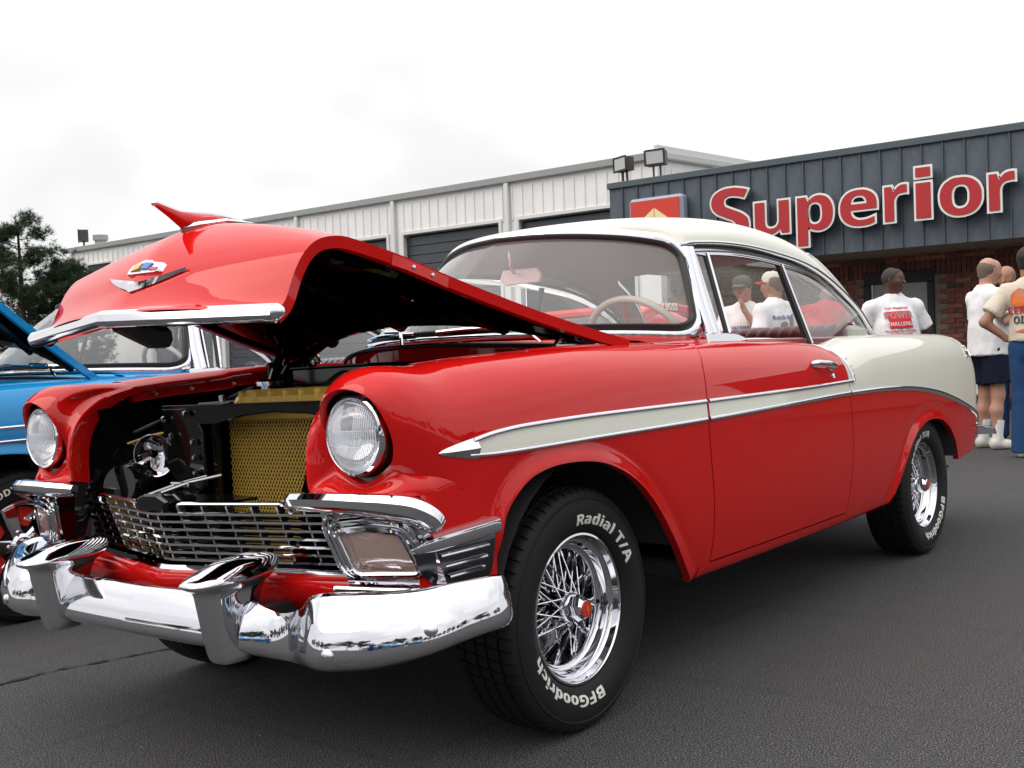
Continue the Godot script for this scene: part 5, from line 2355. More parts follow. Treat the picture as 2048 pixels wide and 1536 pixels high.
func windscreen(root: Node3D) -> void:
	var rr := round_rect(140, 1.0, 0.955, 0.86)
	var b := MB.new()
	var rows := []
	for r in 9:
		var row := PackedVector3Array()
		for q in rr:
			row.append(wind(q.x * r / 8.0, 0.5 + 0.5 * q.y * r / 8.0))
		rows.append(row)
	b.grid(rows, false, true)
	part("windscreen", b, M.glass, root)
	# rubber seal, then broad chrome surround
	var ring := func(s0: float, s1: float, l0: float, l1: float) -> MB:
		var mb := MB.new()
		var rws := []
		for f in 7:
			var t := f / 6.0
			var row := PackedVector3Array()
			for i in rr.size():
				var q := rr[i]
				# move outwards by a length in metres
				var ju := (wind(clampf(q.x + 0.01, -1, 1), 0.5) - wind(clampf(q.x - 0.01, -1, 1), 0.5)).length() / 0.02
				var jv := (wind(q.x, 1.0) - wind(q.x, 0.0)).length() / 2.0
				var nx := rr[(i + 1) % rr.size()] - rr[(i + rr.size() - 1) % rr.size()]
				var nn := Vector2(nx.y * jv, -nx.x * ju).normalized()
				nn *= lerpf(s0, s1 + (0.012 * smoothstep(0.2, 0.9, q.y) if s1 > 0.03 else 0.0), t)
				var d := q + Vector2(nn.x / ju, nn.y / jv)
				var p := wind(clampf(d.x, -1.03, 1.03), 0.5 + 0.5 * d.y)
				var outn := Vector3(p.x - 1.6, 0.5, p.z * 1.2).normalized()
				row.append(p + outn * lerpf(l0, l1, t) + outn * 0.016 * sin(PI * t))
			rws.append(row)
		mb.grid(rws, false, true)
		return mb
	part("windscreen_seal", ring.call(-0.012, 0.016, 0.001, 0.003), M.rubber_trim, root)
	part("windscreen_frame", ring.call(0.014, 0.058, 0.002, -0.010), M.chrome, root)
	# wipers
	for q in [[-0.03, -0.37, 0.0], [0.40, 0.06, 0.0]]:
		b = MB.new()
		var path := PackedVector3Array()
		for i in 8:
			var u := lerpf(q[0], q[1], i / 7.0)
			path.append(wind(u, 0.055 + 0.012 * sin(PI * i / 7.0)) + Vector3(-0.022, 0.006, 0))
		b.tube(path, 0.006, 6)
		b.tube(PackedVector3Array([wind(q[0], -0.06) + Vector3(-0.03, 0.0, 0), path[0].lerp(path[7], 0.2) + Vector3(-0.02, 0.012, 0), path[3] + Vector3(-0.010, 0.010, 0)]), 0.006, 6)
		part("wiper", b, M.chrome, root)
	# cowl: painted panel between the hood and the windscreen with its dark gutter
	b = MB.new()
	rows = []
	for i in 41:
		var u := lerpf(-1, 1, i / 40.0)
		var p := wind(u, -0.07)
		var a := absf(u)
		var front := Vector3(lerpf(0.16, 0.60, pow(a, 1.6)), lerpf(1.085, 1.042, pow(a, 2)), u * 0.70)
		var row := PackedVector3Array()
		row.append(p + Vector3(0, -0.004, 0))
		for j in 5:
			var f := (j + 1) / 5.0
			row.append(p.lerp(front, f) + Vector3(0, 0.012 * sin(PI * f), 0))
		row.append(front + Vector3(-0.004, -0.012, 0))
		row.append(front + Vector3(-0.01, -0.12, 0))
		rows.append(row)
	b.grid(rows)
	part("cowl", b, root.get_meta("paint"), root)
	b = MB.new()
	var path := PackedVector3Array()
	for i in 41:
		var u := lerpf(-1, 1, i / 40.0)
		path.append(Vector3(lerpf(0.152, 0.595, pow(absf(u), 1.6)), lerpf(1.087, 1.044, pow(absf(u), 2)), u * 0.70))
	b.tube(path, 0.007, 6)
	part("cowl_seal", b, M.rubber_trim, root)
	# filler of the fender top beside the windscreen foot
	for s in [1, -1]:
		b = side_builder(s)
		rows = []
		for i in 9:
			var x := lerpf(0.60, 1.03, i / 8.0)
			var pz := side(x, 0.94)
			var w := ev(p2([[0.60, 0.60], [0.83, 0.675], [0.99, 0.704], [1.03, 0.706]]), x)
			var yy := ev(p2([[0.60, 1.075], [0.83, 1.070], [1.03, 1.066]]), x)
			rows.append(PackedVector3Array([pz + Vector3(0, 0.0005, 0), Vector3(x, (pz.y + yy) / 2 + 0.003, (pz.z + w) / 2), Vector3(x, yy, w - 0.03)]))
		b.grid(rows)
		part("cowl_side", b, root.get_meta("paint"), root)

func sw(x: float, y: float) -> Vector3:
	# plane of the side glass
	return Vector3(x, y, lerpf(0.706, 0.606, (y - 1.06) / 0.32))

func side_windows(root: Node3D) -> void:
	for s in [1, -1]:
		# A pillar: three chrome bars side by side
		var b := side_builder(s)
		for q in [[1.018, 1.050, 0.0, 0.017], [1.052, 1.080, 0.004, 0.015]]:
			var path := PackedVector3Array()
			for i in 10:
				var f := i / 9.0
				var y := lerpf(1.056, 1.400, f)
				path.append(sw(lerpf(q[0], q[1], f) - 0.010 * sin(PI * f), y) + Vector3(0, 0, 0.004 + q[2]))
			b.sweep(path, p2([[-q[3], -0.012], [-q[3], 0.004], [-q[3] * 0.4, 0.010], [q[3] * 0.4, 0.010], [q[3], 0.004], [q[3], -0.012]]), PackedVector3Array([Vector3(-0.25, 0.25, 1)]))
		part("windscreen_pillar", b, M.chrome, root)
		b = side_builder(s)
		b.strip(PackedVector3Array([sw(1.00, 1.05) + Vector3(0, 0, -0.012), sw(1.03, 1.40) + Vector3(0, 0, -0.012)]), PackedVector3Array([sw(1.10, 1.05) + Vector3(0, 0, -0.012), sw(1.11, 1.40) + Vector3(0, 0, -0.012)]))
		part("pillar_seal", b, M.rubber_trim, root)
		# vent window
		var vf := pv([[1.085, 1.075, 0], [1.108, 1.372, 0], [1.205, 1.378, 0], [1.155, 1.075, 0]])
		b = side_builder(s)
		b.quad(sw(1.085, 1.07), sw(1.108, 1.378), sw(1.200, 1.382), sw(1.155, 1.07))
		part("vent_window", b, M.glass_side, root)
		b = side_builder(s)
		b.tube(PackedVector3Array([sw(1.088, 1.066), sw(1.108, 1.376), sw(1.195, 1.378)]), 0.008, 6)
		b.tube(PackedVector3Array([sw(1.085, 1.074), sw(1.150, 1.074)]), 0.009, 6)
		b.tube(PackedVector3Array([sw(1.160, 1.056) + Vector3(0, 0, 0.004), sw(1.205, 1.385) + Vector3(0, 0, 0.004)]), 0.008, 6)
		part("vent_window_frame", b, M.chrome, root)
		b = side_builder(s)
		b.tube(PackedVector3Array([sw(1.147, 1.058), sw(1.190, 1.382)]), 0.010, 6)
		part("vent_window_seal", b, M.rubber_trim, root)
		# the door glass is wound down; the bar before the quarter glass stays
		b = side_builder(s)
		b.tube(PackedVector3Array([sw(1.838, 1.035), sw(1.812, 1.378)]), 0.013, 6)
		part("window_post_seal", b, M.rubber_trim, root)
		b = side_builder(s)
		b.tube(PackedVector3Array([sw(1.858, 1.035) + Vector3(0, 0, 0.006), sw(1.832, 1.376) + Vector3(0, 0, 0.006)]), 0.008, 6)
		part("window_post", b, M.chrome, root)
		b = side_builder(s)
		var fan := PackedVector3Array([sw(1.85, 1.045), sw(1.83, 1.365)])
		for i in 12:
			var q := cr(ROOF_E, lerpf(0.46, 0.97, i / 11.0))
			fan.append(sw(q.x - 0.045, minf(q.y - 0.045, 1.36)))
		fan.append(sw(2.66, 1.07))
		b.fan(fan)
		part("quarter_window", b, M.glass_side, root)
		# belt molding along the top of the door
		b = side_builder(s)
		var path := PackedVector3Array()
		for i in 24:
			var x := lerpf(1.02, 1.80, i / 23.0)
			var p := side(x, 0.955)
			path.append(Vector3(x, p.y + 0.004, p.z - 0.026))
		b.sweep(path, p2([[-0.010, -0.006], [-0.010, 0.003], [0.0, 0.007], [0.010, 0.003], [0.010, -0.006]]), PackedVector3Array([Vector3(0, 1, 0.5)]))
		# broad foot of the windscreen pillar lying on the door
		rows_foot(b)
		part("belt_molding", b, M.chrome, root)

func rows_foot(b: MB) -> void:
	b.prism(p2([[0.95, -0.012], [1.18, -0.012], [1.26, -0.002], [1.19, 0.022], [1.09, 0.030], [0.95, 0.026]]), 0.045, Transform3D(Basis(Vector3(1, 0, 0), Vector3(0, 1, -0.25).normalized(), Vector3(0, 0.25, 1).normalized()), Vector3(0, 1.055, 0.712)), 0.006)

func cabin(root: Node3D, c: Dictionary) -> void:
	var b := MB.new()
	# floor and side trim
	b.box(Vector3(1.8, 0.42, 0), Vector3(2.3, 0.03, 1.4))
	for s in [-1, 1]:
		b.box(Vector3(1.75, 0.75, 0.70 * s), Vector3(2.2, 0.62, 0.03), 0.006)
	part("cabin_trim", b, c.seat, root)
	b = MB.new()
	for s in [-1, 1]:
		b.box(Vector3(1.75, 1.045, 0.675 * s), Vector3(2.1, 0.035, 0.05), 0.012)
	part("door_top_pad", b, M.ivory, root)
	# dashboard
	b = MB.new()
	var rows := []
	for i in 21:
		var u := lerpf(-1, 1, i / 20.0)
		var p := wind(u * 0.92, -0.02)
		var bk := Vector3(lerpf(0.86, 0.96, u * u), 1.075, u * 0.62)
		rows.append(PackedVector3Array([p + Vector3(0.02, -0.005, 0), p.lerp(bk, 0.5) + Vector3(0, 0.02, 0), bk, bk + Vector3(0.03, -0.02, 0), bk + Vector3(0.02, -0.22, 0)]))
	b.grid(rows)
	part("dashboard", b, c.dash, root)
	# seats: pleated rolls across the top of the backrests
	for q in [[1.86, 0.82, "front_seat", 0.60], [2.56, 0.985, "rear_seat", 0.62]]:
		var grp := MB.new()
		grp.box(Vector3(q[0] - 0.25, 0.66, 0), Vector3(0.55, 0.20, q[3] * 2), 0.05)
		var st := part(q[2], grp, c.seat, root)
		for k in 22:
			var z: float = lerpf(-q[3] + 0.03, q[3] - 0.03, k / 21.0)
			b = MB.new()
			var w: float = q[3] / 22.0 + 0.001
			var rws := []
			var prof := []
			var top: float = q[1] + 0.14
			for j in 11:
				var f := j / 10.0
				var a := lerpf(-0.2, PI + 0.1, f)
				prof.append(Vector2(cos(a) * -0.085, sin(a) * 0.075))
			for e in 5:
				var f := e / 4.0
				var zz: float = z + lerpf(-w, w, f)
				var pf := 0.012 * sin(PI * f) - 0.006
				var row := PackedVector3Array()
				row.append(Vector3(q[0] - 0.20 - pf, 0.70, zz))
				for pr in prof:
					row.append(Vector3(q[0] + pr.x * (1 + pf * 8), top - 0.07 + pr.y * (1 + pf * 9), zz))
				row.append(Vector3(q[0] + 0.10 + pf, 0.70, zz))
				rws.append(row)
			b.grid(rws)
			part("seat_pleat", b, c.seat, st)
		b = MB.new()
		for s in [-1, 1]:
			b.box(Vector3(q[0], q[1] + 0.03, (q[3] + 0.02) * s), Vector3(0.22, 0.20, 0.05), 0.02)
		part("seat_end", b, M.ivory, st)
	b = MB.new()
	b.box(Vector3(2.86, 1.055, 0), Vector3(0.40, 0.02, 1.24), 0.004)
	part("parcel_shelf", b, M.ivory, root)
	# steering wheel on the left, ivory wrap over its upper half
	var T := look(Vector3(1.10, 1.055, 0.36), Vector3(0.86, 0.50, 0.0), Vector3(0, 0, 1))
	b = MB.new()
	var loop := PackedVector3Array()
	for i in 64:
		var a := TAU * i / 64
		loop.append(T * Vector3(cos(a) * 0.205, 0, sin(a) * 0.205))
	b.tube(loop, 0.0115, 10, true)
	b.tube(PackedVector3Array([T * Vector3(-0.2, 0, 0), T * Vector3(0, -0.03, 0), T * Vector3(0.2, 0, 0)]), 0.008, 8)
	b.lathe(p2([[0.0, 0.0], [0.035, -0.01], [0.045, -0.04], [0.03, -0.25]]), 16, T)
	var wheel := part("steering_wheel", b, c.wheel, root)
	b = MB.new()
	var top := PackedVector3Array()
	for i in 64:
		var a := TAU * i / 64
		var p := T * Vector3(cos(a) * 0.205, 0, sin(a) * 0.205)
		if p.y > 1.055 + 0.05:
			top.append(p)
	# order the arc by z
	var arr := Array(top)
	arr.sort_custom(func(p, q): return p.z < q.z)
	b.tube(PackedVector3Array(arr), 0.0135, 10)
	part("wheel_wrap", b, M.ivory, wheel)
	# rear-view mirror on its long stem
	b = MB.new()
	b.tube(pv([[0.80, 1.440, 0], [0.80, 1.385, 0.0], [0.815, 1.36, 0.0], [0.85, 1.352, 0]]), 0.006, 8)
	part("mirror_stem", b, M.chrome, root)
	b = MB.new()
	b.prism(p2([[-0.085, -0.012], [-0.07, 0.025], [0.07, 0.025], [0.085, 0.0], [0.075, -0.03], [-0.06, -0.034]]), 0.022, face(Vector3(0.862, 1.348, 0.0), Vector3(-1, -0.1, 0.25)), 0.004)
	part("mirror", b, M.white_paint, root)

# ---------------------------------------------------------------- wheels: outer face towards +z
var AX := Transform3D(Basis(Vector3(1, 0, 0), Vector3(0, 0, 1), Vector3(0, -1, 0)), Vector3.ZERO)   # lathe axis along +z

func ring_text(text: String, size: float, r: float, mid: float, stretch: float) -> MB:
	# letters standing outwards, read clockwise, centred at the angle mid (degrees, 0 = right, 90 = up)
	var g := finer(letters(text, size, 0.0024), 0.007)
	var w := 0.0
	for p in g.V:
		w = maxf(w, p.x)
	var o := MB.new()
	for p in g.V:
		var a := deg_to_rad(mid) - (p.x - w / 2) * stretch / r
		var rr := r + (p.y - size * 0.25)
		var z := ev(p2([[0.203, 0.080], [0.225, 0.0965], [0.25, 0.1055], [0.27, 0.1065], [0.29, 0.104], [0.318, 0.090]]), rr)
		o.V.append(Vector3(cos(a) * rr, sin(a) * rr, z + p.z + 0.0004))
	return o

func tyre() -> MB:
	var b := MB.new()
	var prof := []
	# radius, z, is it cut by the sipes
	for q in [[0.205, 0.072, 0], [0.208, 0.082, 0], [0.216, 0.091, 0], [0.232, 0.1005, 0], [0.25, 0.1055, 0], [0.268, 0.1065, 0], [0.285, 0.105, 0], [0.2975, 0.1015, 0], [0.299, 0.1035, 0], [0.303, 0.1035, 0], [0.3045, 0.1005, 0], [0.316, 0.096, 0], [0.323, 0.0915, 1], [0.3285, 0.084, 2], [0.3305, 0.071, 2], [0.3310, 0.061, 2], [0.3235, 0.060, 0], [0.3235, 0.054, 0], [0.3325, 0.053, 2], [0.3330, 0.022, 2], [0.3250, 0.021, 0], [0.3250, 0.014, 0], [0.3332, 0.013, 2], [0.3332, -0.013, 2], [0.3250, -0.014, 0], [0.3250, -0.021, 0], [0.3330, -0.022, 2], [0.3325, -0.053, 2], [0.3235, -0.054, 0], [0.3235, -0.060, 0], [0.3310, -0.061, 2], [0.3305, -0.071, 2], [0.3285, -0.084, 2], [0.323, -0.0915, 1], [0.316, -0.096, 0], [0.268, -0.1065, 0], [0.216, -0.091, 0], [0.205, -0.072, 0]]:
		prof.append(q)
	var N := 62
	var rows := []
	for i in N:
		for part_ in 4:
			var a: float = TAU * (i + [0.0, 0.80, 0.82, 0.98][part_]) / N
			var cut: bool = part_ >= 2
			var row := PackedVector3Array()
			for j in prof.size():
				var q = prof[j]
				var r: float = q[0]
				if cut and q[2] > 0:
					r -= 0.0055 if q[2] == 2 else 0.003
				# the sipes slant across the tread
				var aa: float = a + q[1] * 0.55
				row.append(Vector3(cos(aa) * r, sin(aa) * r, q[1]))
			rows.append(row)
	b.grid(rows, true, false)
	return b

func wire_wheel(parent: Node3D, at: Vector3, outward: float) -> Node3D:
	var b := MB.new()
	# rim: bright outer lip, stepped barrel, inner ring that takes the spokes
	b.lathe(p2([[0.200, 0.072], [0.2055, 0.080], [0.2055, 0.084], [0.200, 0.085], [0.196, 0.080], [0.193, 0.064], [0.188, 0.058], [0.181, 0.056], [0.177, 0.050], [0.174, 0.034], [0.168, 0.029], [0.160, 0.027], [0.157, 0.022], [0.156, -0.01], [0.158, -0.05], [0.17, -0.075]]), 90, AX)
	var w := part("wheel", b, M.chrome, parent)
	w.position = at
	w.rotation.y = 0.0 if outward > 0 else PI
	part("tyre", tyre(), M.rubber, w, "", 32.0)
	part("tyre_lettering", ring_text("Radial T/A", 0.041, 0.231, 60, 1.5), M.tyre_white, w)
	part("tyre_lettering", ring_text("BFGoodrich", 0.041, 0.229, -117, 1.52), M.tyre_white, w)
	# brake disc and drum behind the spokes
	b = MB.new()
	b.lathe(p2([[0.0, -0.030], [0.06, -0.030], [0.062, -0.045], [0.125, -0.045], [0.128, -0.05], [0.128, -0.065], [0.0, -0.065]]), 48, AX)
	part("brake_disc", b, M.gunmetal, w)
	b = MB.new()
	b.lathe(p2([[0.156, -0.068], [0.0, -0.075]]), 40, AX)
	part("backing_plate", b, M.dark, w)
	# hub barrel and spinner cap
	b = MB.new()
	b.lathe(p2([[0.0, 0.0635], [0.040, 0.060], [0.045, 0.050], [0.046, 0.02], [0.050, -0.02], [0.055, -0.03]]), 40, AX)
	part("hub", b, M.chrome, w)
	b = MB.new()
	var hexp := PackedVector2Array()
	for k in 8:
		var a := TAU * (k + 0.5) / 8
		hexp.append(Vector2(cos(a), sin(a)) * 0.037)
	var rows := []
	for q in [[1.0, 0.060], [1.0, 0.082], [0.72, 0.100], [0.60, 0.103]]:
		var row := PackedVector3Array()
		for h in hexp:
			row.append(Vector3(h.x * q[0], h.y * q[0], q[1]))
		rows.append(row)
	b.grid(rows, false, true)
	part("hub_cap", b, M.chrome, w, "", 30.0)
	b = MB.new()
	b.lathe(p2([[0.0235, 0.1025], [0.022, 0.1055], [0.0, 0.107]]), 24, AX)
	var badge := part("cap_badge", b, M.red_badge, w)
	b = MB.new()
	b.prism(p2([[0.0, 0.014], [0.004, 0.0], [0.0, -0.014], [-0.004, 0.0]]), 0.002, Transform3D(Basis.IDENTITY, Vector3(0, 0, 0.1075)))
	part("badge_mark", b, M.badge_gold, badge)
	# crossed spokes in two layers, each with its nipple
	var outer := MB.new()
	var inner := MB.new()
	for m in 2:
		var sp: MB = outer if m == 0 else inner
		var z0: float = 0.052 if m == 0 else -0.005
		var p0 := Vector3(0.0, 0.043, z0)
		var sweep_ := 0.62 if m == 0 else 0.42
		var p1 := Vector3(sin(sweep_) * 0.157, cos(sweep_) * 0.157, 0.004 if m == 0 else -0.03)
		sp.tube(PackedVector3Array([p0, p1]), 0.0026, 7)
		var d := (p1 - p0).normalized()
		sp.tube(PackedVector3Array([p1 - d * 0.022, p1]), 0.0042, 7)
	var mo := outer.mesh()
	var mi := inner.mesh()
	var mirror_o := MB.new()
	mirror_o.flip = true
	for p in outer.V:
		mirror_o.V.append(Vector3(-p.x, p.y, p.z))
	var mm := mirror_o.mesh()
	var mirror_i := MB.new()
	for p in inner.V:
		mirror_i.V.append(Vector3(-p.x, p.y, p.z))
	var mk := mirror_i.mesh()
	for k in 12:
		var a := TAU * k / 12
		for q in [[mo, 0.0], [mm, TAU / 24], [mi, TAU / 48], [mk, TAU / 16]]:
			var s := part("spoke", q[0], M.chrome, w)
			s.rotation.z = a + q[1]
	# wheel nuts
	for k in 5:
		var a := TAU * k / 5 + 0.3
		b = MB.new()
		b.lathe(p2([[0.0, 0.004], [0.006, 0.002], [0.011, -0.008], [0.011, -0.03]]), 6, AX * Transform3D(Basis.IDENTITY, Vector3.ZERO))
		var nut := part("wheel_nut", b, M.chrome, w)
		nut.position = Vector3(cos(a) * 0.075, sin(a) * 0.075, -0.01)
	# valve
	b = MB.new()
	b.tube(pv([[0.166, -0.02, 0.045], [0.156, -0.02, 0.062]]), 0.006, 8)
	part("tyre_valve", b, M.rubber_trim, w)
	return w

func mag_wheel(parent: Node3D, at: Vector3, outward: float) -> Node3D:
	var b := MB.new()
	b.lathe(p2([[0.200, 0.072], [0.2055, 0.082], [0.203, 0.086], [0.197, 0.080], [0.192, 0.060], [0.180, 0.050], [0.176, 0.02], [0.176, -0.06]]), 72, AX)
	var w := part("wheel", b, M.chrome, parent)
	w.position = at
	w.rotation.y = 0.0 if outward > 0 else PI
	part("tyre", tyre(), M.rubber, w, "", 32.0)
	part("tyre_lettering", ring_text("GOODYEAR", 0.040, 0.245, 108, 1.25), M.tyre_white, w)
	part("tyre_lettering", ring_text("EAGLE ST", 0.040, 0.245, -72, 1.25), M.tyre_white, w)
	b = MB.new()
	b.lathe(p2([[0.176, -0.01], [0.0, -0.02]]), 40, AX)
	part("backing_plate", b, M.dark, w)
	for k in 5:
		var a := TAU * k / 5 + PI / 2 + 0.3
		var T := Transform3D(Basis(Vector3(0, 0, 1), a), Vector3.ZERO)
		b = MB.new()
		b.xf = T
		b.prism(p2([[0.045, -0.026], [0.182, -0.036], [0.182, 0.036], [0.045, 0.026]]), 0.035, Transform3D(Basis.IDENTITY, Vector3(0, 0, 0.034)), 0.010)
		var arm := part("wheel_arm", b, M.chrome, w)
		b = MB.new()
		b.xf = Transform3D(Basis(Vector3(0, 0, 1), a + TAU / 10), Vector3.ZERO)
		b.prism(p2([[0.085, -0.018], [0.165, -0.055], [0.172, 0.0], [0.165, 0.055], [0.085, 0.018]]), 0.01, Transform3D(Basis.IDENTITY, Vector3(0, 0, 0.012)), 0.003)
		part("red_pocket", b, M.red_badge, w)
		b = MB.new()
		b.lathe(p2([[0.0, 0.068], [0.008, 0.066], [0.012, 0.050], [0.012, 0.03]]), 10, AX)
		var nut := part("wheel_nut", b, M.chrome, w)
		nut.position = Vector3(cos(a) * 0.062, sin(a) * 0.062, 0)
	b = MB.new()
	b.lathe(p2([[0.0, 0.095], [0.024, 0.094], [0.034, 0.085], [0.038, 0.06], [0.052, 0.052], [0.055, 0.02]]), 32, AX)
	part("hub_cap", b, M.chrome, w)
	b = MB.new()
	b.lathe(p2([[0.022, 0.0945], [0.020, 0.0965], [0.0, 0.097]]), 20, AX)
	part("cap_badge", b, M.red_badge, w)
	return w

# ---------------------------------------------------------------- the two 1950s cars
func hardtop(called: String, label: String, at: Vector3, c: Dictionary) -> Node3D:
	var o := thing(called, label, "car", at)
	o.set_meta("paint", c.main)
	body_sides(o, c)
	grille(o)
	valance(o, c.main)
	bumper(o)
	engine_bay(o, c.rich)
	hood_assembly(o, c.main, c.hood, c.rich)
	roof(o, c)
	windscreen(o)
	side_windows(o)
	cabin(o, c)
	for q in [[0.0, 0.723, 1], [2.921, 0.718, 1], [0.0, -0.723, -1], [2.921, -0.718, -1]]:
		if c.mags:
			mag_wheel(o, Vector3(q[0], 0.333, q[1]), q[2])
		else:
			var w := wire_wheel(o, Vector3(q[0], 0.333, q[1]), q[2])
			if q[0] > 1.0:
				w.rotate_object_local(Vector3(0, 0, 1), 0.96)
	o.remove_meta("paint")
	return o

func red_car() -> void:
	init_profile()
	hardtop("classic_car", "red and cream 1950s hardtop with its hood open, nearest in front", Vector3.ZERO, {"main": M.red, "upper": M.cream, "roof": M.cream, "band": true, "hood": 0.0, "rich": true, "seat": M.maroon, "dash": M.vinyl_red, "wheel": M.vinyl_red, "mags": false})

func blue_car() -> void:
	hardtop("classic_car", "blue 1950s hardtop with its hood up, parked left behind the red car", Vector3(-0.01, 0, -2.95), {"main": M.blue, "upper": M.blue, "roof": M.white_paint, "band": false, "hood": 27.0, "rich": false, "seat": M.gunmetal, "dash": M.blue, "wheel": M.black, "mags": true})

# ---------------------------------------------------------------- people: smooth fields meshed as surface nets
# a bone: [a, b, radius a, radius b, join, flatness in z, clip point or null, clip normal]
func bone(a: Vector3, b: Vector3, ra: float, rb: float, k := 0.03, flat := 1.0, cp = null, cn := Vector3.UP) -> Array:
	return [a, b, ra, rb, k, flat, cp, cn]

func field_at(bones: Array, p: Vector3) -> float:
	var f := 9.0
	for q in bones:
		var fl: float = q[5]
		var a: Vector3 = q[0]
		var ab: Vector3 = q[1] - a
		var pa := p - a
		ab.z *= fl
		pa.z *= fl
		var t := clampf(pa.dot(ab) / maxf(ab.dot(ab), 1e-9), 0.0, 1.0)
		var d: float = (pa - ab * t).length() - lerpf(q[2], q[3], t)
		if q[6] != null:
			d = maxf(d, (p - q[6]).dot(q[7]))
		var k: float = q[4]
		var h := maxf(k - absf(f - d), 0.0) / k
		f = minf(f, d) - h * h * k * 0.25
	return f

func nets(out: MB, bones: Array, cell: float, ruffle := 0.0) -> void:
	var lo := Vector3.ONE * 1e9
	var hi := -lo
	for q in bones:
		var r: float = maxf(q[2], q[3]) + cell * 3 + q[4] * 0.5
		for e in 2:
			lo = lo.min(q[e] - Vector3.ONE * r)
			hi = hi.max(q[e] + Vector3.ONE * r)
	var nx := int((hi.x - lo.x) / cell) + 2
	var ny := int((hi.y - lo.y) / cell) + 2
	var nz := int((hi.z - lo.z) / cell) + 2
	var F := PackedFloat32Array()
	F.resize(nx * ny * nz)
	F.fill(9.0)
	for q in bones:
		var a: Vector3 = q[0]
		var fl: float = q[5]
		var ra: float = q[2]
		var rb: float = q[3]
		var k: float = q[4]
		var ab: Vector3 = q[1] - a
		ab.z *= fl
		var inv := 1.0 / maxf(ab.dot(ab), 1e-9)
		var r: float = maxf(ra, rb) + cell * 2.5 + k
		var l: Vector3 = (q[0].min(q[1]) - Vector3.ONE * r - lo) / cell
		var h: Vector3 = (q[0].max(q[1]) + Vector3.ONE * r - lo) / cell
		var clip: bool = q[6] != null
		var cp: Vector3 = q[6] if clip else Vector3.ZERO
		var cn: Vector3 = q[7]
		for iy in range(maxi(0, int(l.y)), mini(ny - 1, int(h.y) + 1) + 1):
			for iz in range(maxi(0, int(l.z)), mini(nz - 1, int(h.z) + 1) + 1):
				var base := (iy * nz + iz) * nx
				for ix in range(maxi(0, int(l.x)), mini(nx - 1, int(h.x) + 1) + 1):
					var p := lo + Vector3(ix, iy, iz) * cell
					var pa := p - a
					pa.z *= fl
					var t := clampf(pa.dot(ab) * inv, 0.0, 1.0)
					var d := (pa - ab * t).length() - lerpf(ra, rb, t)
					if clip:
						d = maxf(d, (p - cp).dot(cn))
					var f := F[base + ix]
					var hh := k - absf(f - d)
					if hh > 0.0:
						F[base + ix] = minf(f, d) - hh * hh / k * 0.25
					else:
						F[base + ix] = minf(f, d)
	var id := PackedInt32Array()
	id.resize(F.size())
	id.fill(-1)
	var P := PackedVector3Array()
	var sx := 1
	var sz := nx
	var sy := nx * nz
	var offs := [0, sx, sz, sx + sz, sy, sy + sx, sy + sz, sy + sx + sz]
	var noise := FastNoiseLite.new()
	noise.seed = 3
	noise.frequency = 6.0
	for iy in ny - 1:
		for iz in nz - 1:
			var base := (iy * nz + iz) * nx
			for ix in nx - 1:
				var o := base + ix
				var f0 := F[o]
				if absf(f0) > cell * 2.5:
					continue
				var s := f0 < 0
				var same := true
				for e in range(1, 8):
					if (F[o + offs[e]] < 0) != s:
						same = false
						break
				if same:
					continue
				var sum := Vector3.ZERO
				var cnt := 0
				for e in [[0, 1], [2, 3], [4, 5], [6, 7], [0, 2], [1, 3], [4, 6], [5, 7], [0, 4], [1, 5], [2, 6], [3, 7]]:
					var fa := F[o + offs[e[0]]]
					var fb := F[o + offs[e[1]]]
					if (fa < 0) != (fb < 0):
						var t := fa / (fa - fb)
						var va := Vector3(e[0] & 1, e[0] >> 2, (e[0] >> 1) & 1)
						var vb := Vector3(e[1] & 1, e[1] >> 2, (e[1] >> 1) & 1)
						sum += va.lerp(vb, t)
						cnt += 1
				var v := lo + (Vector3(ix, iy, iz) + sum / cnt) * cell
				if ruffle > 0.0:
					var g := Vector3(F[o + 1] - f0, F[o + sy] - f0, F[o + sz] - f0).normalized()
					v += g * noise.get_noise_3d(v.x * 1.5, v.y * 0.45 + v.x * 0.5, v.z * 1.5) * ruffle
				id[o] = P.size()
				P.append(v)
	for iy in range(1, ny - 1):
		for iz in range(1, nz - 1):
			for ix in range(1, nx - 1):
				var o := (iy * nz + iz) * nx + ix
				if absf(F[o]) > cell * 2.5:
					continue
				var s := F[o] < 0
				if s != (F[o + sx] < 0):
					net_quad(out, P, id[o - sz - sy], id[o - sy], id[o], id[o - sz], s)
				if s != (F[o + sz] < 0):
					net_quad(out, P, id[o - sx - sy], id[o - sx], id[o], id[o - sy], s)
				if s != (F[o + sy] < 0):
					net_quad(out, P, id[o - sx - sz], id[o - sz], id[o], id[o - sx], s)

func net_quad(out: MB, P: PackedVector3Array, a: int, b: int, c: int, d: int, s: bool) -> void:
	if a < 0 or b < 0 or c < 0 or d < 0:
		return
	if s:
		out.quad(P[a], P[d], P[c], P[b])
	else:
		out.quad(P[a], P[b], P[c], P[d])

func v3(a) -> Vector3:
	return a if a is Vector3 else Vector3(a[0], a[1], a[2])

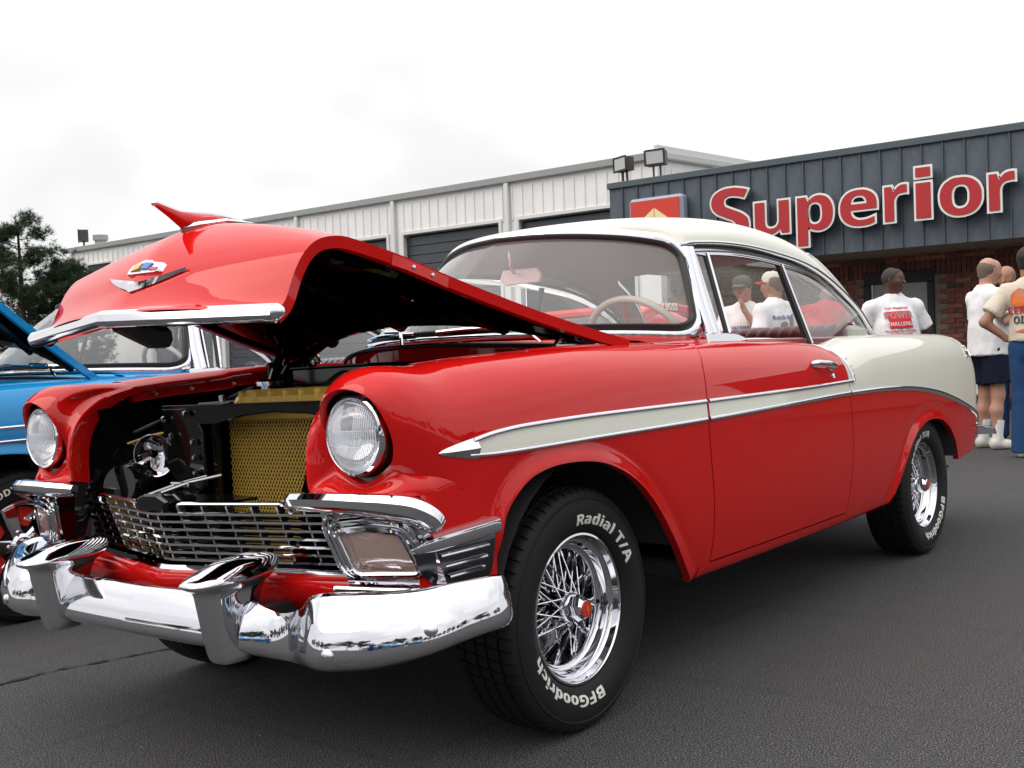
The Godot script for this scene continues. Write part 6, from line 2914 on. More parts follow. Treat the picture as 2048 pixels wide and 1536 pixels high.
# o: joints and looks; everything is in metres for a person of 1.75 m facing +z
func person(label: String, at: Vector3, facing: Vector3, o: Dictionary, group := "") -> Node3D:
	var root := thing("person", label, "person", at, atan2(facing.x, facing.z), group)
	root.scale = Vector3.ONE * float(o.get("height", 1.75)) / 1.75
	var J := {"pelvis": Vector3(0, 0.95, 0), "waist": Vector3(0, 1.10, 0.005), "chest": Vector3(0, 1.30, 0), "neck": Vector3(0, 1.47, -0.01), "head": Vector3(0, 1.63, 0.015)}
	for s in [["l", 1.0], ["r", -1.0]]:
		J["sh" + s[0]] = Vector3(0.182 * s[1], 1.395, -0.01)
		J["el" + s[0]] = Vector3(0.255 * s[1], 1.14, -0.03)
		J["wr" + s[0]] = Vector3(0.275 * s[1], 0.90, 0.05)
		J["hip" + s[0]] = Vector3(0.09 * s[1], 0.92, 0)
		J["kn" + s[0]] = Vector3(0.11 * s[1], 0.50, 0.015)
		J["an" + s[0]] = Vector3(0.12 * s[1], 0.09, -0.02)
		J["toe" + s[0]] = Vector3(0.145 * s[1], 0.035, 0.14)
	for k in o.get("pose", {}):
		J[k] = v3(o.pose[k])
	var fat: float = o.get("fat", 1.0)
	var skin: Material = o.skin
	# ---- body, one continuous surface
	var body := MB.new()
	var B := []
	B.append(bone(J.pelvis, J.waist, 0.125 * fat, 0.115 * fat, 0.06, 1.25))
	B.append(bone(J.waist, J.chest, 0.115 * fat, 0.135, 0.06, 1.25))
	B.append(bone(J.chest, J.neck, 0.13, 0.062, 0.06, 1.2))
	B.append(bone(J.neck, J.neck.lerp(J.head, 0.55), 0.060, 0.056, 0.03))
	for s in ["l", "r"]:
		B.append(bone(J.neck + Vector3(0, -0.04, 0), J["sh" + s], 0.055, 0.058, 0.05))
		B.append(bone(J["sh" + s], J["el" + s], 0.056, 0.043, 0.03))
		B.append(bone(J["el" + s], J["wr" + s], 0.042, 0.028, 0.02))
		B.append(bone(J["hip" + s], J["kn" + s], 0.088, 0.058, 0.04))
		var calf: Vector3 = J["kn" + s].lerp(J["an" + s], 0.35) + Vector3(0, 0, -0.018)
		B.append(bone(J["kn" + s], calf, 0.054, 0.056, 0.03))
		B.append(bone(calf, J["an" + s], 0.056, 0.036, 0.03))
	nets(body, B, 0.017)
	# head with nose, jaw, ears on its own fine grid
	var hy: float = o.get("head_turn", 0.0)
	var hp: float = o.get("head_nod", 0.0)
	var H := Transform3D(Basis.from_euler(Vector3(hp, hy, 0)), J.head)
	var B2 := []
	B2.append(bone(H * Vector3(0, 0.045, -0.022), H * Vector3(0, 0.040, 0.020), 0.084, 0.078, 0.03))
	B2.append(bone(H * Vector3(0, -0.02, 0.03), H * Vector3(0, -0.075, 0.052), 0.064, 0.036, 0.04))
	B2.append(bone(H * Vector3(0, -0.035, -0.03), H * Vector3(0, -0.12, -0.03), 0.062, 0.056, 0.05))
	B2.append(bone(H * Vector3(0, 0.018, 0.094), H * Vector3(0, -0.022, 0.114), 0.008, 0.013, 0.014))
	B2.append(bone(H * Vector3(-0.035, 0.035, 0.082), H * Vector3(0.035, 0.035, 0.082), 0.011, 0.011, 0.016))
	B2.append(bone(H * Vector3(-0.016, -0.052, 0.090), H * Vector3(0.016, -0.052, 0.090), 0.009, 0.009, 0.012))
	for s in [-1, 1]:
		B2.append(bone(H * Vector3(0.078 * s, 0.022, -0.006), H * Vector3(0.074 * s, -0.022, 0.0), 0.014, 0.009, 0.008))
		B2.append(bone(H * Vector3(0.045 * s, -0.012, 0.070), H * Vector3(0.03 * s, -0.03, 0.078), 0.018, 0.014, 0.025))
	nets(body, B2, 0.0085)
	# hands: palm, four fingers and a thumb each
	for s in [["l", 1.0], ["r", -1.0]]:
		var w: Vector3 = J["wr" + s[0]]
		var d: Vector3 = (w - J["el" + s[0]]).normalized()
		if o.has("hand" + s[0]):
			d = v3(o["hand" + s[0]]).normalized()
		var side_: Vector3 = Vector3(0, 0, 1) - d * d.z
		if side_.length() < 0.3:
			side_ = Vector3(0, 1, 0) - d * d.y
		side_ = side_.normalized()
		var curl: Vector3 = d.cross(side_) * s[1]
		var B3 := [bone(w - d * 0.02, w + d * 0.02, 0.026, 0.028, 0.02)]
		B3.append(bone(w + d * 0.03 - side_ * 0.018, w + d * 0.085 - side_ * 0.026, 0.020, 0.015, 0.018))
		B3.append(bone(w + d * 0.03 + side_ * 0.014, w + d * 0.085 + side_ * 0.024, 0.020, 0.015, 0.018))
		var bend: float = o.get("curl", 0.5)
		for k in 4:
			var off := (k - 1.5) * 0.0185
			var ln: float = [0.034, 0.040, 0.038, 0.030][3 - k]
			var p0 := w + d * 0.088 + side_ * off
			var d1 := (d + curl * bend * 0.6).normalized()
			var d2 := (d + curl * bend * 1.8).normalized()
			B3.append(bone(p0, p0 + d1 * ln, 0.0092, 0.0088, 0.006))
			B3.append(bone(p0 + d1 * ln, p0 + d1 * ln + d2 * ln * 0.95, 0.0088, 0.0075, 0.006))
		var t0 := w + d * 0.03 + side_ * 0.03
		var t1 := t0 + (d * 0.6 + side_ * 0.7 + curl * 0.3).normalized() * 0.036
		B3.append(bone(t0, t1, 0.012, 0.010, 0.01))
		B3.append(bone(t1, t1 + (d + curl * 0.5).normalized() * 0.03, 0.010, 0.008, 0.006))
		nets(body, B3, 0.0075)
	part("body", body, skin, root, "", 180.0)
	# eyes, brows, mouth
	var fb := MB.new()
	for s in [-1, 1]:
		fb.ell(H * Vector3(0.033 * s, 0.020, 0.084), Vector3(0.012, 0.006, 0.008), 8, 6, Transform3D.IDENTITY)
		fb.tube(PackedVector3Array([H * Vector3(0.016 * s, 0.041, 0.096), H * Vector3(0.034 * s, 0.046, 0.092), H * Vector3(0.052 * s, 0.040, 0.080)]), 0.004, 5)
	part("eyes_and_brows", fb, o.get("hair", M.hair_dark), root)
	fb = MB.new()
	fb.tube(PackedVector3Array([H * Vector3(-0.024, -0.053, 0.093), H * Vector3(0, -0.052, 0.1005), H * Vector3(0.024, -0.053, 0.093)]), 0.0035, 5)
	part("lips", fb, M.lips, root)
	# ---- hair: a close shell cut along the hairline
	if o.has("hair"):
		var hb := MB.new()
		var hl: float = o.get("hairline", 0.02)
		var top_only: bool = o.get("bald_top", false)
		var bones := [bone(H * Vector3(0, 0.047, -0.024), H * Vector3(0, 0.042, 0.016), 0.089, 0.082, 0.02, 1.0, H * Vector3(0, hl, 0.062), H.basis * Vector3(0, -0.62, 0.78)), bone(H * Vector3(0, -0.02, -0.042), H * Vector3(0, 0.02, -0.03), 0.064, 0.08, 0.03, 1.0, H * Vector3(0, -0.065, -0.01), H.basis * Vector3(0, -0.6, 0.8))]
		if top_only:
			for q in bones:
				q[6] = H * Vector3(0, 0.055, -0.02)
				q[7] = H.basis * Vector3(0, 0.75, 0.66)
			bones[0] = bone(H * Vector3(0, 0.03, -0.026), H * Vector3(0, 0.03, -0.02), 0.087, 0.086, 0.02, 1.0, H * Vector3(0, 0.075, -0.01), H.basis * Vector3(0, 0.8, 0.6))
			bones[1] = bone(H * Vector3(0, -0.03, -0.045), H * Vector3(0, 0.01, -0.03), 0.062, 0.078, 0.03, 1.0, H * Vector3(0, -0.07, -0.005), H.basis * Vector3(0, -0.5, 0.86))
		nets(hb, bones, 0.009, 0.003)
		part("hair", hb, o.hair, root, "", 180.0)
	if o.has("cap"):
		var cb := MB.new()
		var CT := H * Transform3D(Basis.from_euler(Vector3(-0.12, o.get("cap_turn", 0.0), 0)), Vector3(0, 0.045, -0.008))
		cb.lathe(p2([[0.097, -0.012], [0.098, 0.012], [0.094, 0.040], [0.080, 0.068], [0.052, 0.088], [0.0, 0.096]]), 24, CT * Transform3D(Basis.from_scale(Vector3(0.93, 1, 1.08)), Vector3.ZERO))
		cb.ell(CT * Vector3(0, 0.097, 0), Vector3.ONE * 0.006, 6, 4)
		var cp := part("cap", cb, o.cap, root)
		cb = MB.new()
		var rows := []
		for i in 13:
			var a := lerpf(-1.05, 1.05, i / 12.0)
			var p := Vector3(sin(a) * 0.090, -0.008, cos(a) * 0.104)
			var q := Vector3(sin(a) * 0.082, -0.022 - 0.012 * a * a, cos(a) * 0.098 + 0.085 * (1 - 0.45 * a * a))
			rows.append(PackedVector3Array([CT * p, CT * (p.lerp(q, 0.5) + Vector3(0, 0.004, 0)), CT * q, CT * (q + Vector3(0, -0.005, -0.002)), CT * (p + Vector3(0, -0.006, 0))]))
		cb.grid(rows)
		part("cap_bill", cb, o.get("bill", o.cap), cp)
	# ---- shirt
	var S := []
	var hem: float = o.get("hem", 0.86)
	var up: Vector3 = (J.chest - J.pelvis).normalized()
	var hem_p: Vector3 = J.pelvis + up * (hem - 0.95)
	S.append(bone(hem_p - up * 0.10, J.waist, 0.186 * fat, 0.152 * fat, 0.05, 1.16, hem_p, -up))
	S.append(bone(J.waist, J.chest, 0.148 * fat, 0.165, 0.06, 1.22))
	S.append(bone(J.chest, J.neck + (J.chest - J.neck) * 0.30, 0.163, 0.100, 0.06, 1.2))
	if o.has("belly"):
		S.append(bone(J.waist + Vector3(0, -0.06, 0.05), J.waist + Vector3(0, 0.08, 0.05), o.belly, o.belly * 0.92, 0.08, 1.05, hem_p, -up))
	for s in ["l", "r"]:
		S.append(bone(J.neck + (J.chest - J.neck) * 0.20, J["sh" + s] + Vector3(0, 0.0, 0), 0.068, 0.068, 0.07))
		var e: Vector3 = J["sh" + s].lerp(J["el" + s], o.get("sleeve", 0.72))
		var dn: Vector3 = (J["el" + s] - J["sh" + s]).normalized()
		S.append(bone(J["sh" + s], e + dn * 0.06, 0.070, 0.088, 0.05, 1.0, e, dn))
	var sb := MB.new()
	nets(sb, S, 0.016, 0.015)
	var shirt := part("shirt", sb, o.shirt, root, "", 180.0)
	var nb := MB.new()
	var NT := look(J.neck + (J.neck - J.chest).normalized() * 0.012, J.head - J.neck)
	nb.lathe(p2([[0.070, -0.012], [0.076, -0.004], [0.075, 0.008], [0.066, 0.010]]), 24, NT)
	part("collar", nb, o.get("collar", o.shirt), shirt)
	for pr in o.get("prints", []):
		shirt_print(shirt, S, J, pr)
	# ---- trousers or shorts
	var T := []
	var leg: float = o.get("leg_to", 0.05)
	T.append(bone(J.pelvis + Vector3(0, -0.03, 0), J.pelvis + up * 0.09, 0.142 * fat, 0.128 * fat, 0.05, 1.2, J.pelvis + up * (0.10 if hem > 0.92 else 0.0), up))
	for s in ["l", "r"]:
		var k: Vector3 = J["kn" + s]
		var a: Vector3 = J["an" + s]
		var wide: float = o.get("leg_wide", 0.0)
		if leg > k.y - 0.05:
			var d2: Vector3 = (k - J["hip" + s]).normalized()
			var e2: Vector3 = J["hip" + s] + d2 * ((J["hip" + s].y - leg) / maxf(-d2.y, 0.3))
			T.append(bone(J["hip" + s], e2 + d2 * 0.08, 0.108, 0.105 + wide, 0.05, 1.0, e2, d2))
		else:
			var d2: Vector3 = (a - k).normalized()
			var e2: Vector3 = k + d2 * ((k.y - leg) / maxf(-d2.y, 0.3))
			T.append(bone(J["hip" + s], k, 0.108, 0.084, 0.05))
			T.append(bone(k, e2 + d2 * 0.06, 0.084, 0.074 + wide, 0.03, 1.0, e2, d2))
	var tb := MB.new()
	nets(tb, T, 0.017, 0.010)
	var tr := part(o.get("legwear", "trousers"), tb, o.pants, root, "", 180.0)
	if o.has("belt"):
		tb = MB.new()
		var bt: Vector3 = J.pelvis + up * 0.092
		var ring := PackedVector3Array()
		for i in 40:
			var a := TAU * i / 40
			var dir := Vector3(cos(a), 0, sin(a))
			var q: Vector3 = bt + dir * 0.30
			for it in 30:
				var f := field_at(T, q)
				if f < 0.004:
					break
				q -= dir * f * 0.7
			ring.append(q)
		tb.sweep(ring, p2([[-0.004, -0.019], [0.004, -0.019], [0.004, 0.019], [-0.004, 0.019]]), PackedVector3Array([Vector3.UP]), true)
		part("belt", tb, o.belt, tr)
	# ---- socks and shoes
	for s in ["l", "r"]:
		var a: Vector3 = J["an" + s]
		var toe: Vector3 = J["toe" + s]
		if o.has("socks"):
			var kb := MB.new()
			var kd: Vector3 = (J["kn" + s] - a).normalized()
			kb.tube(PackedVector3Array([a, a + kd * 0.05, a + kd * 0.10, a + kd * 0.16, a + kd * 0.18]), [0.046, 0.046, 0.050, 0.054, 0.055], 16)
			part("sock", kb, o.socks, root)
		var hb2 := MB.new()
		var heel := Vector3(a.x, 0.045, a.z - 0.035)
		var gp := Vector3(a.x, 0.012, a.z)
		nets(hb2, [bone(heel, toe.lerp(heel, 0.4) + Vector3(0, 0.006, 0), 0.040, 0.041, 0.03, 1.0, gp, Vector3.DOWN), bone(toe.lerp(heel, 0.4), toe, 0.043, 0.032, 0.03, 1.0, gp, Vector3.DOWN), bone(heel + Vector3(0, 0.02, 0.01), a + Vector3(0, 0.02, 0.01), 0.044, 0.044, 0.03, 1.0, gp, Vector3.DOWN)], 0.012)
		var shoe := part("shoe", hb2, o.shoes, root, "", 180.0)
		hb2 = MB.new()
		nets(hb2, [bone(heel, toe, 0.044, 0.037, 0.02, 1.0, Vector3(a.x, 0.024, a.z), Vector3.UP)], 0.012)
		var flat := MB.new()
		for p in hb2.V:
			flat.V.append(Vector3(p.x, maxf(p.y, 0.002), p.z))
		part("sole", flat, o.get("sole", M.sole), shoe, "", 60.0)
	return root

# flat print on a shirt: letters or blobs pushed onto the cloth along -dir
func shirt_print(shirt: Node3D, S: Array, J: Dictionary, pr: Dictionary) -> void:
	var g: MB
	if pr.has("text"):
		g = letters(pr.text, pr.size, 0.002, true)
		var w := 0.0
		for p in g.V:
			w = maxf(w, p.x)
		for i in g.V.size():
			g.V[i] = Vector3((g.V[i].x - w / 2) * pr.get("stretch", 1.0), g.V[i].y - pr.size * 0.5, g.V[i].z)
		g = finer(g, 0.012)
	else:
		g = MB.new()
		var poly: PackedVector2Array = p2(pr.poly)
		g.prism(poly, 0.002)
		g = finer(g, 0.02)
	var dir: Vector3 = v3(pr.get("dir", [0, 0, 1])).normalized()
	var right := Vector3.UP.cross(dir).normalized()
	var c: Vector3 = J.chest + right * float(pr.get("x", 0.0)) + Vector3.UP * float(pr.get("y", 0.0))
	var out := MB.new()
	for p in g.V:
		var q := c + right * p.x + Vector3.UP * p.y + dir * 0.35
		for it in 40:
			var f := field_at(S, q)
			if f < 0.0105:
				break
			q -= dir * (f - 0.010) * 0.8
		out.V.append(q + dir * p.z)
	part("shirt_print", out, pr.mat, shirt)

func finer(b: MB, most: float) -> MB:
	var o := MB.new()
	var st := []
	for f in range(0, b.V.size(), 3):
		st.append([b.V[f], b.V[f + 1], b.V[f + 2], 0])
	while st.size() > 0:
		var t: Array = st.pop_back()
		var a: Vector3 = t[0]
		var b2: Vector3 = t[1]
		var c: Vector3 = t[2]
		var la := a.distance_to(b2)
		var lb := b2.distance_to(c)
		var lc := c.distance_to(a)
		var m := maxf(la, maxf(lb, lc))
		if m < most or t[3] > 9:
			o.V.append(a)
			o.V.append(b2)
			o.V.append(c)
		elif m == la:
			var h := (a + b2) / 2
			st.append([a, h, c, t[3] + 1])
			st.append([h, b2, c, t[3] + 1])
		elif m == lb:
			var h := (b2 + c) / 2
			st.append([a, b2, h, t[3] + 1])
			st.append([a, h, c, t[3] + 1])
		else:
			var h := (c + a) / 2
			st.append([a, b2, h, t[3] + 1])
			st.append([h, b2, c, t[3] + 1])
	return o

func people() -> void:
	M.hair_dark = mat(lin(0.012, 0.009, 0.008), 0.7)
	M.lips = mat(lin(0.20, 0.07, 0.06), 0.5)
	M.sole = mat(lin(0.45, 0.43, 0.38), 0.8)
	var fair := mat(lin(0.46, 0.245, 0.175), 0.55)
	var tan := mat(lin(0.33, 0.165, 0.105), 0.55)
	var brown := mat(lin(0.085, 0.038, 0.024), 0.5)
	for m in [fair, tan]:
		m.subsurf_scatter_enabled = true
		m.subsurf_scatter_strength = 0.05
	var grey_hair := mat(lin(0.13, 0.095, 0.075), 0.8)
	var white := cloth(lin(0.74, 0.74, 0.76), 71)
	var beige := cloth(lin(0.60, 0.53, 0.44), 72)
	var navy := cloth(lin(0.012, 0.014, 0.030), 73)
	var denim := cloth(lin(0.022, 0.060, 0.150), 74)
	var red := cloth(lin(0.34, 0.014, 0.022), 75)
	var royal := cloth(lin(0.03, 0.06, 0.26), 76)
	var khaki := cloth(lin(0.22, 0.18, 0.13), 77)
	var shoe_w := mat(lin(0.62, 0.60, 0.55), 0.6)
	var shoe_d := mat(lin(0.03, 0.03, 0.03), 0.6)
	var ink_red := mat(lin(0.50, 0.02, 0.025), 0.8)
	var ink_blue := mat(lin(0.03, 0.05, 0.22), 0.8)
	var ink_dark := mat(lin(0.02, 0.02, 0.025), 0.8)
	var ink_orange := mat(lin(0.62, 0.15, 0.03), 0.8)
	var ink_yellow := mat(lin(0.66, 0.42, 0.05), 0.8)
	var ink_grey := mat(lin(0.25, 0.22, 0.24), 0.8)
	var ink_teal := mat(lin(0.06, 0.26, 0.34), 0.8)
	var ink_white := mat(lin(0.7, 0.7, 0.7), 0.8)
	# balding man in white tee and dark shorts, seen in profile from behind
	person("balding man in long white tee, dark shorts and white socks by the red car's tail", Vector3(8.54, 0, -0.35), Vector3(0.70, 0, 0.70), {"height": 1.80, "skin": fair, "hair": grey_hair, "bald_top": true, "shirt": white, "fat": 1.18, "belly": 0.17, "hem": 0.86, "pants": navy, "legwear": "shorts", "leg_to": 0.60, "leg_wide": 0.02, "socks": white, "shoes": shoe_w, "head_nod": 0.12, "sleeve": 0.8,
		"pose": {"ell": [0.27, 1.16, 0.06], "wrl": [0.05, 1.14, 0.25], "elr": [-0.27, 1.17, 0.05], "wrr": [-0.06, 1.20, 0.25], "head": [0, 1.63, 0.05]}, "handl": [-1, 0.1, 0], "handr": [1, 0.1, 0]})
	# man half hidden between the two
	person("man in royal blue shirt whose head shows between balding man and beige tee", Vector3(9.36, 0, -0.36), Vector3(-0.85, 0, 0.0), {"height": 1.76, "skin": tan, "hair": grey_hair, "bald_top": true, "shirt": royal, "pants": denim, "shoes": shoe_d, "head_nod": 0.1})
	# man in beige tee and jeans, back to the camera, hands on his hips
	person("man in beige tee and blue jeans, hands on hips, at the right edge", Vector3(7.72, 0, 0.24), Vector3(0.80, 0, -0.05), {"height": 1.80, "skin": tan, "hair": M.hair_dark, "shirt": beige, "fat": 1.12, "hem": 0.98, "pants": denim, "leg_to": 0.035, "leg_wide": 0.012, "belt": shoe_d, "shoes": shoe_w, "head_turn": -0.75, "hairline": 0.03,
		"pose": {"ell": [0.36, 1.15, -0.10], "wrl": [0.20, 1.00, -0.02], "elr": [-0.36, 1.15, -0.12], "wrr": [-0.19, 1.00, -0.08], "anl": [0.13, 0.09, 0.0], "anr": [-0.14, 0.09, -0.06]}, "handl": [-0.8, -0.2, 0.4], "handr": [0.6, -0.1, -0.7], "curl": 0.3,
		"prints": [{"poly": [[-0.085, 0.03], [-0.095, -0.05], [-0.02, -0.075], [0.085, -0.06], [0.10, -0.02], [0.06, 0.0], [0.035, 0.065], [-0.02, 0.085], [-0.06, 0.06]], "mat": ink_orange, "dir": [0.12, 0, -1], "x": -0.045, "y": 0.035}, {"poly": [[-0.05, -0.02], [0.02, -0.03], [0.015, 0.03], [-0.03, 0.035]], "mat": ink_grey, "dir": [0.12, 0, -1], "x": -0.045, "y": 0.08}, {"text": "CERQ", "size": 0.085, "mat": ink_red, "dir": [0.12, 0, -1], "x": -0.06, "y": -0.075}, {"text": "D", "size": 0.085, "mat": ink_teal, "dir": [0.12, 0, -1], "x": 0.065, "y": -0.07}, {"text": "OIL", "size": 0.085, "mat": ink_dark, "dir": [0.12, 0, -1], "x": -0.05, "y": -0.155}, {"text": "S", "size": 0.085, "mat": ink_red, "dir": [0.12, 0, -1], "x": 0.045, "y": -0.15}, {"poly": [[-0.07, -0.008], [0.0, -0.016], [0.075, 0.0], [0.0, 0.012]], "mat": ink_orange, "dir": [0.12, 0, -1], "x": -0.04, "y": -0.235}]})
	# big man in front of the grey door
	person("big man in white tee with red print, looking right, before the grey door", Vector3(8.61, 0, -1.25), Vector3(-0.72, 0, 0.66), {"height": 1.80, "skin": brown, "hair": mat(lin(0.03, 0.024, 0.022), 0.8), "hairline": 0.065, "shirt": white, "fat": 1.35, "belly": 0.20, "hem": 0.84, "pants": navy, "shoes": shoe_d, "sleeve": 0.85, "head_turn": 0.72,
		"pose": {"shl": [0.225, 1.375, -0.01], "shr": [-0.225, 1.375, -0.01], "ell": [0.345, 1.13, -0.05], "wrl": [0.28, 0.90, -0.10], "elr": [-0.345, 1.14, -0.08], "wrr": [-0.20, 0.95, -0.16], "head": [0, 1.625, 0.03]},
		"prints": [{"poly": [[-0.115, 0.085], [0.115, 0.085], [0.105, 0.0], [0.118, -0.08], [-0.10, -0.085], [-0.10, -0.02]], "mat": ink_red, "x": -0.03, "y": -0.055}, {"text": "POWER", "size": 0.085, "stretch": 0.9, "mat": ink_grey, "x": -0.03, "y": -0.018, "dir": [0, 0, 1]}, {"text": "CHALLENGE", "size": 0.052, "stretch": 0.85, "mat": ink_white, "x": -0.03, "y": -0.10, "dir": [0, 0, 1]}, {"text": "Fall Showdown", "size": 0.030, "mat": ink_red, "x": -0.03, "y": 0.06}, {"text": "Thursday thru Saturday", "size": 0.026, "mat": ink_red, "x": -0.025, "y": -0.165}, {"text": "Racing Is Family", "size": 0.026, "mat": ink_red, "x": -0.025, "y": -0.195}]})
	# two men seen through the side window of the red car
	person("man in grey cap, hand on his chin, seen through the door window", Vector3(7.51, 0, -2.34), Vector3(-0.82, 0, 0.15), {"height": 1.78, "skin": tan, "hair": M.hair_dark, "hairline": 0.03, "cap": cloth(lin(0.075, 0.075, 0.07), 78), "shirt": white, "pants": khaki, "shoes": shoe_d, "head_nod": 0.15, "head_turn": -0.15,
		"pose": {"ell": [0.20, 1.15, 0.16], "wrl": [0.05, 1.43, 0.20], "elr": [-0.24, 1.14, 0.08], "wrr": [0.05, 1.12, 0.22], "head": [0, 1.63, 0.045]}, "handl": [-0.3, 0.9, -0.1], "handr": [1, 0.1, 0], "curl": 1.0,
		"prints": [{"poly": [[-0.09, 0.05], [0.02, 0.05], [0.0, -0.09], [-0.10, -0.09]], "mat": ink_red, "x": -0.02, "y": -0.14}, {"poly": [[-0.03, 0.05], [0.04, 0.05], [0.03, -0.09], [-0.04, -0.09]], "mat": ink_yellow, "x": 0.075, "y": -0.14}, {"text": "RACEWAY", "size": 0.045, "mat": ink_blue, "x": 0.0, "y": -0.045}]})
	person("man in white cap with red bill, back turned, seen through the door window", Vector3(7.36, 0, -1.96), Vector3(0.30, 0, -0.92), {"height": 1.78, "skin": tan, "hair": grey_hair, "hairline": 0.02, "cap": cloth(lin(0.60, 0.58, 0.50), 79), "bill": red, "shirt": white, "pants": denim, "shoes": shoe_w, "head_turn": 0.25,
		"prints": [{"text": "Rock Hop", "size": 0.055, "mat": ink_blue, "dir": [0, 0, -1], "x": -0.02, "y": 0.02}, {"poly": [[-0.05, -0.05], [0.05, -0.055], [0.04, 0.03], [0.0, 0.05], [-0.04, 0.03]], "mat": ink_grey, "dir": [0, 0, -1], "x": -0.03, "y": -0.06}, {"poly": [[-0.04, -0.09], [0.05, -0.08], [0.04, 0.09], [-0.03, 0.07]], "mat": ink_grey, "dir": [0, 0, -1], "x": 0.09, "y": -0.03}, {"poly": [[-0.03, -0.03], [0.03, -0.03], [0.02, 0.02], [-0.02, 0.02]], "mat": ink_red, "dir": [0, 0, -1], "x": -0.03, "y": -0.05}]})
	person("man in plain red shirt stooping away, seen through the rear quarter window", Vector3(8.33, 0, -1.92), Vector3(0.85, 0, -0.15), {"height": 1.86, "skin": fair, "hair": grey_hair, "shirt": red, "fat": 1.15, "pants": denim, "shoes": shoe_w, "head_nod": 0.5,
		"pose": {"pelvis": [0, 0.95, -0.02], "waist": [0, 1.08, 0.07], "chest": [0, 1.26, 0.20], "neck": [0, 1.38, 0.33], "head": [0, 1.44, 0.47], "shl": [0.19, 1.34, 0.27], "shr": [-0.19, 1.34, 0.27], "ell": [0.26, 1.09, 0.36], "elr": [-0.26, 1.09, 0.36], "wrl": [0.2, 0.93, 0.52], "wrr": [-0.2, 0.93, 0.52]}})

func cloth(c: Color, seed_: int) -> StandardMaterial3D:
	var m := mat(c, 0.92, 0.0, 0.25)
	m.normal_enabled = true
	m.normal_texture = M.cloth_bump if M.has("cloth_bump") else bump_tex(70, 0.03, 256, 5.0)
	M.cloth_bump = m.normal_texture
	m.normal_scale = 0.12
	m.uv1_triplanar = true
	m.uv1_scale = Vector3(3, 3, 3)
	return m

# ---------------------------------------------------------------- trees
func tuft_mesh(r: RandomNumberGenerator, needles: int, ln: float, wd: float) -> ArrayMesh:
	var b := MB.new()
	for k in needles:
		var d := Vector3(r.randf_range(-1, 1), r.randf_range(-0.35, 1.0), r.randf_range(-1, 1)).normalized()
		var s := d.cross(Vector3(r.randf_range(-1, 1), 1, r.randf_range(-1, 1))).normalized() * wd
		var l := ln * r.randf_range(0.7, 1.15)
		var n := d.cross(s).normalized() * wd * 0.5
		b.tri(-s, s, d * l + n * 2.0)
		b.tri(s + n, -s + n, d * l * 0.9)
	return b.mesh(10.0)

